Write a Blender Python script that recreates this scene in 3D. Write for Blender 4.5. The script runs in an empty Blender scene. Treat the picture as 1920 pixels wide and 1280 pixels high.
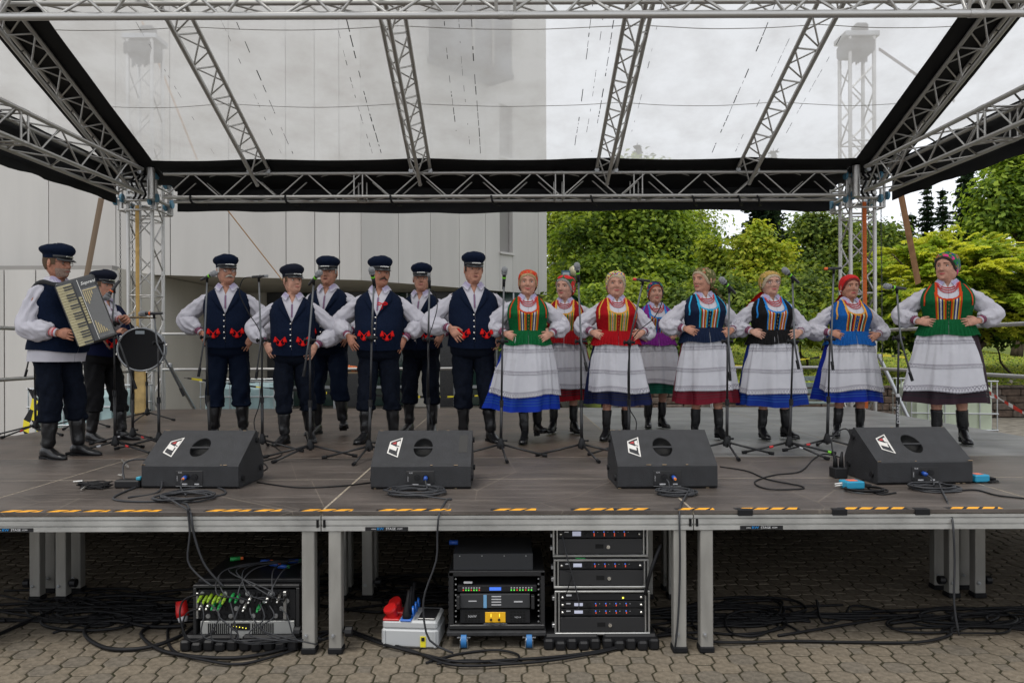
import bpy, bmesh, math, random
import numpy as np
from mathutils import Vector, Matrix, noise
R = math.radians
PI = math.pi
rnd = random.Random(7)
SC = bpy.context.scene
COL = SC.collection

# ---------------------------------------------------------------- camera
F = 1440.0; HC = 1.645; ST = 0.768; HZ = 651.0; VX = 950.0; ROLL = R(0.2)
cam_d = bpy.data.cameras.new('camera'); cam = bpy.data.objects.new('camera', cam_d); COL.objects.link(cam)
cam_d.sensor_width = 36.0; cam_d.lens = 27.0; cam_d.clip_end = 600; cam_d.clip_start = 0.05
cam_d.shift_x = (960 - VX) / 1920; cam_d.shift_y = (HZ - 640) / 1920
cam.location = (0, 0, HC); cam.rotation_euler = (PI/2, ROLL, 0)
SC.camera = cam
# ---------------------------------------------------------------- light
SUN_EL, SUN_AZ = R(66), R(215)      # azimuth measured from +Y clockwise: behind the camera
w = bpy.data.worlds.new('World'); SC.world = w; w.use_nodes = True
nt = w.node_tree; nt.nodes.clear()
wo = nt.nodes.new('ShaderNodeOutputWorld'); bg = nt.nodes.new('ShaderNodeBackground')
sky = nt.nodes.new('ShaderNodeTexSky'); sky.sky_type = 'NISHITA'; sky.sun_disc = False
sky.sun_elevation = SUN_EL; sky.sun_rotation = SUN_AZ
tc = nt.nodes.new('ShaderNodeTexCoord'); mp = nt.nodes.new('ShaderNodeMapping'); mp.inputs['Scale'].default_value = (1, 1, 2.5)
cn = nt.nodes.new('ShaderNodeTexNoise'); cn.inputs['Scale'].default_value = 2.2; cn.inputs['Detail'].default_value = 2
cr = nt.nodes.new('ShaderNodeValToRGB')
cr.color_ramp.elements[0].position = 0.3; cr.color_ramp.elements[0].color = (7.95, 8.13, 8.5, 1)
cr.color_ramp.elements[1].position = 0.7; cr.color_ramp.elements[1].color = (8.0, 8.2, 8.6, 1)
mx = nt.nodes.new('ShaderNodeMix'); mx.data_type = 'RGBA'; mx.inputs['Factor'].default_value = 0.9
L = nt.links.new
L(tc.outputs['Generated'], mp.inputs['Vector']); L(mp.outputs['Vector'], cn.inputs['Vector']); L(cn.outputs['Fac'], cr.inputs['Fac'])
L(sky.outputs['Color'], mx.inputs['A']); L(cr.outputs['Color'], mx.inputs['B']); L(mx.outputs['Result'], bg.inputs['Color'])
bg.inputs['Strength'].default_value = 0.10; L(bg.outputs['Background'], wo.inputs['Surface'])
sd = bpy.data.lights.new('sun', 'SUN'); sd.energy = 1.3; sd.angle = R(20); sd.color = (1.0, 0.96, 0.9)
so = bpy.data.objects.new('sun', sd); COL.objects.link(so)
sdir = Vector((math.sin(SUN_AZ)*math.cos(SUN_EL), math.cos(SUN_AZ)*math.cos(SUN_EL), math.sin(SUN_EL)))
so.rotation_euler = sdir.to_track_quat('Z', 'Y').to_euler(); so.location = (0, -5, 20)
SC.view_settings.view_transform = 'Standard'; SC.view_settings.look = 'None'
SC.view_settings.exposure = 0.62; SC.view_settings.gamma = 1.0
SC.cycles.max_bounces = 8; SC.cycles.transparent_max_bounces = 24; SC.cycles.use_denoising = True

# ---------------------------------------------------------------- helpers
def at(px, py, Y):
    """world point seen at photo pixel (1920x1280) at depth Y"""
    dx, dy = px - 960, py - 640
    c, s = math.cos(ROLL), math.sin(ROLL)
    qx, qy = dx*c - dy*s, dx*s + dy*c
    return Vector(((qx + 960 - VX)*Y/F, Y, HC - (qy + 640 - HZ)*Y/F))
def floorY(py, h=ST): return F*(HC - h)/(py - HZ)

MATS = {}
def mat(name, col=(.5,.5,.5), rough=.6, metal=0., var=0., vscale=8., bump=0., bscale=60., col2=None, spec=None,
        emit=None, coat=0., wave=None, sheen=0., stretch=None, detail=4):
    if name in MATS: return MATS[name]
    m = bpy.data.materials.new(name); m.use_nodes = True; n = m.node_tree.nodes; l = m.node_tree.links.new
    b = n['Principled BSDF']; b.inputs['Base Color'].default_value = (*col, 1)
    b.inputs['Roughness'].default_value = rough; b.inputs['Metallic'].default_value = metal
    b.inputs['Specular IOR Level'].default_value = spec if spec is not None else (.10 if rough > .7 else .25 if rough > .5 else .5); b.inputs['Coat Weight'].default_value = coat
    b.inputs['Sheen Weight'].default_value = sheen
    t = n.new('ShaderNodeTexCoord'); vec = t.outputs['Object']
    if stretch:
        q = n.new('ShaderNodeMapping'); q.inputs['Scale'].default_value = stretch; l(vec, q.inputs['Vector']); vec = q.outputs['Vector']
    if var > 0 or col2:
        c2 = col2 or tuple(max(0, c*(1-var)) for c in col)
        c1 = col if col2 else tuple(min(1, c*(1+var)) for c in col)
        x = n.new('ShaderNodeTexNoise'); x.inputs['Scale'].default_value = vscale; x.inputs['Detail'].default_value = detail
        r = n.new('ShaderNodeValToRGB'); r.color_ramp.elements[0].position = .35; r.color_ramp.elements[1].position = .65
        r.color_ramp.elements[0].color = (*c2, 1); r.color_ramp.elements[1].color = (*c1, 1)
        l(vec, x.inputs['Vector']); l(x.outputs['Fac'], r.inputs['Fac']); l(r.outputs['Color'], b.inputs['Base Color'])
    if bump > 0:
        x = n.new('ShaderNodeTexNoise'); x.inputs['Scale'].default_value = bscale; x.inputs['Detail'].default_value = 3
        u = n.new('ShaderNodeBump'); u.inputs['Strength'].default_value = bump; u.inputs['Distance'].default_value = .01
        l(vec, x.inputs['Vector']); l(x.outputs['Fac'], u.inputs['Height']); l(u.outputs['Normal'], b.inputs['Normal'])
    if emit:
        b.inputs['Emission Color'].default_value = (*emit[0], 1); b.inputs['Emission Strength'].default_value = emit[1]
    MATS[name] = m
    return m

def wpos(o):
    v = Vector((0,0,0))
    while o is not None: v = v + o.location; o = o.parent
    return v
def tag(o, label=None, cat=None, group=None, kind=None):
    if label: o['label'] = label
    if cat: o['category'] = cat
    if group: o['group'] = group
    if kind: o['kind'] = kind
    return o
def thing(name, loc, label, cat, group=None, rz=0., sc=1.):
    o = bpy.data.objects.new(name, None); COL.objects.link(o); o.location = loc; o.rotation_euler = (0, 0, rz)
    o.scale = (sc, sc, sc); o.empty_display_size = .1
    return tag(o, label, cat, group)

class MB:
    def __init__(s): s.v = []; s.f = []; s.m = []; s.uv = {}
    def add(s, vs, fs, mi=0, uvs=None):
        b = len(s.v); s.v.extend([tuple(p) for p in vs])
        for k, f in enumerate(fs):
            if uvs is not None: s.uv[len(s.f)] = [uvs[i] for i in f]
            s.f.append(tuple(i + b for i in f)); s.m.append(mi if isinstance(mi, int) else mi[k])
        return s
    def box(s, c, d, mi=0, rot=None, bev=0.):
        x, y, z = d[0]/2, d[1]/2, d[2]/2
        if bev > 0:
            e = min(bev, x*.45, y*.45, z*.45); P = []
            # chamfered box: 24 verts
            for sx in (-1,1):
                for sy in (-1,1):
                    for sz in (-1,1):
                        P += [(sx*x, sy*(y-e), sz*(z-e)), (sx*(x-e), sy*y, sz*(z-e)), (sx*(x-e), sy*(y-e), sz*z)]
            bm = bmesh.new(); [bm.verts.new(p) for p in P]
            bmesh.ops.convex_hull(bm, input=bm.verts[:]); bmesh.ops.dissolve_limit(bm, angle_limit=.01, verts=bm.verts[:], edges=bm.edges[:])
            bm.verts.index_update(); P = [v.co.copy() for v in bm.verts]; fs = [[v.index for v in f.verts] for f in bm.faces]; bm.free()
        else:
            P = [Vector((sx*x, sy*y, sz*z)) for sx in (-1,1) for sy in (-1,1) for sz in (-1,1)]
            fs = [(0,1,3,2),(4,6,7,5),(0,4,5,1),(2,3,7,6),(0,2,6,4),(1,5,7,3)]
        c = Vector(c)
        if rot is not None: P = [rot @ Vector(p) for p in P]
        return s.add([Vector(p) + c for p in P], fs, mi)
    def bb(s, a, b, mi=0, bev=0.):
        return s.box([(a[i]+b[i])/2 for i in range(3)], [abs(b[i]-a[i]) for i in range(3)], mi, None, bev)
    def grid(s, P, mi=0, cu=False, cv=False, uvs=None):
        nu, nv = len(P), len(P[0]); vs = [p for row in P for p in row]; fs = []; ms = []
        for i in range(nu if cu else nu-1):
            for j in range(nv if cv else nv-1):
                i2, j2 = (i+1) % nu, (j+1) % nv
                fs.append((i*nv+j, i*nv+j2, i2*nv+j2, i2*nv+j))
                ms.append(mi(i, j) if callable(mi) else mi)
        u = None if uvs is None else [q for row in uvs for q in row]
        return s.add(vs, fs, ms, u)
    def tube(s, pts, r, n=8, mi=0, caps=True, flat=1., up=None, closed=False):
        pts = [Vector(p) for p in pts]; k = len(pts); rr = r if isinstance(r, (list, tuple)) else [r]*k
        rings = []; prev = None
        for i in range(k):
            if closed: t = pts[(i+1) % k] - pts[i-1]
            else: t = pts[min(i+1, k-1)] - pts[max(i-1, 0)]
            if t.length < 1e-9: t = Vector((0,0,1))
            t.normalize()
            if prev is None:
                a = Vector(up) if up else (Vector((0,0,1)) if abs(t.z) < .9 else Vector((1,0,0)))
                x = t.cross(a).normalized()
            else:
                x = prev - t*prev.dot(t)
                x = x.normalized() if x.length > 1e-6 else t.orthogonal().normalized()
            y = t.cross(x); prev = x; q = rr[i]
            rings.append([pts[i] + (x*math.cos(2*PI*j/n)*q + y*math.sin(2*PI*j/n)*q*flat) for j in range(n)])
        b = len(s.v); s.grid(rings, mi, cu=closed, cv=True)
        if caps and not closed:
            s.f.append(tuple(b+j for j in range(n))[::-1]); s.m.append(mi)
            s.f.append(tuple(b+(k-1)*n+j for j in range(n))); s.m.append(mi)
        return s
    def ell(s, c, r, n=12, m=8, mi=0, rot=None):
        P = []
        for i in range(m+1):
            a = PI*i/m
            row = []
            for j in range(n):
                p = Vector((r[0]*math.sin(a)*math.cos(2*PI*j/n), r[1]*math.sin(a)*math.sin(2*PI*j/n), r[2]*math.cos(a)))
                row.append((rot @ p if rot is not None else p) + Vector(c))
            P.append(row)
        return s.grid(P, mi, cv=True)
    def prism(s, poly, mi, fn, t0, t1):
        """poly: 2D outline; fn(u,v,t)->point; extruded from t0 to t1"""
        n = len(poly); vs = [fn(u, v, t0) for u, v in poly] + [fn(u, v, t1) for u, v in poly]
        fs = [tuple(range(n))[::-1], tuple(range(n, 2*n))] + [(i, (i+1) % n, n+(i+1) % n, n+i) for i in range(n)]
        return s.add(vs, fs, mi)
    def build(s, name, mats, parent=None, smooth=False, world=True, angle=None):
        me = bpy.data.meshes.new(name)
        off = wpos(parent) if (parent is not None and world) else Vector((0,0,0))
        me.from_pydata([(p[0]-off.x, p[1]-off.y, p[2]-off.z) for p in s.v], [], s.f)
        if not isinstance(mats, (list, tuple)): mats = [mats]
        for m in mats: me.materials.append(m)
        if len(mats) > 1: me.polygons.foreach_set('material_index', s.m)
        if smooth: me.polygons.foreach_set('use_smooth', [True]*len(me.polygons))
        if s.uv:
            ul = me.uv_layers.new(name='UVMap')
            for fi, q in s.uv.items():
                for k, li in enumerate(me.polygons[fi].loop_indices): ul.data[li].uv = q[k]
        me.update()
        if angle: me.set_sharp_from_angle(angle=angle)
        o = bpy.data.objects.new(name, me); COL.objects.link(o)
        if parent is not None: o.parent = parent
        return o

def catmull(pts, n=6):
    P = [Vector(p) for p in pts]; out = []
    for i in range(len(P)-1):
        a = P[max(i-1, 0)]; b = P[i]; c = P[i+1]; d = P[min(i+2, len(P)-1)]
        for k in range(n):
            t = k/n
            out.append(.5*((2*b) + (c-a)*t + (2*a-5*b+4*c-d)*t*t + (3*b-a-3*c+d)*t**3))
    out.append(P[-1]); return out
def lerp_tab(tab, z):
    if z <= tab[0][0]: return tab[0][1:]
    for a, b in zip(tab, tab[1:]):
        if z <= b[0]:
            t = (z-a[0])/(b[0]-a[0]); t2 = t
            return tuple(a[i]*(1-t2)+b[i]*t2 for i in range(1, len(a)))
    return tab[-1][1:]

_shared = {}
def unit_tube(n=10):
    k = ('t', n)
    if k not in _shared:
        b = MB(); b.tube([(0,0,0),(0,0,1)], 1, n); me = b.build('tmp_tube', [MATS['alu']]).data
        o = bpy.data.objects['tmp_tube']; bpy.data.objects.remove(o)
        for p in me.polygons: p.use_smooth = len(p.vertices) == 4
        _shared[k] = me
    return _shared[k]
def rod(name, a, b, r, parent, m=None, n=10):
    """one tube object sharing a unit mesh (world coordinates; parent unrotated)"""
    a = Vector(a); b = Vector(b); me = unit_tube(n)
    if m is not None:
        k = (n, m.name)
        if k not in _shared: c = me.copy(); c.materials[0] = m; _shared[k] = c
        me = _shared[k]
    o = bpy.data.objects.new(name, me); COL.objects.link(o)
    off = wpos(parent) if parent is not None else Vector((0,0,0))
    d = b - a
    o.location = a - off; o.rotation_mode = 'QUATERNION'; o.rotation_quaternion = d.to_track_quat('Z', 'Y')
    o.scale = (r, r, d.length); o.parent = parent
    return o
def text(s, size, mtl, parent, M, name='lettering', ext=.0006, world=True, align='CENTER', squash=1.):
    """built-in font text, turned into a mesh; M maps text plane (x right, y up) to the world"""
    cu = bpy.data.curves.new('txt', 'FONT'); cu.body = s; cu.size = size; cu.extrude = ext; cu.align_x = align; cu.align_y = 'CENTER'
    cu.resolution_u = 2
    t = bpy.data.objects.new('txt', cu); COL.objects.link(t); dg = bpy.context.evaluated_depsgraph_get(); dg.update()
    me = bpy.data.meshes.new_from_object(t.evaluated_get(dg)); bpy.data.objects.remove(t)
    me.name = name; me.materials.clear(); me.materials.append(mtl)
    off = wpos(parent) if (parent is not None and world) else Vector((0,0,0))
    me.transform(Matrix.Translation(-off) @ M @ Matrix.Diagonal((squash, 1, 1, 1)))
    o = bpy.data.objects.new(name, me); COL.objects.link(o); o.parent = parent
    return o

# ---------------------------------------------------------------- shared materials
mat('alu', (.47,.46,.44), .36, .75, var=.12, vscale=5, bump=.05, bscale=90)
mat('alu_dull', (.36,.355,.335), .48, .45, var=.22, vscale=4, bump=.12, bscale=50, stretch=(1,1,1))
mat('steel', (.42,.43,.44), .35, .8, var=.15)
mat('black_metal', (.012,.012,.013), .42, .3)
mat('black_plastic', (.008,.008,.009), .5, spec=.3)
mat('black_rubber', (.007,.007,.008), .62)
mat('cable', (.006,.006,.007), .55, bump=.05)
mat('cable_grey', (.030,.031,.034), .5, spec=.3)
# ================================================================ SETTING
# --- ground sheet and paving
m_joint = mat('sandy_joint', (.050,.042,.028), .95, var=.35, vscale=25, bump=.3, bscale=120, col2=(.028,.028,.015))
def pave_mat(name, base):
    m = mat(name, base, .88, var=.22, vscale=30, bump=.35, bscale=260)
    n = m.node_tree.nodes; l = m.node_tree.links.new; b = n['Principled BSDF']
    src = b.inputs['Base Color'].links[0].from_socket
    g = n.new('ShaderNodeNewGeometry'); oi = n.new('ShaderNodeTexNoise'); oi.inputs['Scale'].default_value = 1.3
    l(g.outputs['Position'], oi.inputs['Vector'])
    mm = n.new('ShaderNodeMix'); mm.data_type = 'RGBA'; mm.blend_type = 'MULTIPLY'; mm.inputs['Factor'].default_value = 1
    rr = n.new('ShaderNodeValToRGB'); rr.color_ramp.elements[0].color = (.62,.62,.6,1); rr.color_ramp.elements[1].color = (1.15,1.12,1.08,1)
    l(oi.outputs['Fac'], rr.inputs['Fac']); l(src, mm.inputs['A']); l(rr.outputs['Color'], mm.inputs['B'])
    # pale aggregate specks
    v = n.new('ShaderNodeTexVoronoi'); v.inputs['Scale'].default_value = 70; l(g.outputs['Position'], v.inputs['Vector'])
    q = n.new('ShaderNodeMath'); q.operation = 'LESS_THAN'; q.inputs[1].default_value = .13; l(v.outputs['Distance'], q.inputs[0])
    q2 = n.new('ShaderNodeMath'); q2.operation = 'MULTIPLY'; q2.inputs[1].default_value = .35; l(q.outputs[0], q2.inputs[0])
    m3 = n.new('ShaderNodeMix'); m3.data_type = 'RGBA'; l(q2.outputs[0], m3.inputs['Factor']); l(mm.outputs['Result'], m3.inputs['A'])
    m3.inputs['B'].default_value = (.42,.40,.34,1); l(m3.outputs['Result'], b.inputs['Base Color'])
    return m
m_pav = [pave_mat('paver_concrete', (.172,.147,.115)), pave_mat('paver_concrete_grey', (.156,.137,.112)), pave_mat('paver_concrete_warm', (.185,.157,.121))]
g = MB(); g.bb((-80,-8,-.3), (80, 120, -.030))
tag(g.build('ground', m_joint), kind='structure')
m_far = mat('far_paving', (.17,.155,.13), .9, var=.3, vscale=6, bump=.3)
PP = .219; HA = .0695 - .0042; HB = .04 - .0042
def oct_pts(c=0.): a, b = HA-c, HB-c*.5; return [(a,-b),(a,b),(b,a),(-b,a),(-a,b),(-a,-b),(-b,-a),(b,-a)]
def sq_pts(c=0.): a = HB-c; return [(a,-a),(a,a),(-a,a),(-a,-a)]
def paver_mb(mb, poly, x, y, dz=0., tilt=(0,0)):
    n = len(poly(0)); V = []
    for (c, z) in ((0,-.03),(0,-.0045),(.004,0.)):
        for (px, py) in poly(c): V.append((x+px, y+py, z+dz+px*tilt[0]+py*tilt[1]))
    fs = [tuple(range(2*n, 3*n))]
    for k in (0, n):
        for i in range(n): fs.append((k+i, k+(i+1) % n, k+n+(i+1) % n, k+n+i))
    mb.add(V, fs, 0)
pav = thing('paving', (0,0,0), None, None); pav['kind'] = 'structure'
base = MB(); base.bb((-9,3.0,-.028),(9,13.5,-.0055)); base.build('joint_bed', m_joint, pav)
tiles = []
for i in range(-42, 43):
    for j in range(14, 62):
        x0, y0 = i*PP + .03, j*PP
        tiles += [(0,x0,y0),(0,x0+PP/2,y0+PP/2),(1,x0+PP/2,y0),(1,x0,y0+PP/2)]
tiles = [t for t in tiles if 3.6 < t[2] < 13.3 and abs(t[1]) < 8.6]
def vis(t): return abs(t[1]) < t[2]*.70 and t[2] > 3.72
near = sorted([t for t in tiles if vis(t)], key=lambda t: t[2])[:298]
ns = set(near); proto = {}
for kind, poly in ((0, oct_pts), (1, sq_pts)):
    for mi in range(3):
        b = MB(); paver_mb(b, poly, 0, 0); o = b.build('paving_stone', m_pav[mi]); proto[kind, mi] = o.data; bpy.data.objects.remove(o)
for (k, x, y) in near:
    o = bpy.data.objects.new('paving_stone', proto[k, rnd.choice((0,0,1,2))]); COL.objects.link(o); o.parent = pav
    o.location = (x, y, rnd.uniform(-.003,.002)); o.rotation_euler = (rnd.uniform(-.012,.012), rnd.uniform(-.012,.012), rnd.uniform(-.02,.02))
b = MB()
for t in tiles:
    if t in ns: continue
    paver_mb(b, oct_pts if t[0] == 0 else sq_pts, t[1], t[2], rnd.uniform(-.003,.002), (rnd.uniform(-.012,.012), rnd.uniform(-.012,.012)))
tag(b.build('paving_stones', m_pav[0], pav), kind='stuff')
b = MB(); b.bb((-40,13.5,-.021),(40,60,-.004)); b.bb((-40,-6,-.021),(40,3.0,-.004)); b.bb((-40,3.0,-.021),(-9,13.5,-.004)); b.bb((9,3.0,-.021),(40,13.5,-.004))
tag(b.build('square', m_far), kind='structure')

# --- building
def conc(name, c):
    m = mat(name, c, .85, var=.045, vscale=1.2, bump=.15, bscale=35, stretch=(1.6,1.6,.22), detail=8)
    return m
m_con = [conc('pale_concrete', (.475,.458,.43)), conc('pale_concrete_two', (.49,.474,.446)), conc('pale_concrete_three', (.46,.443,.416))]
m_con_low = conc('beige_concrete', (.44,.415,.36))
m_gap = mat('dark_joint', (.25,.24,.225), .9)
m_gran = mat('dark_granite', (.030,.030,.031), .28, var=.3, vscale=30, spec=.6)
m_glass = mat('green_glass', (.020,.045,.038), .06, 0, spec=.9)
m_frame = mat('pale_frame', (.40,.42,.43), .4, .4)
bld = thing('concrete_building', (-6, 18, 0), 'pale concrete building whose curved upper storeys overhang the dark glass entrance behind the stage', 'building')
tab = [(-900,505),(206,510),(450,518),(677,524),(862,539),(1024,553)]
def facade(px):
    (yb,) = lerp_tab(tab, px); Y = F*(3.2-HC)/(HZ-yb); return Vector(((px-VX)*Y/F, Y, 0))
joints = [-760,-560,-380,-220,-60,92,218,320,430,537,591,637,678,748,808,862,911,962,1010,1026]
zb, ztop = 3.2, 26.0
def panel(mb, a, b, z0, z1, th=.14, inset=.007, back=0.):
    d = (b-a).normalized(); nrm = Vector((d.y, -d.x, 0))
    a2 = a + d*inset; b2 = b - d*inset
    P = [a2 - nrm*back, b2 - nrm*back, b2 - nrm*(back+th), a2 - nrm*(back+th)]
    vs = [(p.x, p.y, z0) for p in P] + [(p.x, p.y, z1) for p in P]
    mb.add(vs, [(0,3,2,1),(4,5,6,7),(0,1,5,4),(1,2,6,5),(2,3,7,6),(3,0,4,7)])
k = 0
for i, (p0, p1) in enumerate(zip(joints, joints[1:])):
    a, b_ = facade(p0), facade(p1)
    if p0 == 911:      # panel with slit windows
        segs = [(zb, 4.25), (5.75, 6.9), (8.4, 9.2), (10.9, ztop)]
        # narrower slit: build side pieces
        t = .52; mid = a + (b_-a)*t
        q = MB(); panel(q, a, mid, zb, ztop); q.build('facade_panel', m_con[0], bld)
        for (z0, z1) in segs:
            q = MB(); panel(q, mid, b_, z0, z1, inset=.004); q.build('facade_panel', m_con[0], bld)
        for (z0, z1) in ((4.25,5.75),(6.9,8.4),(9.2,10.9)):
            q = MB(); panel(q, mid, b_, z0, z1, th=.02, back=.16, inset=.03); wn = q.build('window', mat('dim_window', (.035,.038,.042), .15), bld)
            q = MB(); panel(q, mid + (b_-mid)*-.05, b_ + (b_-mid)*.05, z0-.02, z0+.04, th=.26, back=-.06, inset=0); q.build('sill', m_con[1], wn)
            q = MB(); panel(q, mid, mid+(b_-mid)*.16, z0+.04, z1, th=.05, back=.08, inset=0); q.build('frame', m_gap, wn)
        continue
    q = MB(); z = zb
    for z1 in (10.2, 17.5, ztop): panel(q, a, b_, z + (.012 if z > zb else 0), z1, th=.14); z = z1
    q.build('facade_panel', m_con[(i*7) % 3], bld)
q = MB()
core = [facade(p) for p in joints]
for a, b_ in zip(core, core[1:]): panel(q, a, b_, zb+.02, ztop-.05, th=.4, inset=-.02, back=.135)
for a, b_ in zip(core[-1:], [core[-1] + Vector((-.6, 6, 0))]): panel(q, a, b_, zb, ztop, th=.4, inset=0, back=.03)
q.build('wall_core', m_gap, bld)
# soffit
q = MB(); n_ = len(core)
backp = [Vector((c.x*1.28-.2, 27 if c.x > -3 else 24, 0)) for c in core]
vs = [(c.x, c.y+.03, zb+.012) for c in core] + [(c.x, c.y, zb+.012) for c in backp] + [(c.x, c.y+.03, zb+.4) for c in core] + [(c.x, c.y, zb+.4) for c in backp]
fs = []
for i in range(n_-1): fs += [(i, i+1, n_+i+1, n_+i), (2*n_+i, 3*n_+i, 3*n_+i+1, 2*n_+i+1)]
q.add(vs, fs); q.build('soffit', m_con_low, bld)
# projecting window box high on the facade
a, b_ = facade(806), facade(918); q = MB(); panel(q, a, b_, 8.9, 12.5, th=.9, inset=0, back=-.8)
bx = q.build('bay_window', mat('bay_dark', (.015,.02,.03), .3), bld)
q = MB(); panel(q, a, b_, 8.75, 8.9, th=1.0, inset=-.06, back=-.85); q.build('sill', mat('bay_sill', (.04,.04,.045), .6), bx)
for t in (.33, .66):
    q = MB(); c = a + (b_-a)*t; panel(q, c, c + (b_-a)*.025, 8.9, 12.5, th=.04, inset=0, back=-.84); q.build('mullion', m_gap, bx)
# lower left block + return wall
A0 = Vector((-20, 14.3, 0)); A1 = at(209, 500, 14.6); A1.z = 0; A2 = Vector((-7.35, 21.2, 0))
xs = [-20, -16.5, -13, -11, -9.55, -8.95, A1.x]
for x0, x1 in zip(xs, xs[1:]):
    q = MB(); panel(q, Vector((x0, 14.6, 0)), Vector((x1, 14.6, 0)), 0, zb-.05, th=.3, inset=.012); q.build('lower_wall_panel', m_con[rnd.randrange(3)], bld)
q = MB(); q.bb((-20,14.72,0),(A1.x-.05,15.0,3.24)); q.build('lower_wall_core', m_gap, bld)
for t0, t1 in ((0,.3),(.3,.62),(.62,1)):
    q = MB(); a = A1 + (A2-A1)*t0; b_ = A1 + (A2-A1)*t1
    if t0 == 0: a = a + Vector((0,.31,0))
    panel(q, a, b_, 0, zb, th=.3, inset=.006); q.build('return_wall_panel', m_con_low, bld)
BY = 21.6
def X(px, Y): return (px-VX)*Y/F
def seg(name, p0, p1, z0, z1, m, dy=0., th=.3, par=None):
    q = MB(); q.bb((X(p0,BY), BY+dy, z0), (X(p1,BY), BY+dy+th, z1)); return q.build(name, m, par or bld)
seg('back_wall_panel', 380, 503, 0, zb, m_con_low, dy=-.05)
seg('granite_pier', 503, 546, 0, zb, m_gran, dy=-.1)
seg('granite_pier', 640, 690, 0, zb, m_gran, dy=-.1)
seg('back_wall_panel', 762, 808, 0, 1.9, m_con_low, dy=-.2)
seg('granite_pier', 812, 850, 0, zb, m_gran, dy=-.15)
seg('granite_pier', 905, 930, 0, zb, m_gran, dy=-.1)
for (p0, p1) in ((546,592),(592,640),(690,726),(726,762),(762,812),(850,905),(930,962),(962,996)):
    wn = seg('glass_panel', p0, p1, .02, zb-.02, m_glass, dy=.1, th=.03)
    seg('frame', p0, p0+2.6, .02, zb-.02, m_frame, dy=.02, th=.08, par=wn)
    seg('transom', p0+2.7, p1-.1, .50, .58, m_frame, dy=.03, th=.07, par=wn)
seg('frame_post', 993, 997, 0, zb, m_frame, dy=0, th=.1)
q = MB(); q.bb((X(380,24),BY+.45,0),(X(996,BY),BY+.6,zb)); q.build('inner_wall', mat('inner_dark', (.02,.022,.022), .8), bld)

# --- terrain: raised lawn behind a low stone wall
m_grass = mat('lawn', (.20,.25,.045), .95, var=.3, vscale=3, col2=(.16,.19,.045), bump=.4, bscale=40)
def lawn_z(x, y): return .70 + max(0, y-17.9)*.095 + .12*noise.noise(Vector((x*.3, y*.3, 0)))*min(1, (y-17.9)/2)
q = MB(); P = []
for i in range(61):
    row = []
    for j in range(40):
        x = 2.2 + i*1.1; y = 17.92 + j*1.25; row.append((x, y, lawn_z(x, y)))
    P.append(row)
q.grid(P)
for (i0, rng) in ((0, range(39)),):
    for j in rng: a, c = P[0][j], P[0][j+1]; q.add([a, c, (c[0],c[1],-.1), (a[0],a[1],-.1)], [(0,1,2,3)])
tag(q.build('lawn_terrain', m_grass, None, smooth=True), kind='structure')
# grass blades
def leaf_cloud(name, P, Nrm, size, mats, parent=None, mi=None, asp=1.6, curl=.25, kind=None):
    """many small bent leaf faces at points P (n,3) oriented by Nrm (n,3)"""
    n = len(P); rs = np.random.RandomState(len(P) % 9973 + 3)
    Nrm = Nrm/np.maximum(1e-6, np.linalg.norm(Nrm, axis=1))[:, None]
    t = rs.normal(size=(n,3)); t -= (t*Nrm).sum(1)[:,None]*Nrm; t /= np.maximum(1e-6, np.linalg.norm(t, axis=1))[:,None]
    bt = np.cross(Nrm, t); s = (size*rs.uniform(.6,1.35,n))[:,None] if np.isscalar(size) else size[:,None]
    a = P - t*s*asp*.5; c = P + t*s*asp*.5 - Nrm*s*curl
    b1 = P + bt*s*.5 + Nrm*s*.1; b2 = P - bt*s*.5 + Nrm*s*.1
    V = np.stack([a, b1, c, b2], 1).reshape(-1, 3)
    off = wpos(parent) if parent is not None else Vector((0,0,0)); V = V - np.array(off)
    me = bpy.data.meshes.new(name); me.vertices.add(4*n); me.vertices.foreach_set('co', V.astype(np.float32).ravel())
    me.loops.add(4*n); me.loops.foreach_set('vertex_index', np.arange(4*n, dtype=np.int32))
    me.polygons.add(n); me.polygons.foreach_set('loop_start', np.arange(0, 4*n, 4, dtype=np.int32)); me.polygons.foreach_set('loop_total', np.full(n, 4, dtype=np.int32))
    for m in mats: me.materials.append(m)
    if len(mats) > 1:
        me.polygons.foreach_set('material_index', (mi if mi is not None else rs.randint(0, len(mats), n)).astype(np.int32))
    me.update(); me.validate()
    o = bpy.data.objects.new(name, me); COL.objects.link(o); o.parent = parent
    if kind: o['kind'] = kind
    return o
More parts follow.
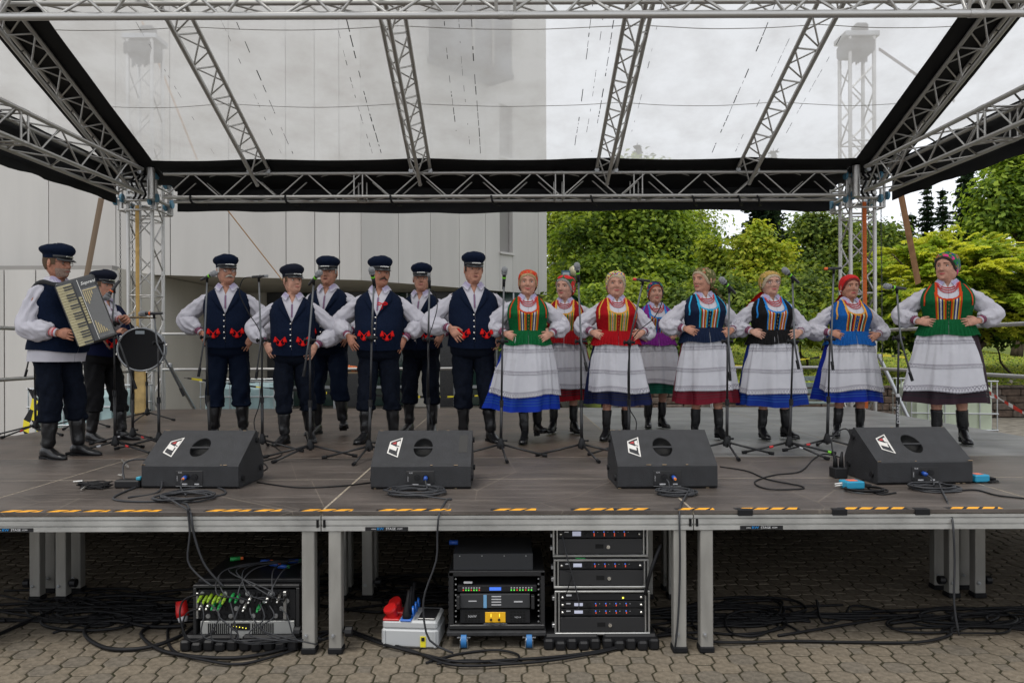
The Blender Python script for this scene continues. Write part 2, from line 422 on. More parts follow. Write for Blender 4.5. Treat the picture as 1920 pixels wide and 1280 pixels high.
def leaf_mat(name, c, tr=.42, rough=.55):
    if name in MATS: return MATS[name]
    m = bpy.data.materials.new(name); m.use_nodes = True; n = m.node_tree.nodes; l = m.node_tree.links.new
    b = n['Principled BSDF']; b.inputs['Roughness'].default_value = rough; b.inputs['Specular IOR Level'].default_value = .12
    g = n.new('ShaderNodeNewGeometry'); x = n.new('ShaderNodeTexNoise'); x.inputs['Scale'].default_value = 1.1; x.inputs['Detail'].default_value = 5
    l(g.outputs['Position'], x.inputs['Vector']); r = n.new('ShaderNodeValToRGB'); r.color_ramp.elements[0].position = .3; r.color_ramp.elements[1].position = .7
    r.color_ramp.elements[0].color = (c[0]*.7, c[1]*.75, c[2]*.8, 1); r.color_ramp.elements[1].color = (c[0]*1.3, c[1]*1.2, c[2]*1.1, 1)
    l(x.outputs['Fac'], r.inputs['Fac']); l(r.outputs['Color'], b.inputs['Base Color'])
    t = n.new('ShaderNodeBsdfTranslucent'); mm = n.new('ShaderNodeMixShader'); mm.inputs[0].default_value = tr
    h = n.new('ShaderNodeMix'); h.data_type = 'RGBA'; h.blend_type = 'MULTIPLY'; h.inputs['Factor'].default_value = 1; h.inputs['B'].default_value = (1.5,1.5,.7,1)
    l(r.outputs['Color'], h.inputs['A']); l(h.outputs['Result'], t.inputs['Color'])
    l(b.outputs[0], mm.inputs[1]); l(t.outputs[0], mm.inputs[2]); l(mm.outputs[0], n['Material Output'].inputs['Surface'])
    MATS[name] = m; return m
m_bark = mat('bark', (.055,.042,.03), .9, var=.4, vscale=14, bump=.6, bscale=30, stretch=(1,1,.25))
def crown_points(blobs, n, clump=.35, seed=1, hollow=.45):
    rs = np.random.RandomState(seed); area = np.array([b[3]*b[5]+b[4]*b[5]+b[3]*b[4] for b in blobs]); pr = area/area.sum()
    nc = max(8, n//26); bi = rs.choice(len(blobs), nc, p=pr); B = np.array(blobs)
    d = rs.normal(size=(nc,3)); d /= np.linalg.norm(d, axis=1)[:,None]; rad = rs.uniform(hollow, 1, nc)[:,None]**.6
    cc = B[bi,:3] + d*B[bi,3:6]*rad
    k = rs.randint(0, nc, n); sp = clump*rs.uniform(.5,1.3,nc)[k][:,None]
    off = rs.normal(size=(n,3))*np.array([1,1,.45]); P = cc[k] + off*sp
    N = d[k]*.6 + np.array([0,0,.9]) + rs.normal(size=(n,3))*.45 + off*.25
    cm = rs.rand(nc)[k]
    return P, N, cm
def broad_tree(name, label, base, blobs, n, size, mats, seed, trunk_r=.14, group=None, clump=.35, cat='tree', limbs=7, fork=None, stems=1):
    root = thing(name, base, label, cat, group); b = MB(); rs = random.Random(seed); base = Vector(base)
    cx = sum(q[0] for q in blobs)/len(blobs); cy = sum(q[1] for q in blobs)/len(blobs); cz = sum(q[2] for q in blobs)/len(blobs)
    top = Vector((cx, cy, cz)); f = base.lerp(top, .5) if fork is None else Vector(fork)
    for sk in range(stems):
        bs = base + Vector((rs.uniform(-.3,.3), rs.uniform(-.2,.2), 0))*(stems > 1)
        b.tube(catmull([bs, bs.lerp(f, .5)+Vector((rs.uniform(-.12,.12), 0, 0)), f, top], 4), [trunk_r*(1.15-.85*k/12) for k in range(13)], 8)
    for k in range(limbs):
        q = blobs[k % len(blobs)]; e = Vector((q[0]+rs.uniform(-.6,.6)*q[3], q[1]+rs.uniform(-.6,.6)*q[4], q[2]+rs.uniform(-.2,.7)*q[5]))
        s0 = f.lerp(top, rs.uniform(-.2,.6)); mdl = s0.lerp(e, .5) + Vector((0,0,-.15))
        pts = catmull([s0, mdl, e], 4); b.tube(pts, [trunk_r*.42*(1-.85*i/8) for i in range(9)], 6)
        for _ in range(3):
            p = pts[rs.randrange(3, 8)]; e2 = p + Vector((rs.uniform(-1,1), rs.uniform(-.6,.6), rs.uniform(-.1,.9)))*q[5]*.5
            b.tube([p, p.lerp(e2,.5)+Vector((0,0,.05)), e2], [trunk_r*.16, trunk_r*.1, .008], 5)
    b.build('trunk', m_bark, root, smooth=True)
    P, N, cm = crown_points(blobs, n, clump, seed)
    mi = np.clip((cm*len(mats) + np.random.RandomState(seed).normal(size=n)*.35).astype(int), 0, len(mats)-1)
    leaf_cloud('crown', P, N, size, mats, root, mi)
    return root
def bl(px, py, Y, rx, ry, d=None):
    p = at(px, py, Y); s = Y/F; return (p.x, p.y, p.z, rx*s, (d if d else rx*s*.9), ry*s)
G_map = [leaf_mat('maple_leaf_dark', (0.078,0.132,0.024)), leaf_mat('maple_leaf', (0.181,0.275,0.040)), leaf_mat('maple_leaf_light', (0.296,0.391,0.054))]
G_lite = [leaf_mat('spring_leaf', (0.262,0.320,0.032)), leaf_mat('spring_leaf_yellow', (0.251,0.325,0.042)), leaf_mat('mid_leaf', (0.149,0.203,0.032))]
G_yel = [leaf_mat('yellow_leaf', (0.378,0.408,0.053)), leaf_mat('yellow_green_leaf', (0.251,0.334,0.042))]
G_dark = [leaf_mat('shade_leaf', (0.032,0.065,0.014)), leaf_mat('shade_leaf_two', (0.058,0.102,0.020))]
G_mid = [leaf_mat('bush_leaf', (0.116,0.179,0.040)), leaf_mat('bush_leaf_light', (0.213,0.275,0.053)), leaf_mat('bush_leaf_dark', (0.055,0.090,0.020))]
G_sum = [leaf_mat('sumac_leaf', (0.251,0.346,0.048)), leaf_mat('sumac_leaf_yellow', (0.454,0.490,0.069)), leaf_mat('sumac_leaf_dark', (0.163,0.223,0.034))]
G_con = [leaf_mat('needle_dark', (.012,.026,.014), .1), leaf_mat('needle', (.024,.045,.022), .1)]
def gz(p): return Vector((p.x, p.y, lawn_z(p.x, p.y)-.05 if p.y > 17.9 and p.x > 2.2 else 0))

broad_tree('maple_tree', 'large green maple tree filling the gap beside the concrete building corner', gz(at(1190,640,30)),
    [bl(1110,455,30,62,48),bl(1200,415,30,80,70),bl(1270,470,30,62,52),bl(1170,505,29,74,42),bl(1095,530,28,46,42),bl(1245,530,28,60,36),bl(1190,340,30,50,40),bl(1300,510,29,34,42)],
    36000, .125, G_map, 11, .17, limbs=14, clump=.42)
broad_tree('birch_tree', 'tall yellowish-green tree between the building corner and the maple', gz(at(1055,640,38)),
    [bl(1050,430,38,46,46),bl(1065,500,38,44,46),bl(1090,400,38,40,36),bl(1040,560,37,44,40),bl(1285,420,38,50,30)], 20000, .12, G_lite, 12, .14, clump=.5)
broad_tree('young_tree', 'slender young tree with yellow leaves in front of the dark spruce', gz(at(1420,640,23)),
    [bl(1395,470,23,20,34),bl(1425,455,23,18,40),bl(1450,500,23,26,30),bl(1400,520,23,34,28),bl(1470,470,23,12,22),bl(1425,540,23,40,20)], 7500, .085, G_yel, 13, .06, clump=.19, limbs=10)
broad_tree('sapling', 'bright green sapling left of the yellow-leaved tree', gz(at(1338,640,24)),
    [bl(1335,470,24,18,28),bl(1345,510,24,24,30),bl(1318,545,24,26,26)], 5000, .09, G_lite, 14, .05, clump=.2)
broad_tree('acacia_tree', 'airy light green tree left of the right-hand roof tower', gz(at(1545,640,27)),
    [bl(1520,430,27,34,30),bl(1570,445,27,36,34),bl(1545,490,27,54,34),bl(1600,480,26,30,40),bl(1510,520,26,40,30),bl(1640,440,27,30,26),bl(1590,540,26,46,30)], 20000, .095, G_mid, 15, .11, clump=.33, limbs=10)
broad_tree('ash_tree', 'thin ash tree showing sky between its branches right of the roof tower', gz(at(1665,640,27)),
    [bl(1660,440,28,24,22),bl(1690,460,28,24,20),bl(1650,500,27,30,28)], 2400, .13, G_mid, 16, .08, clump=.25, limbs=9)
broad_tree('maple_tree', 'dense maple tree at the right edge above the sumac bush', gz(at(1905,600,24)),
    [bl(1880,370,24,46,44),bl(1925,330,24,50,60),bl(1865,415,24,40,24),bl(1960,400,24,60,60),bl(1900,300,25,34,30),bl(1990,330,24,60,60)], 22000, .11, G_map, 17, .16, clump=.35)
# bushes along the lawn
bush = [(1045,600,21,60,44,'round bush at the building corner beneath the birch',G_mid),(1120,585,22,62,46,'broad bush behind the first women under the maple',G_map),
        (1190,560,23,50,36,'yellow-green bush below the maple crown',G_lite),(1275,585,22,52,46,'leafy bush behind the navy bodice',G_mid),
        (1350,575,21,56,50,'tall bush under the yellow-leaved tree',G_mid),(1425,590,20.5,58,50,'rounded bush behind the woman with glasses',G_map),
        (1500,570,22,60,50,'wide bush left of the blue bodice',G_mid),(1560,600,21,44,42,'bush just left of the roof tower foot',G_lite),
        (1640,590,19,30,50,'narrow bush just right of the roof tower',G_mid),(1262,632,20,40,26,'low spreading bush at the edge of the lawn',G_mid),
        (1010,665,19.5,30,40,'small shrub beside the glass entrance',G_map)]
for k, (px, py, Y, rx, ry, lb, gm) in enumerate(bush):
    p = at(px, py, Y); base = gz(at(px, 650, Y)); q = [bl(px,py,Y,rx,ry,1.3), bl(px-rx*.5,py+ry*.4,Y-.3,rx*.6,ry*.7,1.), bl(px+rx*.5,py+ry*.35,Y-.2,rx*.6,ry*.75,1.), bl(px+rx*.1,py-ry*.5,Y,rx*.5,ry*.55,.8)]
    broad_tree('bush', lb, base, q, 8000, .085, gm, 30+k, .035, cat='bush', clump=.24, limbs=6, stems=3, fork=(p.x, p.y, base.z+.5))

def conifer(label, px, pbase, ptop, Y, wpx, n, seed, mats=G_con, name='spruce_tree'):
    b0 = gz(at(px, pbase, Y)); tp = at(px, ptop, Y); H = tp.z - b0.z; Wd = wpx*Y/F; root = thing(name, b0, label, 'tree')
    b = MB(); b.tube([b0, tp], [.16, .02], 7); rs = np.random.RandomState(seed); Ps = []; Ns = []
    nl = int(H/.33)
    for k in range(nl):
        f = k/nl; z = b0.z + H*(.08+.92*f); rr = Wd*(1-f)**.75*rs.uniform(.5,1.25)
        for a in np.arange(rs.rand(), 6.28, 6.28/7):
            aa = a + rs.uniform(-.2,.2); r1 = rr*rs.uniform(.75,1.15); d = np.array([math.cos(aa), math.sin(aa), 0])
            c0 = np.array([tp.x, tp.y, z]); b.tube([c0, c0+d*r1*.6+np.array([0,0,-.1*r1]), c0+d*r1+np.array([0,0,-.22*r1])], [.02,.014,.005], 4)
            m = max(6, int(n*r1/(nl*9*Wd*.5))); t = rs.rand(m)**.7
            P = c0 + d*(t*r1)[:,None] + np.array([0,0,-.24*r1])*(t**1.6)[:,None] + rs.normal(size=(m,3))*np.array([.14,.14,.07])*(1.1-.5*t)[:,None]
            Ps.append(P); Ns.append(rs.normal(size=(m,3))*.5 + np.array([0,0,1]))
    b.build('trunk', m_bark, root); P = np.concatenate(Ps); leaf_cloud('crown', P, np.concatenate(Ns), .17, mats, root, asp=2.0)
conifer('huge dark spruce tree behind the yellow-leaved tree', 1432, 640, 300, 36, 96, 16000, 41)
conifer('small dark spruce with a pointed tip right of the orange strap', 1738, 600, 342, 46, 30, 3500, 42)
conifer('spruce tip between the small spruce and the pine', 1768, 600, 352, 48, 34, 3500, 43)
conifer('tall dark pine tree left of the right-edge maple', 1812, 600, 290, 40, 50, 9000, 44, name='pine_tree')
conifer('low spruce tip just right of the brown strap', 1708, 600, 398, 46, 18, 2000, 45)
for k, (px, top, lb) in enumerate(((1195,268,'distant treetop showing through the translucent roof'),(1450,278,'small distant treetop under the third bay of the roof'))):
    conifer(lb, px, 600, top, 52, 40, 3500, 46+k)

# sumac: drooping compound fronds
sroot_p = gz(at(1822, 672, 18.6))
sroot = thing('sumac_bush', sroot_p, 'broad sumac bush with drooping feathered leaves behind the tall woman in green', 'bush')
b = MB(); rs = random.Random(5); crown_c = at(1790, 530, 18.4)
for k in range(13):
    e = at(rs.uniform(1670,1930), rs.uniform(470,590), 18.2+rs.uniform(-.6,.6)); s0 = sroot_p + Vector((rs.uniform(-.1,.1), rs.uniform(-.1,.1), 0)); f = sroot_p + Vector((rs.uniform(-.1,.2), 0, .75))
    pts = catmull([s0, f, f.lerp(e,.5)+Vector((0,0,.1)), e], 4); b.tube(pts, [.075-.062*i/12 for i in range(13)], 6)
b.build('trunk', m_bark, sroot, smooth=True)
blobs = [bl(1700,520,18.4,60,62,1.2),bl(1780,500,18.4,70,56,1.4),bl(1860,510,18.2,70,62,1.4),bl(1930,520,18,60,70,1.3),bl(1750,560,18,60,50,1.2),bl(1680,575,18,44,40,1.),bl(1870,575,17.8,60,40,1.2),bl(1950,590,18,60,40,1.2),bl(2010,540,18,70,70,1.3)]
P, N, cm = crown_points(blobs, 7600, .17, 77, hollow=.62); rs2 = np.random.RandomState(8)
LP = []; LN = []; LM = []; cc = np.array([crown_c.x, crown_c.y+.4, crown_c.z-.5])
for k in range(len(P)):
    d = P[k]-cc; d[2] *= .3; d += rs2.normal(size=3)*.4; d /= np.linalg.norm(d); side = np.cross(d, [0,0,1]); side /= max(1e-6, np.linalg.norm(side))
    Lf = rs2.uniform(.22,.4); mk = min(2, int(cm[k]*2.6))
    for t in np.linspace(.1, 1, 7):
        c = P[k] + d*Lf*t + np.array([0,0,-.25*Lf*t*t])
        for sgn in (-1, 1):
            LP.append(c + side*sgn*.055*(1.15-.6*t)); LN.append(np.array([0,0,1]) + side*sgn*.35 + rs2.normal(size=3)*.18); LM.append(mk)
leaf_cloud('crown', np.array(LP), np.array(LN), .058, G_sum, sroot, np.array(LM), asp=1.9, curl=.5)
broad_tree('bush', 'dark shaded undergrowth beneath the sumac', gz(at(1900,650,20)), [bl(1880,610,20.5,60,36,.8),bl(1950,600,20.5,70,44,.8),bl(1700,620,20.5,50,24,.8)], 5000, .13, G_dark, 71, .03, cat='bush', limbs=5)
broad_tree('flowering_plant', 'pale flowering plant on the lawn above the stone wall', gz(at(1895,735,18.3)), [bl(1900,728,18.3,22,12,.2)], 500, .06, [leaf_mat('pale_flower', (0.461,0.408,0.458)), G_mid[1]], 72, .01, cat='plant', clump=.1, limbs=4)
# lawn tufts
rs = np.random.RandomState(3); n = 60000; x = rs.uniform(3,16,n); y = 17.95 + rs.rand(n)**1.6*10
Pz = np.array([lawn_z(a, c) for a, c in zip(x, y)]) + .012
leaf_cloud('grass', np.stack([x,y,Pz],1), rs.normal(size=(n,3))*.6+np.array([0,-.5,.9]), .032, [leaf_mat('grass_blade', (0.330,0.450,0.066)), leaf_mat('grass_blade_dry', (0.480,0.480,0.099)), G_mid[2]], asp=1.4, kind='stuff')

# low stone wall
m_st = [mat('rough_stone', (.085,.062,.048), .9, var=.3, vscale=12, bump=.8, bscale=18), mat('rough_stone_grey', (.10,.08,.066), .9, var=.3, vscale=12, bump=.8, bscale=18)]
sw = thing('stone_wall', (9, 17.7, 0), 'low wall of rough brown stone blocks holding up the lawn', 'wall')
q = MB(); q.bb((2.4,17.68,0),(30,17.9,.68)); q.build('core', m_gap, sw); nst = 0
for r_ in range(4):
    x = 2.4 + (.15 if r_ % 2 else 0)
    while x < 16:
        wd = rnd.uniform(.28,.5); q = MB(); q.box((x+wd/2, 17.62+rnd.uniform(-.012,.012), .005+.165*r_+.08), (wd-.014, .14, .152), 0, None, .018)
        q.build('stone', m_st[rnd.randrange(2)], sw); x += wd
x = 2.4
while x < 16:
    q = MB(); q.box((x+.35, 17.68, .705), (.69, .34, .055), 0, None, .012); q.build('coping_stone', m_st[1], sw); x += .7
# bench
bn = thing('park_bench', at(1545,786,16.6), 'grey-green slatted park bench by the stone wall', 'bench'); m_bs = mat('weathered_slat', (.13,.16,.15), .7, var=.2, vscale=12)
bx0, bx1 = X(1300,16.6), X(1575,16.6)
for z in (.42, .56, .70, .84): q = MB(); q.box(((bx0+bx1)/2+1.0, 16.75+z*.12, z+.1), (1.9, .03, .10), 0, None, .008); q.build('slat', m_bs, bn)
for y in (16.3, 16.45, 16.6): q = MB(); q.box(((bx0+bx1)/2+1.0, y, .44), (1.9, .11, .03), 0, None, .008); q.build('slat', m_bs, bn)
for dx in (-.8, .8): q = MB(); c = (bx0+bx1)/2+1.0+dx; q.bb((c-.03,16.25,0),(c+.03,16.7,.42)); q.bb((c-.03,16.72,0),(c+.03,16.78,.95)); q.build('leg', mat('cast_iron', (.03,.03,.03), .6), bn)
# globe lamp + sign far behind
p = at(1077, 508, 24); lp = thing('globe_lamp', (p.x, p.y, 0), 'cream globe park lamp behind the red-scarfed woman', 'lamp')
q = MB(); q.ell(p, (.17,.17,.17), 16, 10); q.build('globe', mat('cream_globe', (.62,.56,.36), .35), lp, smooth=True)
q = MB(); q.tube([(p.x,p.y,0),(p.x,p.y,p.z-.15)], .035, 8); q.build('pole', mat('lamp_pole', (.05,.07,.06), .5), lp)
p = at(1061, 520, 23); sg = thing('road_sign', (p.x, p.y, 0), 'small dark rectangular sign on a post beside the globe lamp', 'sign')
q = MB(); q.box(p, (.26,.03,.42)); q.build('board', mat('sign_dark', (.03,.08,.12), .4), sg)
q = MB(); q.box(p+Vector((0,-.02,0)), (.2,.01,.3)); q.build('border', mat('sign_pale', (.3,.33,.35), .5), sg); q = MB(); q.tube([(p.x,p.y,0),(p.x,p.y,p.z-.2)], .02, 6); q.build('post', MATS['steel'], sg)
# ================================================================ STAGE
Y0, Y1 = 4.127, 11.127; XS = [-5, -3, -1, 1, 3, 5]
def deck_mat(name, c):
    m = mat(name, c, .42, var=.30, vscale=2.4, bump=.12, bscale=180, spec=.45)
    n = m.node_tree.nodes; l = m.node_tree.links.new; b = n['Principled BSDF']; src = b.inputs['Base Color'].links[0].from_socket
    g = n.new('ShaderNodeNewGeometry')
    q = n.new('ShaderNodeMapping'); q.inputs['Scale'].default_value = (.6, 9, 1); l(g.outputs['Position'], q.inputs['Vector'])
    x = n.new('ShaderNodeTexNoise'); x.inputs['Scale'].default_value = 3; x.inputs['Detail'].default_value = 6; l(q.outputs['Vector'], x.inputs['Vector'])
    r = n.new('ShaderNodeValToRGB'); r.color_ramp.elements[0].position = .52; r.color_ramp.elements[1].position = .8
    r.color_ramp.elements[0].color = (0,0,0,1); r.color_ramp.elements[1].color = (.62,.62,.62,1); l(x.outputs['Fac'], r.inputs['Fac'])
    mm = n.new('ShaderNodeMix'); mm.data_type = 'RGBA'; l(r.outputs['Color'], mm.inputs['Factor']); l(src, mm.inputs['A']); mm.inputs['B'].default_value = (.17,.145,.125,1)
    # fine scratches / chips
    v = n.new('ShaderNodeTexVoronoi'); v.feature = 'DISTANCE_TO_EDGE'; v.inputs['Scale'].default_value = 1.1; l(g.outputs['Position'], v.inputs['Vector'])
    q2 = n.new('ShaderNodeMath'); q2.operation = 'LESS_THAN'; q2.inputs[1].default_value = .0022; l(v.outputs['Distance'], q2.inputs[0])
    q3 = n.new('ShaderNodeMath'); q3.operation = 'MULTIPLY'; q3.inputs[1].default_value = .35; l(q2.outputs[0], q3.inputs[0])
    m3 = n.new('ShaderNodeMix'); m3.data_type = 'RGBA'; l(q3.outputs[0], m3.inputs['Factor']); l(mm.outputs['Result'], m3.inputs['A']); m3.inputs['B'].default_value = (.26,.22,.17,1)
    l(m3.outputs['Result'], b.inputs['Base Color'])
    rr = n.new('ShaderNodeMapRange'); rr.inputs['To Min'].default_value = .32; rr.inputs['To Max'].default_value = .6; l(x.outputs['Fac'], rr.inputs['Value']); l(rr.outputs['Result'], b.inputs['Roughness'])
    return m
m_deck = [deck_mat('stage_ply_brown', (.090,.066,.051)), deck_mat('stage_ply', (.066,.054,.046)), deck_mat('stage_ply_grey_sky_sheen', (.150,.148,.145))]  # grey ply colour raised to paint in the sky's reflection at right rear
stg = thing('stage', (0, Y0, 0), 'raised modular stage with dark plywood decks and grey aluminium frame', 'stage')
m_edge = mat('worn_ply_edge', (.36,.31,.24), .8, var=.3, vscale=40)
for j in range(7):
    for i in range(5):
        x0, x1, y0 = XS[i], XS[i+1], Y0 + j
        q = MB(); q.bb((x0+.0055, y0+(.0055 if j else .001), ST-.02), (x1-.0055, y0+.9945, ST), 0, .0015)
        m = m_deck[0] if (i < 3 and j > 1) else m_deck[1] if j < 2 or i < 3 else m_deck[2]
        if i >= 3 and j > 3: m = m_deck[2]
        dp = q.build('deck_panel', m, stg)
        q = MB(); q.bb((x0+.0012,y0+(.0012 if j else .012),ST-.024),(x1-.0012,y0+.9988,ST-.0012)); q.build('panel_edge', m_edge, dp)
# aluminium profiles under the deck: front frame with its grooves
def beam_x(x0, x1, y, front=True):
    b = MB(); e = .003
    zt, zb_ = ST-.026, ST-.105
    if front:
        prof = [(0,zt),(0,zt-.014),(.010,zt-.016),(.010,zt-.020),(0,zt-.022),(0,zt-.046),(.008,zt-.049),(.008,zt-.054),(0,zt-.056),(0,zb_),(.05,zb_),(.05,zt)]
    else: prof = [(0,zt),(0,zb_),(.05,zb_),(.05,zt)]
    n = len(prof); vs = [(x0+e, y+p[0], p[1]) for p in prof] + [(x1-e, y+p[0], p[1]) for p in prof]
    b.add(vs, [tuple(range(n)), tuple(range(n, 2*n))[::-1]] + [(i, n+i, n+(i+1) % n, (i+1) % n) for i in range(n)])
    return b.build('edge_beam', MATS['alu_dull'], stg)
for i in range(5):
    bmx = beam_x(XS[i], XS[i+1], Y0-.004)
    for (xa) in (XS[i]+.012, XS[i+1]-.012-.012):
        if i in (1,2,3):
            q = MB(); q.bb((xa, Y0-.010, ST-.085),(xa+.012, Y0-.003, ST-.045)); q.build('joint_slot', mat('slot_dark', (.01,.01,.01), .9), bmx)
    beam_x(XS[i], XS[i+1], Y1-.05, False)
for j in range(1, 7):
    q = MB(); q.bb((-5, Y0+j-.045, ST-.105),(5, Y0+j+.045, ST-.026)); q.build('cross_beam', MATS['alu_dull'], stg)
for x in XS:
    q = MB(); q.bb((x-.045+(.045 if x == -5 else 0), Y0+.05, ST-.104),(x+.045-(.045 if x == 5 else 0), Y1-.05, ST-.027)); q.build('side_beam', MATS['alu_dull'], stg)
# legs in clusters at module corners
m_leg = mat('leg_aluminium', (.30,.29,.265), .45, .35, var=.14, vscale=9, bump=.08, bscale=60, stretch=(1,1,.3))
def leg(x, y, knob=0, short=False):
    b = MB(); b.bb((x-.034, y-.034, .03), (x+.034, y+.034, ST-.106), 0, .004); lg = b.build('leg', m_leg, stg)
    b = MB(); b.bb((x-.040, y-.040, 0), (x+.040, y+.040, .034), 0, .006); b.build('foot', MATS['black_rubber'], lg)
    b = MB(); b.tube([(x-.012,y-.036,.10),(x-.012,y-.044,.10)], .011, 8); b.tube([(x-.012,y-.044,.10),(x-.012,y-.050,.10)], .006, 6); b.build('bolt', MATS['steel'], lg)
    if knob:
        b = MB(); b.tube([(x+knob*.034,y,.11),(x+knob*.05,y,.11)], .01, 6); b.tube([(x+knob*.05,y,.11),(x+knob*.085,y,.11)], .028, 10); b.build('knob', MATS['black_plastic'], lg)
for j, y in enumerate([Y0+.036] + [Y0+k for k in range(1, 7)] + [Y1-.04]):
    for x in XS[1:5] if j in (0,) else XS:
        if j in (2, 4, 6) and abs(x) < 4: continue
        if j == 0:
            leg(x-.072, y, -1 if x == -1 else 0); leg(x+.072, y, 1 if x == -1 else 0)
        else:
            xs2 = (-.085, .085) if abs(x) < 5 else ((.05,) if x < 0 else (-.05,))
            for dx in xs2:
                for dy in ((-.085, .085) if j < 7 else (-.04,)): leg(x+dx, y+dy, (1 if dx > 0 else -1) if (dy < 0) else 0)
# hazard tape pieces along the front edge
m_or = mat('tape_orange', (.80,.36,.02), .55, var=.15, vscale=20); m_tb = mat('tape_black', (.012,.012,.013), .55)
pieces = [(0,78),(88,150),(155,205),(214,302),(384,470),(474,528),(562,662),(706,800),(800,846),(920,1006),(1070,1150),(1150,1218),(1265,1338),(1376,1498),(1572,1700),(1772,1876)]
for k, (a, b_) in enumerate(pieces):
    z = ST + .0012; xa, xb = at(a, 957, 4.16).x, at(b_, 957, 4.16).x; ya, yb_ = Y0+.004, Y0+.052
    tp = MB(); tp.bb((xa, ya, ST+.0004), (xb, yb_, ST+.0010)); root = tp.build('tape', m_tb, stg)
    x = xa + .012; q = MB(); s_ = .085; sgn = -1
    while x < xb - .02:
        x2 = min(x+.062, xb-.001); dx = min(.03, xb-x2)
        q.add([(x,ya,z),(x2,ya,z),(min(x2+.04,xb),yb_,z),(min(x+.04,xb),yb_,z)], [(0,1,2,3)]); x += s_
    if q.v: q.build('tape_stripe', m_or, root)
for (px, py) in ((1397,959),(1574,958),(1729,956)):      # black rubber pads on the edge
    p = at(px, py, Y0); q = MB(); q.bb((p.x-.04, Y0-.009, ST-.030),(p.x+.04, Y0+.03, ST+.003), 0, .003); q.build('edge_pad', MATS['black_rubber'], stg)
m_w = mat('print_white', (.6,.6,.6), .5); m_bl = mat('print_blue', (.01,.22,.55), .5)
for (px, py) in ((725,995),(1428,988),(22,991)):
    p = at(px, py, Y0-.006); q = MB(); q.bb((p.x-.115, Y0-.0060, ST-.104),(p.x+.115, Y0-.0042, ST-.0835)); st = q.build('sticker', m_tb, stg)
    M_ = lambda dx: Matrix.Translation((p.x+dx, Y0-.0066, ST-.0938)) @ Matrix.Rotation(PI/2, 4, 'X')
    text('www.', .011, m_w, st, M_(-.069)); text('RW', .020, m_bl, st, M_(-.034), squash=1.15); text('STAGE', .017, m_w, st, M_(.022), squash=1.05); text('.COM', .012, m_w, st, M_(.069))

# ================================================================ ROOF TRUSSES
RC, RB = .025, .0105
BZ, TZ = 3.79, 4.12
def truss(name, label, a, b, kind='box', w_=.34, h_=.33, n=None, up=Vector((0,0,1)), group=None, double=(), flip=False):
    """a,b: centre line of the bottom of the truss"""
    a = Vector(a); b = Vector(b); t = thing(name, a, label, 'truss', group); d = (b-a); Ln = d.length; d.normalize()
    s = d.cross(up).normalized(); u = s.cross(d).normalized()
    if kind == 'box': cs = [s*w_/2, -s*w_/2, s*w_/2+u*h_, -s*w_/2+u*h_]; faces = [(0,2),(1,3),(0,1),(2,3)]
    else: cs = [Vector((0,0,0)), s*w_/2+u*h_, -s*w_/2+u*h_]; faces = [(0,1),(0,2),(1,2)]
    for c in cs: rod('chord', a+c, b+c, RC, t, n=12)
    n = n or max(2, int(round(Ln/.42)))
    n += n % 2
    for fi, (i, j) in enumerate(faces):
        for k in range(n):
            p = a + d*Ln*(k+.04)/n; q = a + d*Ln*(k+.96)/n
            i1, j1 = (i, j) if (k + fi*(kind != 'box')) % 2 == 0 else (j, i)
            rod('brace', p+cs[i1], q+cs[j1], RB, t, n=6)
    for f in double:
        for e in (-.06, .06):
            for (i, j) in faces: rod('end_post', a+d*(Ln*f+e)+cs[i], a+d*(Ln*f+e)+cs[j], RB*1.15, t, n=6)
        for c in cs: rod('coupler', a+d*(Ln*f-.05)+c, a+d*(Ln*f+.05)+c, RC*1.14, t, n=10)
    return t
truss('back_truss', 'long silver box truss across the back of the stage roof', (-4.86,11.07,BZ), (4.83,11.07,BZ), double=(.285,.58,.695), n=24)
truss('side_truss', 'silver box truss sloping away overhead along the left side of the stage', (-5.19,10.6,BZ), (-5.19,3.6,BZ), double=(.37,.72), n=18, group='side trusses of the roof')
truss('side_truss', 'silver box truss overhead along the right side of the stage', (5.13,10.6,BZ), (5.13,3.6,BZ), double=(.37,.72), n=18, group='side trusses of the roof')
truss('front_truss', 'thick nearest truss crossing the very top of the picture', (-6.2,4.95,3.785), (6.2,4.95,3.785), kind='tri', w_=.30, h_=.30, n=34, double=(.23,.5,.745))
SL = .386; YB, YR = 10.9, 7.4
def ztop_(y): return 4.17 + (YB-y)*SL if y >= YR else 4.17+(YB-YR)*SL - (YR-y)*.5
for k, (x, lb) in enumerate(((-3.50,'first sloping roof rafter from the left, above the moustached man'),(-1.21,'second sloping roof rafter from the left'),(1.42,'third sloping roof rafter, where sky begins behind the roof sheet'),(3.42,'fourth sloping roof rafter, above the blue bodice'),
    (-5.32,'outermost left rafter against the black border of the roof sheet'),(5.26,'outermost right rafter against the black border of the roof sheet'))):
    up = Vector((0, SL, 1)).normalized()
    r_ = truss('roof_rafter', lb, (x, YB-.1, ztop_(YB-.1)-.27), (x, YR, ztop_(YR)-.27), kind='tri', w_=.27, h_=.25, n=14, up=up, group='sloping roof rafters')
    for c in (Vector((0,0,0)), Vector((.135,-.096,.23)), Vector((-.135,-.096,.23))): rod('chord', Vector((x, YR, ztop_(YR)-.27))+c, Vector((x, 4.95, ztop_(4.95)-.27))+c, RC, r_, n=10)
    q = MB(); q.ell((x, YB-.1, ztop_(YB-.1)-.27), (.03,.03,.03), 10, 6); q.build('end_cap', MATS['alu'], r_)
    q = MB()
    for s_ in (-1,1): q.tube([(x+s_*.135, YB-.05, 4.145),(x+s_*.135, YB+.02, 4.145)], .034, 8)
    q.build('clamp', MATS['steel'], r_)
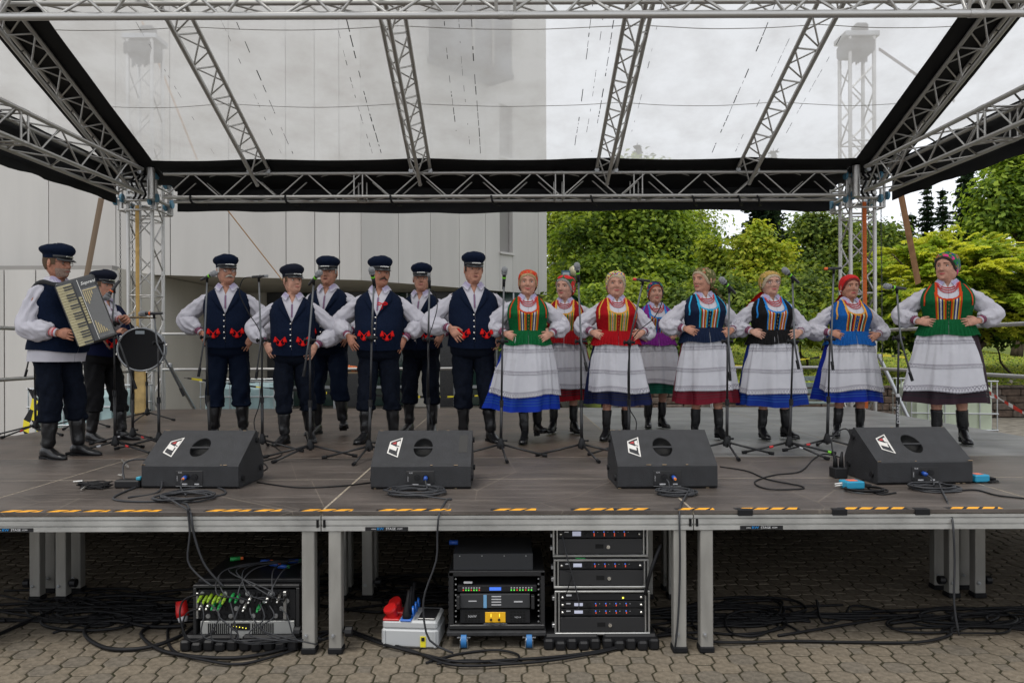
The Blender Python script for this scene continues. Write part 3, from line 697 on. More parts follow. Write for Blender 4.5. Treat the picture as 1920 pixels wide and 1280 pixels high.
truss('ridge_truss', 'truss running along the ridge of the roof above the picture', (-5.3,YR,ztop_(YR)-.62), (5.3,YR,ztop_(YR)-.62), kind='box', w_=.3, h_=.3, n=24)

# ---- roof sheet
m_pvc = bpy.data.materials.new('translucent_pvc'); m_pvc.use_nodes = True; n = m_pvc.node_tree.nodes; l = m_pvc.node_tree.links.new
n.clear(); out = n.new('ShaderNodeOutputMaterial'); tr = n.new('ShaderNodeBsdfTransparent'); tl = n.new('ShaderNodeBsdfTranslucent'); df = n.new('ShaderNodeBsdfDiffuse')
g = n.new('ShaderNodeNewGeometry'); sx = n.new('ShaderNodeSeparateXYZ'); l(g.outputs['Position'], sx.inputs[0])
nz = n.new('ShaderNodeTexNoise'); nz.inputs['Scale'].default_value = 1.6; nz.inputs['Detail'].default_value = 7; nz.inputs['Roughness'].default_value = .62; l(g.outputs['Position'], nz.inputs['Vector'])
cr1 = n.new('ShaderNodeValToRGB'); cr1.color_ramp.elements[0].position = .3; cr1.color_ramp.elements[1].position = .62
cr1.color_ramp.elements[0].color = (.50,.485,.46,1); cr1.color_ramp.elements[1].color = (.66,.655,.64,1); l(nz.outputs['Fac'], cr1.inputs['Fac'])
l(cr1.outputs['Color'], tl.inputs['Color']); l(cr1.outputs['Color'], df.inputs['Color'])
m1 = n.new('ShaderNodeMixShader'); m1.inputs[0].default_value = .35; l(tl.outputs[0], m1.inputs[1]); l(df.outputs[0], m1.inputs[2])
fac = n.new('ShaderNodeMapRange'); fac.inputs['From Min'].default_value = .3; fac.inputs['From Max'].default_value = .7; fac.inputs['To Min'].default_value = .66; fac.inputs['To Max'].default_value = .59
l(nz.outputs['Fac'], fac.inputs['Value']); tr.inputs['Color'].default_value = (.93,.94,.95,1)
m2 = n.new('ShaderNodeMixShader'); l(fac.outputs['Result'], m2.inputs[0]); l(tr.outputs[0], m2.inputs[1]); l(m1.outputs[0], m2.inputs[2]); l(m2.outputs[0], out.inputs['Surface'])
m_blk = mat('black_sheet', (.006,.006,.007), .6, bump=.3, bscale=6)
rf = thing('roof_sheet', (0, YR, 5.6), 'translucent grey plastic roof sheet with black borders stretched over the rafters', 'roof')
def zs(x, y):
    # sheet sags a little between rafters
    xr = [-6.4,-5.32,-3.5,-1.21,1.42,3.42,5.26,6.4]; i = max(0, min(6, sum(1 for q in xr if q <= x)-1)); t = (x-xr[i])/(xr[i+1]-xr[i])
    return ztop_(y) + .035 - .05*math.sin(PI*max(0,min(1,t)))*(.4+.6*math.sin(PI*min(1,max(0,(11-y)/3.6)))) + .008*noise.noise(Vector((x*1.5, y*2.5, 3)))
def sheet(x0, x1, y0, y1, nx, ny, m, name, dz=0., par=None):
    q = MB(); P = [[(x0+(x1-x0)*i/nx, y0+(y1-y0)*j/ny, zs(x0+(x1-x0)*i/nx, y0+(y1-y0)*j/ny)+dz) for j in range(ny+1)] for i in range(nx+1)]
    q.grid(P); return q.build(name, m, par or rf, smooth=True)
sheet(-4.93, 4.88, YR, 10.70, 60, 30, m_pvc, 'back_slope')
sheet(-4.93, 4.88, 4.7, YR, 60, 12, m_pvc, 'front_slope')
sheet(-6.9, -5.62, 4.7, 10.3, 6, 30, m_pvc, 'left_side_sheet'); sheet(5.56, 6.9, 4.7, 10.3, 6, 30, m_pvc, 'right_side_sheet')
sheet(-5.62, -4.93, 4.7, 11.3, 4, 30, m_blk, 'left_border'); sheet(4.88, 5.56, 4.7, 11.3, 4, 30, m_blk, 'right_border')
sheet(-4.93, 4.88, 10.70, 11.45, 40, 5, m_blk, 'rear_border')
for yy in (9.6, 8.4):
    sheet(-4.93, 4.88, yy, yy+.011, 60, 1, mat('weld_seam', (.62,.62,.60), .6), 'weld_seam', -.004)
m_dirt = mat('dirt_line', (.03,.03,.03), .9); rs_ = random.Random(21)
for (x, wd, dens) in ((-2.92,.012,.75),(-3.08,.007,.5),(-1.72,.013,.8),(-1.84,.007,.5),(-.66,.010,.6),(-.50,.006,.35),(-.36,.012,.75),(.93,.012,.7),(1.06,.007,.5),(1.18,.011,.7),(1.66,.007,.4),(2.84,.012,.7),(3.16,.007,.5),(3.72,.007,.45),(-4.0,.006,.35)):
    q = MB(); y = 10.55
    while y > YR+.1:
        Lr = rs_.uniform(.02,.16)*(1.3 if dens > .6 else .8); y2 = max(YR, y-Lr)
        if rs_.random() < dens:
            xo = x+.010*math.sin(y*2+x); w2 = wd*rs_.uniform(.4,1)
            q.add([(xo-w2/2,y,zs(xo,y)-.004),(xo+w2/2,y,zs(xo,y)-.004),(xo+w2/2,y2,zs(xo,y2)-.004),(xo-w2/2,y2,zs(xo,y2)-.004)], [(0,1,2,3)])
        y = y2-rs_.uniform(.01,.06)
    q.build('dirt_streak', m_dirt, rf)['kind'] = 'stuff'
def skirt(name, a, b, z0, z1, lb=None, nx=60):
    q = MB(); a = Vector(a); b = Vector(b); d = (b-a); nn = Vector((d.y, -d.x, 0)).normalized(); P = []
    for i in range(nx+1):
        t = i/nx; c = a + d*t; row = []
        for j in range(7):
            u = j/6; o = nn*(.02*math.sin(t*38)+.03*noise.noise(Vector((t*22, u*3, 1)))) * (1-u*.6)
            zz = z0 + (z1-z0)*u + (1-u)*.02*math.sin(t*9+1) - .006*math.sin(t*60)*(1-u); row.append((c.x+o.x, c.y+o.y, zz))
        P.append(row)
    q.grid(P); return q.build(name, m_blk, rf, smooth=True)
skirt('rear_skirt', (-4.88,11.40,0), (4.80,11.40,0), 3.655, 4.12)
skirt('side_skirt', (-5.46,10.75,0), (-5.46,4.2,0), 3.66, 4.22, nx=40); skirt('side_skirt', (5.40,10.75,0), (5.40,4.2,0), 3.66, 4.22, nx=40)
m_tie = MATS['black_rubber']
ties = thing('cable_tie_loop', (-3.2,10.88,BZ), None, None)
bpy.data.objects.remove(ties)
for k, px in enumerate((357,535,732,921,1108,1298,1384,1420)):
    p = at(px, 374, 10.88); q = MB(); q.tube(catmull([p+Vector((0,.0,.05)), p+Vector((.01,-.035,0)), p+Vector((.03,.0,-.05)), p+Vector((.09,.1,-.06)), p+Vector((.12,.3,-.03))], 4), .016, 6)
    o = q.build('webbing_strap', m_tie); tag(o, ['first','second','third','fourth','fifth','sixth','seventh','eighth'][k]+' black strap from the left tied round the lower chord of the back truss', 'strap', 'black straps tied round the back truss')

# ---- towers
m_wheel = mat('blue_wheel', (.08,.22,.32), .5)
m_box = mat('hoist_body', (.04,.04,.045), .5)
def tower(x, y, lb):
    t = thing('roof_tower', (x, y, 0), lb, 'tower', 'lifting towers at the back corners'); h = .175; H = 6.15
    cs = [(-h,-h),(h,-h),(h,h),(-h,h)]
    for c in cs: rod('chord', (x+c[0], y+c[1], .05), (x+c[0], y+c[1], H), .027, t, n=12)
    k = 0; z = .2
    while z < H-.4:
        for i in range(4):
            c, d = cs[i], cs[(i+1) % 4]
            if k % 2: c, d = d, c
            rod('brace', (x+c[0], y+c[1], z), (x+d[0], y+d[1], z+.36), .0115, t, n=6)
            if k % 3 == 0: rod('rung', (x+c[0], y+c[1], z), (x+d[0], y+d[1], z), .0115, t, n=6)
        z += .37; k += 1
    q = MB(); q.box((x, y, .03), (.7,.7,.06)); q.build('base_plate', MATS['steel'], t)
    q = MB(); q.box((x, y, H+.04), (.50,.42,.08), 0, None, .01); q.build('head_plate', MATS['steel'], t)
    q = MB(); q.box((x-.02, y-.02, H-.13), (.42,.40,.20), 0, None, .03); q.box((x+.05, y, H+.16), (.2,.18,.18), 0, None, .03); q.build('chain_hoist', m_box, t)
    q = MB()
    for i in range(9): q.tube([(x+.1-.03*i, y-.1, H-.2),(x+.1-.03*i, y-.1, H-.34-.02*(i % 3))], .014, 5)
    q.build('chain_bag', m_box, t)
    return t
TX = (-5.33, 5.19); TY = 11.36
tower(TX[0], TY, 'left rear lifting tower of lattice truss beside the bass drum')
tower(TX[1], TY, 'right rear lifting tower of lattice truss beside the woman in blue')
for s_, x, lb in ((1,TX[0],'left corner sleeve block with blue guide wheels joining trusses to the tower'),(-1,TX[1],'right corner sleeve block with blue guide wheels joining trusses to the tower')):
    t = thing('sleeve_block', (x, TY, BZ), lb, 'sleeve block', 'corner sleeve blocks')
    cx = -5.03 if s_ > 0 else 4.96
    rod('corner_post', (cx, 10.88, BZ-.03), (cx, 10.88, TZ+.08), .055, t, n=14)
    for z in (BZ, TZ):
        for (dx, dy) in ((-.25,-.25),(.25,-.25),(.25,.25),(-.25,.25)):
            q = MB(); q.bb((x+dx-.03, TY+dy-.03, z-.13),(x+dx+.03, TY+dy+.03, z+.13)); bk = q.build('wheel_bracket', MATS['alu'], t)
            for sg in (-1,1):
                q = MB(); q.tube([(x+dx+sg*.035, TY+dy-.05, z+.02*sg),(x+dx+sg*.065, TY+dy-.05, z+.02*sg)], .062, 12); q.build('wheel', m_wheel, bk)
        for (a, b_) in (((-.27,-.27),(.27,-.27)),((.27,-.27),(.27,.27)),((.27,.27),(-.27,.27)),((-.27,.27),(-.27,-.27))):
            rod('frame_tube', (x+a[0], TY+a[1], z), (x+b_[0], TY+b_[1], z), .026, t)
            rod('frame_tube', (x+a[0], TY+a[1], z-.14), (x+b_[0], TY+b_[1], z-.14), .015, t)
    for (a) in ((-.27,-.27),(.27,-.27),(.27,.27),(-.27,.27)): rod('frame_post', (x+a[0], TY+a[1], BZ-.14), (x+a[0], TY+a[1], TZ+.12), .022, t)
    for k_ in range(4): q = MB(); q.box((x+.03*k_, TY-.30, BZ+.06+.08*k_), (.30,.02,.035)); q.build('slat', MATS['alu'], t)
    for k_ in range(3):
        q = MB(); z = BZ+.06; xx = cx - s_*(.12+.07*k_)
        q.tube(catmull([(xx,10.95,TZ-.02),(xx-s_*.03,10.9,z+.15),(xx+s_*.02,10.93,z),(xx-s_*.05,11.0,z-.06)],4), .016, 6); q.build('hanging_cord', m_tie, t)
# chains, straps
def chain(px, y0, y1, Y, lb):
    a = at(px, y0, Y); b_ = at(px+3, y1, Y); q = MB(); n_ = int((a-b_).length/.034)
    for i in range(n_):
        c = a.lerp(b_, (i+.5)/n_); o = Vector((.008,0,0)) if i % 2 else Vector((0,.008,0))
        q.tube([c+Vector((0,0,.021)), c+o*1.6, c-Vector((0,0,.021)), c-o*1.6], .0042, 4, closed=True, caps=False)
    tag(q.build('hoist_chain', mat('chain_steel', (.08,.08,.08), .5, .5)), lb, 'chain')
chain(225, 392, 770, 11.25, 'long hoist chain hanging just left of the left tower')
chain(247, 372, 600, 11.3, 'short hoist chain inside the left tower')
chain(1652, 385, 770, 11.25, 'hoist chain hanging just right of the right tower')
chain(1628, 372, 640, 11.3, 'hoist chain beside the orange strap inside the right tower')
def strap(lb, pts, w_, m, cat='strap'):
    q = MB(); P = [at(*p) for p in pts]
    d = (P[-1]-P[0]).normalized(); s_ = d.cross(Vector((0,1,0))).normalized()*w_/2
    q.grid([[p - s_, p - s_*.98 + Vector((0,.004,0)), p + s_*.98 + Vector((0,.004,0)), p + s_, p+Vector((0,-.004,0))] for p in P], cv=True); return tag(q.build('ratchet_strap', m), lb, cat)
m_os = mat('strap_orange', (.50,.11,.02), .6, var=.2, vscale=14, stretch=(1,1,6)); m_ys = mat('strap_tan', (.42,.27,.09), .7, var=.15, vscale=10); m_bs2 = mat('strap_brown', (.30,.16,.08), .7, var=.15, vscale=10)
strap('bright orange tensioning strap running down the right tower', [(1621,378,11.1),(1622,560,11.1),(1624,765,11.1)], .058, m_os)
strap('tan tensioning strap running down inside the left tower', [(257,385,11.1),(258,560,11.1),(262,780,11.1)], .055, m_ys)
strap('brown guy strap slanting behind the accordion player', [(190,372,11.6),(162,520,11.9)], .09, mat('strap_wood', (.22,.16,.11), .7))
strap('pale orange guy strap slanting down right of the right tower', [(1690,368,11.6),(1722,532,12.2)], .10, m_bs2)
strap('faint orange rope slanting behind the first singer', [(425,392,12.5),(545,545,13.4)], .018, mat('rope_orange', (.55,.32,.16), .7), 'rope')
strap('orange rope seen through the roof sheet left of the first rafter', [(266,40,12.0),(370,300,12.6)], .03, mat('rope_orange', (.55,.32,.16), .7), 'rope')
strap('dark guy strap seen through the roof sheet right of the right tower', [(1648,92,12.0),(1790,190,13.2)], .05, mat('strap_dark', (.10,.07,.07), .7))

# ---- guard rails (pipes)
m_pipe = mat('galvanised_pipe', (.46,.47,.48), .38, .75, var=.1)
zr = (ST+1.09, ST+.57)
gr = thing('guard_rail', (0,11.25,ST), 'grey pipe guard rail along the back edge of the stage', 'railing')
for z in zr: rod('rail', (-5.05,11.25,z), (5.0,11.25,z), .021, gr)
for x in (-5.05,-3,-1,1,3,5.0): rod('post', (x,11.25,.4), (x,11.25,zr[0]), .021, gr)
gl = thing('guard_rail', (-5.08,8,ST), 'grey pipe guard rail along the left edge of the stage', 'railing')
for z in zr: rod('rail', (-5.08,11.1,z), (-5.08,4.2,z), .021, gl)
for y in (4.3,6.2): rod('post', (-5.08,y,.4), (-5.08,y,zr[0]), .021, gl)
grr = thing('guard_rail', (5.08,8,ST), 'grey pipe guard rail along the right edge of the stage', 'railing')
for z in zr: rod('rail', (5.08,11.1,z), (5.08,4.2,z), .021, grr)
for y in (4.3,6.2): rod('post', (5.08,y,.4), (5.08,y,zr[0]), .021, grr)
for lb, a, b_ in (('slanting pipe brace from the left tower down to the paving', (318,685,11.0),(378,790,12.2)), ('slanting white pipe brace beside the right-hand plastic tank', (1648,668,11.4),(1735,850,11.0))):
    t = thing('pipe_brace', at(*b_), lb, 'brace'); rod('pipe', at(*a), at(*b_), .028, t, m_pipe)
    q = MB(); q.box(at(*a), (.07,.07,.07), 0, None, .015); q.build('clamp', MATS['steel'], t)
    q = MB(); q.box(at(*b_)-Vector((0,0,.04)), (.14,.14,.02)); q.build('foot', MATS['steel'], t)
# barrier tapes
def tape_run(lb, pts, c1, c2, w_=.035, step=.16):
    P = catmull([at(*p) for p in pts], 12); t = thing('barrier_tape', P[0], lb, 'tape'); A = MB(); B = MB(); acc = 0
    for i in range(len(P)-1):
        acc += (P[i+1]-P[i]).length; tw = .25+.75*abs(math.sin(i*.5)); h = Vector((0,.3*(1-tw)*w_,w_*tw))/2
        (A if int(acc/step) % 2 else B).add([P[i]-h, P[i+1]-h, P[i+1]+h, P[i]+h], [(0,1,2,3)])
    A.build('stripe', c1, t); B.build('band', c2, t)
m_yel = mat('tape_yellow', (.75,.62,.02), .5); m_red = mat('tape_red', (.65,.05,.03), .5); m_wh = mat('tape_white', (.75,.74,.72), .5)
tape_run('yellow and black barrier tape sagging behind the legs of the men', [(345,708,11.35),(480,725,11.3),(640,738,11.3),(800,744,11.3),(935,740,11.4)], m_yel, m_tb)
tape_run('yellow and black barrier tape behind the skirts of the women', [(1240,682,11.35),(1400,686,11.3),(1500,674,11.3),(1612,664,11.3),(1700,670,11.6)], m_yel, m_tb)
tape_run('red and white barrier tape slanting down at the right edge', [(1820,716,10.5),(1870,745,9.5),(1960,798,8.7)], m_red, m_wh, .05, .11)

# ---- water tanks in wire cages
m_tank = mat('tank_plastic', (.50,.56,.42), .35, var=.1, vscale=3, spec=.5); m_tankb = mat('tank_plastic_blue', (.36,.50,.50), .35, var=.1, vscale=3)
def ibc(p, rz, lb, m):
    t = thing('water_tank', p, lb, 'tank', 'caged plastic tanks behind the stage', rz)
    q = MB(); q.box((0,0,.62), (1.10,.92,.92), 0, None, .09); bd = q.build('tank_body', m, t, world=False)
    for x in (-.42,-.14,.14,.42): q = MB(); q.box((x,-.462,.62), (.17,.02,.78), 0, None, .01); q.build('rib', m, bd, world=False)
    q = MB(); q.tube([(0,0,1.07),(0,0,1.11)], .12, 16); q.build('lid', MATS['black_plastic'], bd, world=False)
    q = MB()
    for x in (-.58,-.35,-.12,.12,.35,.58):
        for y in (-.49,.49): q.tube([(x,y,.12),(x,y,1.12)], .009, 5)
    for y in (-.25,0,.25):
        for x in (-.59,.59): q.tube([(x,y,.12),(x,y,1.12)], .009, 5)
    for z in (.16,.40,.64,.88,1.12): q.tube([(-.59,-.5,z),(.59,-.5,z),(.59,.5,z),(-.59,.5,z)], .011, 5, closed=True, caps=False)
    q.build('cage', m_pipe, t, world=False)
    q = MB()
    for x in (-.5,0,.5): q.box((x,0,.05), (.14,1.0,.1))
    q.box((0,0,.12), (1.2,1.0,.03)); q.build('pallet', mat('pallet_wood', (.25,.18,.11), .9, var=.2), t, world=False)
    return t
tk = ibc((-5.72,10.6,0), 0, 'caged plastic water tank draped with yellow and black tape, left of the stage', m_tankb)
q = MB()
for k_ in range(3):
    x0 = -.58+.13*k_
    P = [(x0+.07*math.sin(j*1.3+k_), -.515-.012*k_, 1.14-j*.14) for j in range(8)]
    for j in range(7):
        q.add([P[j], (P[j][0]+.09,P[j][1]-.01,P[j][2]-.04), (P[j+1][0]+.09,P[j+1][1]-.01,P[j+1][2]-.04), P[j+1]], [(0,1,2,3)], 0 if (j+k_) % 2 else 1)
q.build('hazard_tape', [m_yel, m_tb], tk, world=False)
ibc((6.75,11.9,0), R(-12), 'pale green caged plastic tank beyond the right rear corner of the stage', m_tank)
ibc((-4.25,12.6,0), 0, 'caged plastic tank behind the drummer', m_tankb)
for (px, py, Y, lb) in ((182,700,11.8,'crumpled orange sheet lying on the tank behind the drummer'),(655,687,12.5,'folded orange tarpaulin behind the third singer')):
    p = at(px, py, Y); q = MB(); P = []
    for i in range(13):
        P.append([(p.x+(i/12-.5)*.42, p.y+(j/8-.5)*.5, p.z+.05*noise.noise(Vector((i*.6,j*.7,px)))-.1*abs(i/12-.5)) for j in range(9)])
    q.grid(P); b_ = [[(a[0],a[1],a[2]-.035) for a in r_] for r_ in P]; q.grid(b_)
    tag(q.build('orange_sheet', m_os, smooth=True), lb, 'tarpaulin')
t = thing('trestle', (X(655,12.5),12.5,0), 'low trestle holding the folded orange tarpaulin', 'trestle'); zt_ = at(655,687,12.5).z-.09
q = MB(); q.box((t.location.x,12.5,zt_), (.5,.5,.03)); q.build('top', mat('pallet_wood'), t)
for dx in (-.2,.2):
    for dy in (-.2,.2): rod('leg', (t.location.x+dx,12.5+dy,0), (t.location.x+dx,12.5+dy,zt_), .02, t, m_pipe)

m_sk = mat('added_cloth_black', (.008,.008,.009), .95)  # cloths added to block light and darken the space under the stage
for lb, a, b_ in (('added black cloth keeping light out at the back of the space under the stage', (-4.95,11.2), (4.95,11.2)),('added black cloth keeping light out at the left side of the space under the stage', (-5.03,11.2), (-5.03,6.0))):
    q = MB(); P = []
    for i in range(101):
        t = i/100; x = a[0]+(b_[0]-a[0])*t; y = a[1]+(b_[1]-a[1])*t; w_ = .02*math.sin(i*1.7); P.append([(x+(w_ if a[0] == b_[0] else 0), y+(w_ if a[1] == b_[1] else 0), z) for z in (.0,.3,.66)])
    q.grid(P); tag(q.build('added_shade_cloth', m_sk, smooth=True), lb, 'curtain')
# ================================================================ PEOPLE
def sgp(v, p): return math.copysign(abs(v)**p, v)
PW = .86
TW = [(.84,.19,.145,0),(.98,.178,.135,0),(1.04,.162,.124,0),(1.10,.156,.120,-.004),(1.17,.166,.132,-.014),(1.25,.180,.150,-.030),(1.31,.178,.130,-.016),(1.355,.168,.104,-.002),(1.395,.135,.078,.008),(1.425,.090,.064,.012),(1.47,.058,.055,.015)]
TM = [(.80,.170,.128,0),(.90,.178,.134,-.008),(1.00,.178,.140,-.018),(1.10,.178,.138,-.018),(1.20,.182,.130,-.008),(1.29,.190,.120,0),(1.36,.190,.106,.004),(1.40,.172,.090,.008),(1.435,.128,.074,.011),(1.465,.085,.062,.013),(1.51,.062,.056,.016)]
HD = [(-.20,.062,.058,.064),(-.15,.046,.060,.058),(-.125,.044,.052,.055),(-.113,.062,.044,.046),(-.102,.080,.036,.046),(-.085,.086,.046,.058),(-.06,.088,.066,.0675),(-.03,.0885,.086,.0735),(0,.0885,.097,.0765),(.03,.090,.100,.0770),(.06,.084,.096,.0735),(.085,.069,.082,.0635),(.103,.046,.058,.045),(.112,.026,.034,.026),(.1155,.004,.006,.004)]
def hsurf(th, z, off=0., jaw=1.):
    yf, yb, hw = lerp_tab(HD, z); s, c = math.sin(th), math.cos(th)
    if z < -.02: hw *= 1 + (jaw-1)*min(1, (-.02-z)/.04)
    x = (hw+off)*sgp(s, .92); y = -(yf+off)*abs(c)**.92 if c > 0 else (yb+off)*abs(c)**.92
    if c > 0:
        gx = lambda m, w_: math.exp(-((abs(x)-m)/w_)**2); gz_ = lambda m, w_: math.exp(-((z-m)/w_)**2)
        d = 0
        if -.045 < z < .028:
            if z > -.026: n_ = max(0, (.028-z)/.054); d += (.004+.024*n_**1.1)*math.exp(-(x/(.0085+.006*n_))**2)
            else: d += .028*max(0, 1-((-.026-z)/.014)**2)*math.exp(-(x/.015)**2)
        d += .0055*gx(.028,.018)*gz_(.026,.009) - .0085*gx(.031,.013)*gz_(.004,.011) + .005*gx(.043,.017)*gz_(-.030,.018)
        d += .0045*math.exp(-(x/.022)**2)*gz_(-.058,.0075) - .003*math.exp(-(x/.018)**2)*gz_(-.075,.006) + .007*math.exp(-(x/.020)**2)*gz_(-.093,.011)
        d -= .004*gx(.032,.008)*gz_(-.05,.012)
        y -= d*max(0, c)**.5
    return Vector((x, y, z))
def hx(x, z, off=0.):
    """point of the face surface at sideways position x"""
    yf, yb, hw = lerp_tab(HD, z); s = min(.999, abs(x)/hw)**(1/.92); th = math.asin(s)*(1 if x >= 0 else -1)
    return hsurf(th, z, off)
def tsurf(tab, g, th, z, off=0., belly=0.):
    hw, hd, yc = lerp_tab(tab, z)
    gg = 1 + (g-1)*max(0, min(1, (1.42-z)/.14)); hw *= gg; hd *= gg
    if belly and math.cos(th) > 0: hd += belly*math.exp(-((z-1.04)/.13)**2)
    return Vector(((hw+off)*sgp(math.sin(th), PW), yc-(hd+off)*sgp(math.cos(th), PW), z))
def tth(tab, g, x, z, off=0.):
    hw, hd, yc = lerp_tab(tab, z); gg = 1 + (g-1)*max(0, min(1, (1.42-z)/.14)); w_ = hw*gg+off
    return math.copysign(math.asin(min(.999, abs(x)/w_)**(1/PW)), x)
def tx(tab, g, x, z, off=0., belly=0.): return tsurf(tab, g, tth(tab, g, x, z, off), z, off, belly)

def wtube(mb, pts, rad, n=18, amp=.006, fr=14, seed=0, sub=5, mi=0, caps=True, flat=1., along=.5, droop=0.):
    """tube with cloth folds"""
    P = catmull(pts, sub); k = len(P); m = len(pts)-1
    rr = []
    for i in range(k):
        t = i/(k-1)*m; a = int(min(t, m-1)); f = t-a; f = f*f*(3-2*f); rr.append(rad[a]*(1-f)+rad[a+1]*f)
    rings = []; prev = None; ln = 0
    for i in range(k):
        t = (P[min(i+1,k-1)]-P[max(i-1,0)]).normalized(); ln += (P[i]-P[i-1]).length if i else 0
        if prev is None: x = t.cross(Vector((0,1,0)) if abs(t.y) < .9 else Vector((1,0,0))).normalized()
        else: x = (prev-t*prev.dot(t)).normalized()
        y = t.cross(x); prev = x; row = []
        edge = min(1, i/3, (k-1-i)/2+.15)
        for j in range(n):
            a = 2*PI*j/n
            d = 1-abs(noise.noise(Vector((math.cos(a)*fr*.085+seed*3.1+ln*2.2, math.sin(a)*fr*.085+ln*4.5, ln*fr*along*.55+seed)))*2.4)
            d2 = noise.noise(Vector((math.cos(a)*2+seed, math.sin(a)*2, ln*fr*1.3)))
            d3 = 1-abs(noise.noise(Vector((math.cos(a)*fr*.19+seed+ln*6, math.sin(a)*fr*.19-ln*9, ln*fr*along*1.3)))*2.6)
            q = rr[i] + amp*edge*(d*1.2-.75+d2*.7+d3*.42); v = x*math.cos(a)*q + y*math.sin(a)*q*flat
            p = P[i]+v
            if droop: p.z -= droop*edge*max(0, -v.normalized().z)*math.sin(PI*i/(k-1))
            row.append(p)
        rings.append(row)
    mb.grid(rings, mi, cv=True)
    b = len(mb.v)-k*n
    if caps:
        mb.f.append(tuple(b+j for j in range(n))[::-1]); mb.m.append(mi); mb.f.append(tuple(b+(k-1)*n+j for j in range(n))); mb.m.append(mi)

_hand = {}
def hand_mesh(kind):
    if kind in _hand: return _hand[kind]
    b = MB(); cu = {'hip': (10,14,10), 'grip': (38,50,40), 'keys': (22,30,22)}[kind]
    b.tube([(-.035,0,0),(0,0,0),(.03,0,.001),(.06,0,.002),(.088,0,.001),(.097,0,0)], [.027,.0275,.034,.040,.040,.034], 16, flat=.44, up=(0,0,1))
    b.ell((.030,.026,-.006), (.030,.014,.013), 10, 8)
    for y0, ln, sp in ((.030,.068,7),(.0105,.076,2),(-.010,.071,-4),(-.0285,.056,-11)):
        p = Vector((.086, y0, .001)); pts = [p-Vector((.02,0,0)), p]; a = 0
        for s_, c in zip((.44,.31,.25), cu):
            a += c; d = Vector((math.cos(R(a))*math.cos(R(sp)), math.cos(R(a))*math.sin(R(sp)), -math.sin(R(a)))); p = p + d*ln*s_; pts.append(p)
        b.tube(catmull(pts, 3), [.0098-.0026*i/12 for i in range(13)], 8); b.ell(pts[-1], (.0072,)*3, 8, 6)
    if kind == 'hip': tp = [(.012,.022,-.006),(.034,.044,-.014),(.062,.056,-.022),(.084,.060,-.028)]
    else: tp = [(.012,.022,-.008),(.036,.040,-.024),(.060,.040,-.038),(.078,.030,-.046)]
    b.tube(catmull(tp, 3), [.0135-.004*i/9 for i in range(10)], 8); b.ell(tp[-1], (.0095,)*3, 8, 6)
    o = b.build('tmp_hand', [MATS['alu']]); md = o.modifiers.new('r', 'REMESH'); md.mode = 'VOXEL'; md.voxel_size = .0032; md.use_smooth_shade = True
    dg = bpy.context.evaluated_depsgraph_get(); dg.update(); me = bpy.data.meshes.new_from_object(o.evaluated_get(dg))
    V = [v.co.copy() for v in me.vertices]; Fc = [tuple(p.vertices) for p in me.polygons]; bpy.data.objects.remove(o)
    nb = [[] for _ in V]
    for e in me.edges: nb[e.vertices[0]].append(e.vertices[1]); nb[e.vertices[1]].append(e.vertices[0])
    for _ in range(2): V = [V[i]*.5 + sum((V[j] for j in nb[i]), Vector())*(.5/max(1, len(nb[i]))) for i in range(len(V))]
    _hand[kind] = (V, Fc); return _hand[kind]
def add_hand(mb, wrist, f, nrm, left, kind='hip', sc=1.):
    V, Fc = hand_mesh(kind); X_ = Vector(f).normalized(); Z_ = Vector(nrm); Z_ = (Z_-X_*Z_.dot(X_)).normalized(); Y_ = Z_.cross(X_)
    s_ = -1 if left else 1
    mb.add([Vector(wrist)+ (X_*v.x + Y_*v.y*s_ + Z_*v.z)*sc for v in V], [q[::-1] for q in Fc] if left else Fc)

def skin(k):
    cols = [(.44,.215,.145),(.41,.195,.128),(.48,.25,.175),(.37,.165,.105),(.50,.275,.20)]
    return mat('skin_%s' % 'abcde'[k], cols[k], .52, var=.20, vscale=26, bump=.35, bscale=70, spec=.3, detail=6)
m_shirt = mat('white_shirt_cotton', (.50,.485,.525), .8, bump=.18, bscale=30)
m_apron = mat('white_apron_cotton', (.52,.515,.545), .8, bump=.25, bscale=24, var=.03)
m_navy = mat('navy_wool', (.0045,.009,.024), .9, var=.15, vscale=60, bump=.2, bscale=200, )
m_navy2 = mat('navy_cloth_dark', (.004,.006,.012), .85, var=.2, vscale=30, bump=.1, bscale=100)
m_trB = mat('navy_trouser_cloth', (.004,.008,.020), .85, bump=.1, bscale=80)
m_leather = mat('black_boot_leather', (.006,.006,.007), .30, spec=.5, bump=.3, bscale=22)
m_redw = mat('red_wool', (.62,.012,.010), .8, bump=.4, bscale=160)
m_silv = mat('silver_button', (.75,.73,.68), .25, .9)
m_eyew = mat('eye_white', (.55,.52,.48), .3); m_iris = mat('iris_dark', (.03,.022,.016), .2); m_lid = mat('lid_line', (.10,.05,.035), .6)
m_lip = mat('lips', (.38,.11,.09), .45); m_lipf = mat('lipstick', (.45,.07,.07), .4)
m_gl = mat('spectacle_frame', (.02,.018,.018), .3)
def lens_mat():
    m = mat('spectacle_lens', (.5,.5,.5), .05); n = m.node_tree.nodes; l = m.node_tree.links.new
    t = n.new('ShaderNodeBsdfTransparent'); x = n.new('ShaderNodeMixShader'); x.inputs[0].default_value = .05; gl_ = n.new('ShaderNodeBsdfGlossy'); gl_.inputs['Roughness'].default_value = .05
    l(t.outputs[0], x.inputs[1]); l(gl_.outputs[0], x.inputs[2]); l(x.outputs[0], n['Material Output'].inputs['Surface']); return m
m_lens = lens_mat()
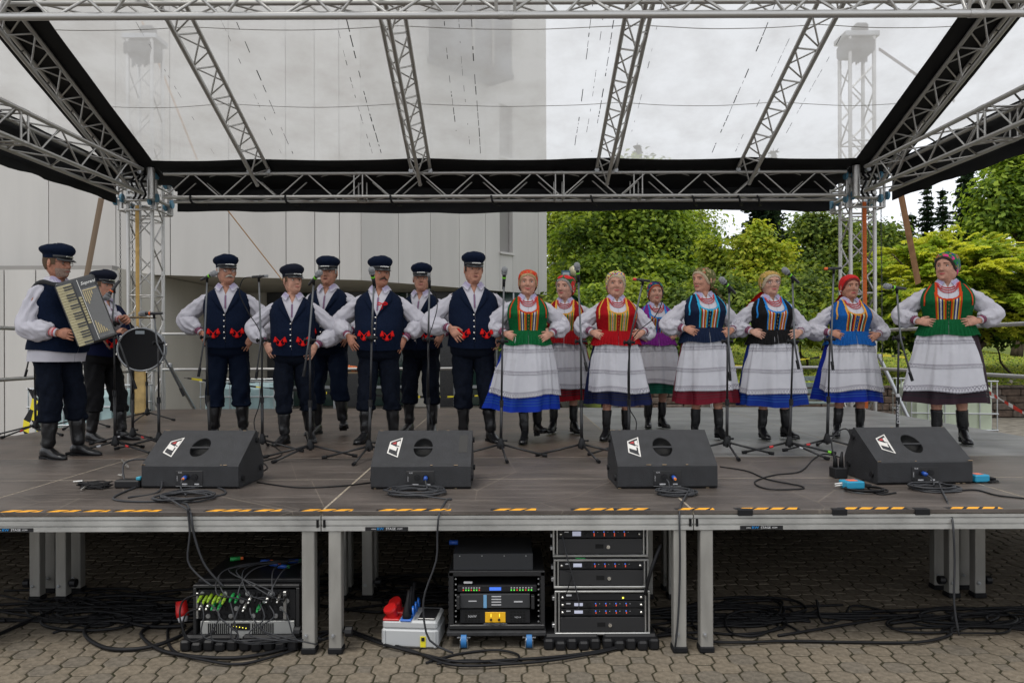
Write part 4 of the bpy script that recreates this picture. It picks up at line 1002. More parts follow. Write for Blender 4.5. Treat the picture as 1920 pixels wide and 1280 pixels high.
def pat_uv(name, ca, cb, su=60, sv=1, kind='zig', rough=.8, cc=None):
    """flat woven / lace print on UV (u in metres, v 0..1)"""
    if name in MATS: return MATS[name]
    m = mat(name, ca, rough); n = m.node_tree.nodes; l = m.node_tree.links.new; b = n['Principled BSDF']
    uv = n.new('ShaderNodeUVMap'); sp = n.new('ShaderNodeSeparateXYZ'); l(uv.outputs[0], sp.inputs[0])
    def M(op, a, b_=None):
        q = n.new('ShaderNodeMath'); q.operation = op
        for i, v in enumerate((a, b_)):
            if v is None: continue
            if isinstance(v, (int, float)): q.inputs[i].default_value = v
            else: l(v, q.inputs[i])
        return q.outputs[0]
    tri = M('ABSOLUTE', M('SUBTRACT', M('FRACT', M('MULTIPLY', sp.outputs[0], su)), .5))
    if kind == 'lace':
        a = M('LESS_THAN', M('ABSOLUTE', M('SUBTRACT', M('SUBTRACT', sp.outputs[1], .22), M('MULTIPLY', tri, .95))), .085)
        b2 = M('LESS_THAN', M('ABSOLUTE', M('SUBTRACT', M('SUBTRACT', .80, sp.outputs[1]), M('MULTIPLY', tri, .45))), .06)
        c3 = M('LESS_THAN', M('ABSOLUTE', M('SUBTRACT', sp.outputs[1], .06)), .035); f = M('MAXIMUM', M('MAXIMUM', a, b2), c3)
    elif kind == 'zig': f = M('LESS_THAN', M('ABSOLUTE', M('SUBTRACT', M('SUBTRACT', sp.outputs[1], .25), tri)), .17)
    elif kind == 'dots': f = M('LESS_THAN', tri, .27)
    mm = n.new('ShaderNodeMix'); mm.data_type = 'RGBA'; l(f, mm.inputs['Factor']); mm.inputs['A'].default_value = (*ca,1); mm.inputs['B'].default_value = (*cb,1)
    res = mm.outputs['Result']
    if cc:
        e = M('GREATER_THAN', M('ABSOLUTE', M('SUBTRACT', sp.outputs[1], .5)), .36); m2 = n.new('ShaderNodeMix'); m2.data_type = 'RGBA'; l(e, m2.inputs['Factor']); l(res, m2.inputs['A']); m2.inputs['B'].default_value = (*cc,1); res = m2.outputs['Result']
    l(res, b.inputs['Base Color'])
    u = n.new('ShaderNodeBump'); u.inputs['Strength'].default_value = .5; u.inputs['Distance'].default_value = .003; l(f, u.inputs['Height']); l(u.outputs['Normal'], b.inputs['Normal'])
    return m
m_lace = pat_uv('lace_band', (.53,.52,.55), (.16,.15,.18), 42, kind='lace')
m_cuffN = pat_uv('cuff_embroidery_navy', (.02,.03,.10), (.30,.10,.12), 70, cc=(.35,.03,.05))
m_cuffR = pat_uv('cuff_embroidery_red', (.45,.03,.04), (.65,.5,.5), 90, cc=(.5,.04,.05))
m_colE = pat_uv('collar_embroidery', (.52,.50,.58), (.30,.25,.45), 90)
m_colM = pat_uv('collar_embroidery_blue', (.50,.48,.55), (.28,.23,.38), 90)
m_plack = pat_uv('placket_embroidery', (.16,.15,.24), (.30,.10,.14), 90)

def part_xf(parts, M_):
    for o in parts: o.data.transform(M_)
def face(root, sk, Mh, o):
    """eyes, brows, lips, ears go on the head; o: options"""
    out = []
    fem = o.get('fem'); lidc = m_lid
    q = MB()
    for s_ in (-1, 1):
        c = hx(s_*.0315, .003, 0); c.y += .0055
        q.ell(c, (.0125,.0105,.0088*(o.get('eye', 1.))), 12, 8, 0)
        q.ell(c+Vector((s_*.0-.0+o.get('gaze', 0)*.004, -.0078, .0003)), (.0052,.0036,.0052), 10, 6, 1)
        P = [[(c.x+.0145*math.cos(a), c.y-.0105*math.sin(a)**.5-.001+r_*.002, c.z+.0075*math.sin(a)*(o.get('eye',1.))+.0016*r_) for r_ in (0,1,2)] for a in [PI*i/8 for i in range(9)]]
        q.grid(P, 2)
    out.append(q.build('eyes', [m_eyew, m_iris, lidc], root, smooth=True, world=False))
    q = MB()
    for s_ in (-1, 1):
        P = []
        for i in range(7):
            t = i/6; x = s_*(.013+.034*t); z = .0235+.006*math.sin(PI*t*.8)-.004*t
            P.append([hx(x, z-.0030*(1.1-.7*t), .0015), hx(x, z, .0038), hx(x, z+.0030*(1.1-.7*t), .0015)])
        q.grid(P)
    out.append(q.build('eyebrows', o['brow'], root, smooth=True, world=False))
    q = MB(); P = []
    for i in range(11):
        t = i/10*2-1; x = t*.024*o.get('mouth', 1.); up_ = .0052*(1-t*t)**.6+.0004; cz = -.0575+o.get('smile', 0)*.005*t*t
        P.append([hx(x, cz-up_*1.15, .0012), hx(x, cz-up_*.5, .0036), hx(x, cz, .0008), hx(x, cz+up_*.5, .0032), hx(x, cz+up_, .0012)])
    q.grid(P); out.append(q.build('lips', m_lipf if fem else m_lip, root, smooth=True, world=False))
    if o.get('open'):
        q = MB(); q.grid([[hx(x, -.0575+dz*(1-(x/.018)**2)**.5, .0045) for dz in (-.0045,-.002,.001,.003)] for x in [-.0178+.0356*i/10 for i in range(11)]]); out.append(q.build('open_mouth', mat('mouth_dark', (.05,.012,.010), .6), root, smooth=True, world=False))
    if o.get('stache'):
        q = MB(); P = []
        for i in range(15):
            t = i/14*2-1; x = t*.036; zc = -.046-.014*abs(t)**1.6; h = .008*(1-abs(t)**3)+.0015
            P.append([hx(x, zc-h, .002), hx(x, zc-h*.4, .0085), hx(x, zc+h*.3, .008), hx(x, zc+h, .002)])
        q.grid(P); out.append(q.build('moustache', o['stache'], root, smooth=True, world=False))
    if o.get('stubble'):
        q = MB(); q.grid([[hsurf(th, z, .0012) for z in (-.04,-.055,-.07,-.085,-.098,-.106)] for th in [-1.2+2.4*i/16 for i in range(17)]]); out.append(q.build('beard', o['stubble'], root, smooth=True, world=False))
    if o.get('glasses'):
        q = MB()
        for s_ in (-1,1):
            c = hx(s_*.0325, .002, 0); pts = [(c.x+.0225*sgp(math.cos(a),.8), c.y-.012+.10*abs(c.x+.02*math.cos(a)-c.x)*0, c.z+.0155*sgp(math.sin(a),.8)) for a in [2*PI*i/16 for i in range(16)]]
            q.tube(pts, .0017, 5, 0, closed=True, caps=False); q.add(pts, [tuple(range(16))], 1)
            q.tube([(s_*.055, c.y-.010, c.z+.006),(s_*.079, -.02, c.z+.008),(s_*.081, .02, c.z+.004)], .0018, 5)
        q.tube([(-.011,-.107,.006),(0,-.109,.009),(.011,-.107,.006)], .0016, 5)
        out.append(q.build('glasses', [m_gl, m_lens], root, world=False))
    q = MB()
    if o.get('hair'):
        hs = o.get('hairz', -.055)
        ths = [1.15+ (2*PI-2.3)*i/40 for i in range(41)]
        q.grid([[hsurf(th, z, .0055+.002*noise.noise(Vector((th*9, z*90, 1)))) for z in [(.07-(.07-(hs if 1.9 < th < 2*PI-1.9 else -.012+.05*min(1, abs(abs(th-PI)-PI)-0)*0))*j/8) for j in range(9)]] for th in ths])
        out.append(q.build('hair', o['hair'], root, smooth=True, world=False))
    part_xf(out, Mh); return out
def cap(root, Mh, m_top, tilt=0.):
    out = []; q = MB(); n = 36
    prof = [(.036,.0835,.104,.002),(.066,.0850,.106,.002),(.074,.092,.113,.002),(.086,.102,.124,.003),(.102,.108,.130,.006),(.118,.105,.127,.010),(.134,.092,.111,.013),(.146,.066,.080,.015),(.151,.034,.042,.015),(.152,.003,.004,.015)]
    P = []
    for k, (z, rx, ry, yo) in enumerate(prof):
        row = []
        for j in range(n):
            a = 2*PI*j/n; wz = .004*noise.noise(Vector((math.cos(a)*2.5, math.sin(a)*2.5, z*30+hash(root.name) % 7)))*(k > 2)
            row.append((rx*math.sin(a), yo-ry*math.cos(a), z+wz+(.009*math.cos(a)*min(1,(k-2)/3)+.004*noise.noise(Vector((a*1.3, k*.7, len(COL.objects) % 13))) if 2 < k else 0)))
        P.append(row)
    q.grid(P, 0, cv=True); c_ = q.build('cap', m_top, root, smooth=True, world=False); out.append(c_)
    q = MB(); P = []
    for i in range(19):
        a = -1.05+2.1*i/18; e = max(0, math.cos(a*1.45))**.6; r0 = (.0845*math.sin(a), -.1045*math.cos(a)+.002)
        P.append([(r0[0], r0[1], .042), (r0[0]*1.06, r0[1]-.020*e, .037-.004*e), (r0[0]*1.05, r0[1]-.042*e, .024-.006*e), (r0[0]*1.05, r0[1]-.040*e, .021-.006*e), (r0[0], r0[1]+.002, .036)])
    q.grid(P); out.append(q.build('visor', m_leather, c_, smooth=True, world=False))
    q = MB(); P = []
    for i in range(25):
        a = -1.3+2.6*i/24; P.append([(.0875*math.sin(a), -.1075*math.cos(a)+.002, .044), (.0895*math.sin(a), -.1100*math.cos(a)+.002, .053), (.0875*math.sin(a), -.1080*math.cos(a)+.002, .062)])
    q.grid(P); out.append(q.build('cap_strap', m_leather, c_, smooth=True, world=False))
    q = MB()     # thin silver chain lettering on the strap: row of tiny links, unreadable in the photo
    for i in range(17):
        a = -.42+.84*i/16; q.box((.0915*math.sin(a), -.1125*math.cos(a)+.002, .0535+.0012*(i % 3)), (.0026,.0015,.0065+.002*(i % 2)))
    out.append(q.build('cap_chain', m_silv, c_, world=False))
    part_xf(out, Mh)
    return out

def build_body(root, sk, tab, g, Mh, arms, legs, fem, handk=('hip','hip'), hs=1., jaw=1.):
    b = MB(); zc = [-.20,-.175,-.15,-.135,-.125,-.118,-.112,-.106,-.1]+[-.096+.0056*i for i in range(34)]+[.1,.106,.110,.1130,.1150,.1155]
    ths = []
    n = 64
    for i in range(n):
        u = i/n*2-1; ths.append(PI*(.55*u+.45*u**3))
    b.grid([[Mh @ hsurf(th, z, 0, jaw) for z in zc] for th in ths], cu=True)
    for s_ in (-1,1):
        rot = Matrix.Rotation(s_*.35, 3, 'Z')
        E = MB(); E.ell((s_*.0795, .008, -.002), (.0075,.019,.031), 12, 8, 0, rot); E.ell((s_*.0815, .006, -.024), (.0065,.010,.011), 8, 6)
        b.add([Mh @ Vector(v) for v in E.v], E.f)
    z0 = tab[0][0]; zt = tab[-1][0]
    b.grid([[tsurf(tab, g*.93, 2*PI*i/24, z0+(zt-z0)*j/14, -.012) for j in range(15)] for i in range(24)], cu=True)
    for k, (sh, el, wr, f, nn) in enumerate(arms):
        b.tube(catmull([sh, Vector(sh).lerp(Vector(el), .5), el, Vector(el).lerp(Vector(wr), .5), wr], 3), [.045,.045,.044,.043,.041,.040,.038,.038,.037,.034,.031,.028,.026], 10)
        add_hand(b, wr, f, nn, k == 1, handk[k], hs)
    for (hip, kn, an) in legs:
        b.tube(catmull([hip, kn, an], 6), [.085,.080,.072,.064,.058,.054,.052,.050,.046,.036,.028,.024,.024] if fem else [.06,.06,.055,.05,.045,.04,.036,.034,.03,.026,.024,.022,.022], 12)
    b.build('body', sk, root, smooth=True, world=False)
def hairband(): pass
def buttons(root, tab, g, zs_, r=.0085, m=None, belly=0., x=0., off=.018):
    for z in zs_:
        q = MB(); c = tx(tab, g, x, z, off, belly); q.ell(c, (r, .005, r), 10, 6); q.build('button', m or m_silv, root, smooth=True, world=False)
def collar(root, tab, g, zc, mt, me_, rx=.066, spread=.05):
    q = MB(); em = []
    for s_ in (-1,1):
        P = []; UV = []
        for i in range(13):
            t = i/12; th = PI - t*(PI-.36); tip = math.exp(-((th-.36)/.42)**2)
            ci = Vector((s_*rx*math.sin(th), -.062*math.cos(th)+.012, zc+.030-.030*tip)); cm = Vector((s_*(rx+.012)*math.sin(th), -.075*math.cos(th)+.010, zc+.036-.034*tip))
            co = Vector((s_*((rx+spread)*math.sin(th)+.018*tip), -(.098+.018*tip)*math.cos(th)+.010, zc-.012-.040*tip))
            P.append([ci, cm, cm.lerp(co,.5)+Vector((0,-.004*math.cos(th),.004)), co])
            UV.append([(t*.3,0),(t*.3,.3),(t*.3,.6),(t*.3,1)])
        q.grid(P)
        e = [[p+Vector((0,-.003,.0025)) for p in row[1:]] for row in P[8:]]; qe = MB(); qe.grid(e, uvs=[u[1:] for u in UV[8:]]); em.append(qe)
    c_ = q.build('collar', mt, root, smooth=True, world=False); [qe.build('collar_embroidery', me_, c_, smooth=True, world=False) for qe in em]
def sleeves(root, arms, mt, mcuff, puff, seed, amp=.009):
    for k, (sh, el, wr, f, nn) in enumerate(arms):
        sh, el, wr = Vector(sh), Vector(el), Vector(wr); cu = (el-wr).normalized(); q = MB()
        s_ = -1 if k == 0 else 1; top = sh + Vector((-s_*.045, 0, .012)); out_ = (el-(sh+wr)/2).normalized()
        w0 = wr + cu*.060
        wtube(q, [top, sh+(el-sh)*.12, sh+(el-sh)*.52+out_*.012, el+out_*.012, el.lerp(w0,.45)+Vector((0,0,-.018)), w0+cu*.02, w0], [puff[0], puff[1], puff[2], puff[3], puff[4], puff[5], .036], n=32, amp=amp, fr=21, seed=seed+k*5, sub=8)
        sl = q.build('sleeve', mt, root, smooth=True, world=False)
        q = MB(); n = 16; rows = []; uvs = []
        x = cu.orthogonal().normalized(); y = cu.cross(x)
        for (d, r_, v) in ((.062,.0375,0),(.050,.0385,.33),(.036,.038,.66),(.022,.036,1)):
            rows.append([wr+cu*d+(x*math.cos(2*PI*j/n)+y*math.sin(2*PI*j/n))*r_ for j in range(n+1)]); uvs.append([(j/n*.24, v) for j in range(n+1)])
        q.grid(rows, uvs=uvs); q.build('cuff', mcuff, sl, smooth=True, world=False)
        q = MB(); q.grid([[wr+cu*d+(x*math.cos(2*PI*j/n)+y*math.sin(2*PI*j/n))*r_ for j in range(n)] for d, r_ in ((.024,.0345),(.010,.034),(.006,.030),(.012,.028))], cv=True); q.build('cuff_edge', mt, sl, smooth=True, world=False)
def foot_mb(b, ankle, yaw, pitch, hl, w_=1., L_=1., sole=None):
    """ankle at height above ground; toe towards -Y rotated by yaw"""
    Rz = Matrix.Rotation(yaw, 3, 'Z') @ Matrix.Rotation(pitch, 3, 'X'); base = Vector((ankle[0], ankle[1], ankle[2]))
    S = [(.062,.012,.02,.05),(.058,.030,0,.075),(.03,.037,0,.10),(-.015,.037,.0,.105),(-.06,.040,.0,.080),(-.105,.045,.0,.060),(-.15,.044,.0,.050),(-.185,.034,.003,.040),(-.203,.018,.006,.028),(-.208,.004,.012,.018)]
    P = []
    for (y, hw, zb_, zt) in S:
        lift = hl*max(0, min(1, (y+.09)/.09)); row = []
        for j in range(12):
            a = 2*PI*j/12; zz = (zb_+zt)/2 + (zt-zb_)/2*sgp(math.sin(a), .8)
            row.append(Rz @ Vector((hw*w_*sgp(math.cos(a),.8), y*L_, zz+lift-.09)) + base)
        P.append(row)
    b.grid(P, cv=True)
    if sole is not None:
        rows = [[Rz @ Vector((hw*1.03*w_*c, y*L_, z_+hl*max(0,min(1,(y+.09)/.09))-.09)) + base for c, z_ in ((-1,-.001),(1,-.001),(1,.010),(-1,.010))] for (y, hw, zb_, zt) in S[1:-1]]
        sole.grid(rows, cv=True)
        rows = [[Rz @ Vector((hw*w_*c, y*L_, z_-.09))+base for c, z_ in ((-1,0),(1,0),(1,.012+hl),(-1,.012+hl))] for (y, hw) in ((.058,.026 if hl > .02 else .034),(.0,.022 if hl > .02 else .035))]
        sole.grid(rows, cv=True); b0 = len(sole.v)-8; sole.f += [(b0,b0+1,b0+2,b0+3),(b0+4,b0+7,b0+6,b0+5)]; sole.m += [0,0]

def person_base(label, px, Yd, py_feet_note, h, hcan, yaw, group):
    x = (px-VX)*Yd/F; t = thing('person', (x, Yd, ST), label, 'person', group, rz=yaw, sc=h/hcan); rl = random.Random(int(px)); t.rotation_euler = (rl.uniform(-.012,.02), rl.uniform(-.022,.022), yaw); return t

def make_man(label, px, Yd, h, yaw=0, head=(0,0,0), g=1.12, belly=.02, sk=0, feet=None, arms=None, opts=None, trous=None, capm=None, seed=1, lean=0, ribbon=False, pockets=True, handk=('hip','hip'), shirt_tail=0, vestm=None, cuffm=None, buttons_on=True, elb=0, shirtm=None):
    root = person_base(label, px, Yd, 0, h, 1.785, yaw, 'male singers and musicians in navy waistcoats'); o = dict(brow=mat('brow_grey', (.16,.13,.10), .9)); o.update(opts or {})
    tab = TM; jr = random.Random(seed*17); js = lambda: jr.uniform(-.038,.038)
    A = Vector
    if arms is None:
        arms = []
        for s_ in (-1,1): arms.append((A((s_*.170,.01,1.358)), A((s_*(.385+elb+js()),.045+js(),1.125+js())), A((s_*(.238*g/1.12+js()*.5),-.105+js(),1.000+js()*1.2)), A((-s_*.50,-.28,-.82)), A((s_*.42,-.9,.10))))
    feet = feet or [(-.13,-.02,0,-.3,0),(.13,0,0,.3,0)]        # x,y,lift,yaw,pitch
    Mh = Matrix.Translation((0,.008,1.616)) @ Matrix.Rotation(head[0],4,'Z') @ Matrix.Translation((0,0,-.13)) @ Matrix.Rotation(head[1],4,'X') @ Matrix.Rotation(head[2],4,'Y') @ Matrix.Translation((0,0,.13)) @ Matrix.Diagonal((1.09*jr.uniform(.95,1.05),1.10,1.08*jr.uniform(.97,1.03),1))
    legs = []
    for s_, ft in zip((-1,1), feet):
        hip = A((s_*.090,.01,.86)); an = A((ft[0], ft[1], .09+ft[2])); kn = hip.lerp(an,.48) + A((0,-.035-ft[2]*.6,.0)) + A((s_*.005,0,0)); legs.append((hip, kn, an))
    build_body(root, skin(sk), tab, g, Mh, arms, [(a, b, c+A((0,0,.03))) for a, b, c in legs], False, handk, jaw=o.get('jaw', 1.0))
    face(root, sk, Mh, o)
    cap(root, Mh, capm or m_navy)
    # shirt
    q = MB(); n = 48; rows = []
    z0s = .93-shirt_tail-(.07 if shirt_tail else 0)
    for j in range(26):
        z = z0s+(1.485-z0s)*j/25; xo = max(.001, (z-1.385)*.42); t0 = tth(tab, g, xo, z, .005); row = []
        for i in range(n+1):
            th = t0+(2*PI-2*t0)*i/n; w_ = .006*noise.noise(A((math.sin(th)*3, math.cos(th)*3, z*6+seed)))
            ff = .006+.010*max(0,(.90-z)/.1) if (shirt_tail and z < .9) else 0
            row.append(tsurf(tab, g, th, max(z, .80), .005+w_+ff, belly) + A((0,0,min(0, z-.80))))
        rows.append(row)
    q.grid(rows); q.build('shirt', m_shirt, root, smooth=True, world=False)
    q = MB(); q.grid([[tx(tab, g, x, 1.25+.13*j/8, .0085, belly) for x in (-.009,0,.009)] for j in range(9)], uvs=[[(j*.024, v) for v in (0,.5,1)] for j in range(9)]); q.build('placket', m_plack, root, smooth=True, world=False)
    sleeves(root, arms, shirtm or m_shirt, cuffm or m_cuffN, (.048,.061,.071,.077,.086,.062), seed*7, amp=.012)
    collar(root, tab, g, 1.468, m_shirt, m_colM)
    # vest
    vm = vestm or m_navy
    def xv(z): return max(.0015, (z-1.195)*.42)
    q = MB(); rows = []; n = 56
    for j in range(34):
        t = j/33; z = .895+(1.468-.895)*t; row = []; t0 = tth(tab, g, min(xv(z), .105), z, .014)
        for i in range(n+1):
            th = t0+(2*PI-2*t0)*i/n; fl = .012*max(0,(1.0-z)/.1); w_ = .0035*noise.noise(A((math.sin(th)*3+seed, math.cos(th)*3, z*9)))+.003*noise.noise(A((math.sin(th)*8, seed, z*22)))
            p = tsurf(tab, g, th, z, .014+fl+w_, belly); p.z -= .022*max(0,math.cos(th))**2*max(0,(1.0-z)/.1); row.append(p)
        rows.append(row)
    q.grid(rows); vs_ = q.build('waistcoat', vm, root, smooth=True, world=False)
    q = MB()
    for s_ in (-1,1):
        rows = []
        for j in range(15):
            t = j/14; z = 1.20+.225*t; x0 = xv(z)-.001; wl = .058*math.sin(min(1, t*1.25)*PI/2)*(1 if t < .72 else max(.25, 1-(t-.72)*1.6))
            rows.append([tx(tab, g, s_*x0, z, .017, belly), tx(tab, g, s_*(x0+wl*.5), z-.010*t, .030, belly), tx(tab, g, s_*(x0+wl), z-.020*t, .025, belly), tx(tab, g, s_*(x0+wl+.001), z-.021*t, .015, belly)])
        q.grid(rows)
    q.build('lapel', vm, vs_, smooth=True, world=False)
    q = MB(); q.grid([[tx(tab, g, x, .905+.29*j/20 - .018*max(0,(1-(.905+.29*j/20))/.1), .0165+(.012*max(0,(1.0-(.905+.29*j/20))/.1)), belly) for x in (.002,.004,.0045)] for j in range(21)]); q.build('front_seam', m_navy2, vs_, world=False)
    if buttons_on: buttons(vs_, tab, g, (.965,1.020,1.075,1.130,1.185), belly=belly, x=-.010, off=.020)
    if pockets:
        for s_ in (-1,1):
            c = lambda x, z, o_=.024: tx(tab, g, s_*x, z, o_, belly)
            q = MB(); q.tube(catmull([c(.062,1.045), c(.064,1.0), c(.072,.985), c(.12,.98), c(.140,.985), c(.150,1.03), c(.154,1.055)], 4), .0036, 6)
            q.tube(catmull([c(.060,1.050,.028), c(.085,1.035,.034), c(.105,1.012,.036), c(.128,1.030,.034), c(.156,1.056,.028)], 4), .0042, 6); ps = q.build('pocket_cord', m_redw, vs_, smooth=True, world=False)
            for (x, z) in ((.062,1.050),(.106,1.012),(.153,1.052)):
                q = MB(); p = c(x, z, .036); rs = random.Random(seed*31+int(x*1000)); q.ell(p, (.0095,.009,.008), 10, 6)
                rows = []
                for k_, (dz, r_) in enumerate(((.004,.006),(-.004,.0085),(-.010,.010),(-.022,.0145),(-.036,.0175),(-.044,.0165))):
                    rows.append([p+A((r_*(1+.16*math.sin(a*7+seed))*math.cos(a), r_*.8*math.sin(a), dz+(.003*math.sin(a*5) if k_ == 5 else 0))) for a in [2*PI*i/28 for i in range(28)]])
                q.grid(rows, cv=True); b0 = len(q.v)-28; q.f.append(tuple(range(b0, b0+28))); q.m.append(0); q.build('tassel', m_redw, ps, smooth=True, world=False)
    if ribbon:
        q = MB(); p = tx(tab, g, .045, 1.315, .045, belly)
        for pts in (([0,0,0],[-.03,-.01,.012],[-.042,0,-.006],[-.012,-.006,-.008]), ([0,0,0],[.03,-.01,.014],[.052,0,0],[.012,-.006,-.01]), ([0,0,-.004],[-.002,-.008,-.03],[-.018,0,-.065]), ([0,0,-.004],[.006,-.008,-.028],[.002,0,-.055])):
            P_ = catmull([p+A(a) for a in pts], 4); q.grid([[a+A((0,0,.006)), a+A((.004,-.002,0)), a-A((0,0,.006))] for a in P_])
        q.build('ribbon_bow', m_redw, vs_, smooth=True, world=False)
    # trousers
    tm = trous or m_trB; q = MB()
    q.grid([[tsurf(tab, g, 2*PI*i/32, .80+.20*j/6, .003-.02*(j == 0), belly*.5) for j in range(7)] for i in range(32)], cu=True)
    rows = [[A((.155*g*math.cos(a)*rr_, .01+.12*g*math.sin(a)*rr_, z)) for a in [2*PI*i/24 for i in range(24)]] for z, rr_ in ((.81,1.0),(.78,.80),(.76,.42))]; q.grid(rows, cv=True)
    for k, (hip, kn, an) in enumerate(legs):
        bt = kn.lerp(an, .45)
        wtube(q, [hip+A((0,0,.03)), hip.lerp(kn,.45), kn, kn.lerp(bt,.6), bt+A((0,0,.012)), bt+A((0,0,-.012))], [.100*g/1.1,.096,.086,.084,.086,.064], n=26, amp=.013, fr=15, seed=seed*3+k, sub=8)
    q.build('trousers', tm, root, smooth=True, world=False)
    for k, ((hip, kn, an), ft) in enumerate(zip(legs, feet)):
        q = MB(); so_ = MB(); t_ = kn.lerp(an,.36)
        wtube(q, [t_, kn.lerp(an,.5), kn.lerp(an,.85), an+A((0,.004,.01))], [.066,.061,.050,.046], n=20, amp=.007, fr=16, seed=seed+k*3, sub=7, flat=1.05)
        foot_mb(q, an, ft[3], ft[4], .012, sole=so_); bt_ = q.build('boot', m_leather, root, smooth=True, world=False); so_.build('sole', MATS['black_rubber'], bt_, world=False)
    return root, arms, Mh

def scarf_mat(name, base, cols, sc=26, thr=.30):
    if name in MATS: return MATS[name]
    m = mat(name, base, .7, bump=.2, bscale=60); n = m.node_tree.nodes; l = m.node_tree.links.new; b = n['Principled BSDF']; t = n.new('ShaderNodeTexCoord'); prev = None
    for i, c in enumerate(cols):
        v = n.new('ShaderNodeTexVoronoi'); v.inputs['Scale'].default_value = sc*(1+.25*i); mp_ = n.new('ShaderNodeMapping'); mp_.inputs['Location'].default_value = (i*3.3, i*1.7, 0); l(t.outputs['Object'], mp_.inputs['Vector']); l(mp_.outputs[0], v.inputs['Vector'])
        q = n.new('ShaderNodeMath'); q.operation = 'LESS_THAN'; q.inputs[1].default_value = thr; l(v.outputs['Distance'], q.inputs[0])
        x = n.new('ShaderNodeMix'); x.data_type = 'RGBA'; l(q.outputs[0], x.inputs['Factor'])
        if prev is None: x.inputs['A'].default_value = (*base,1)
        else: l(prev, x.inputs['A'])
        x.inputs['B'].default_value = (*c,1); prev = x.outputs['Result']
    l(prev, b.inputs['Base Color']); return m
def stripe_m(c):
    nm = 'braid_%02x%02x%02x' % tuple(int(v*255) for v in c)
    return mat(nm, c, .75, bump=.5, bscale=300)
RED=(.45,.02,.012); YEL=(.55,.33,.025); NAV=(.02,.03,.14); WHT=(.68,.66,.60); ORG=(.55,.055,.012); BLU=(.02,.20,.55); CYA=(.03,.36,.60); GRN=(.02,.22,.07); GLD=(.66,.33,.05); BLK=(.015,.015,.02)

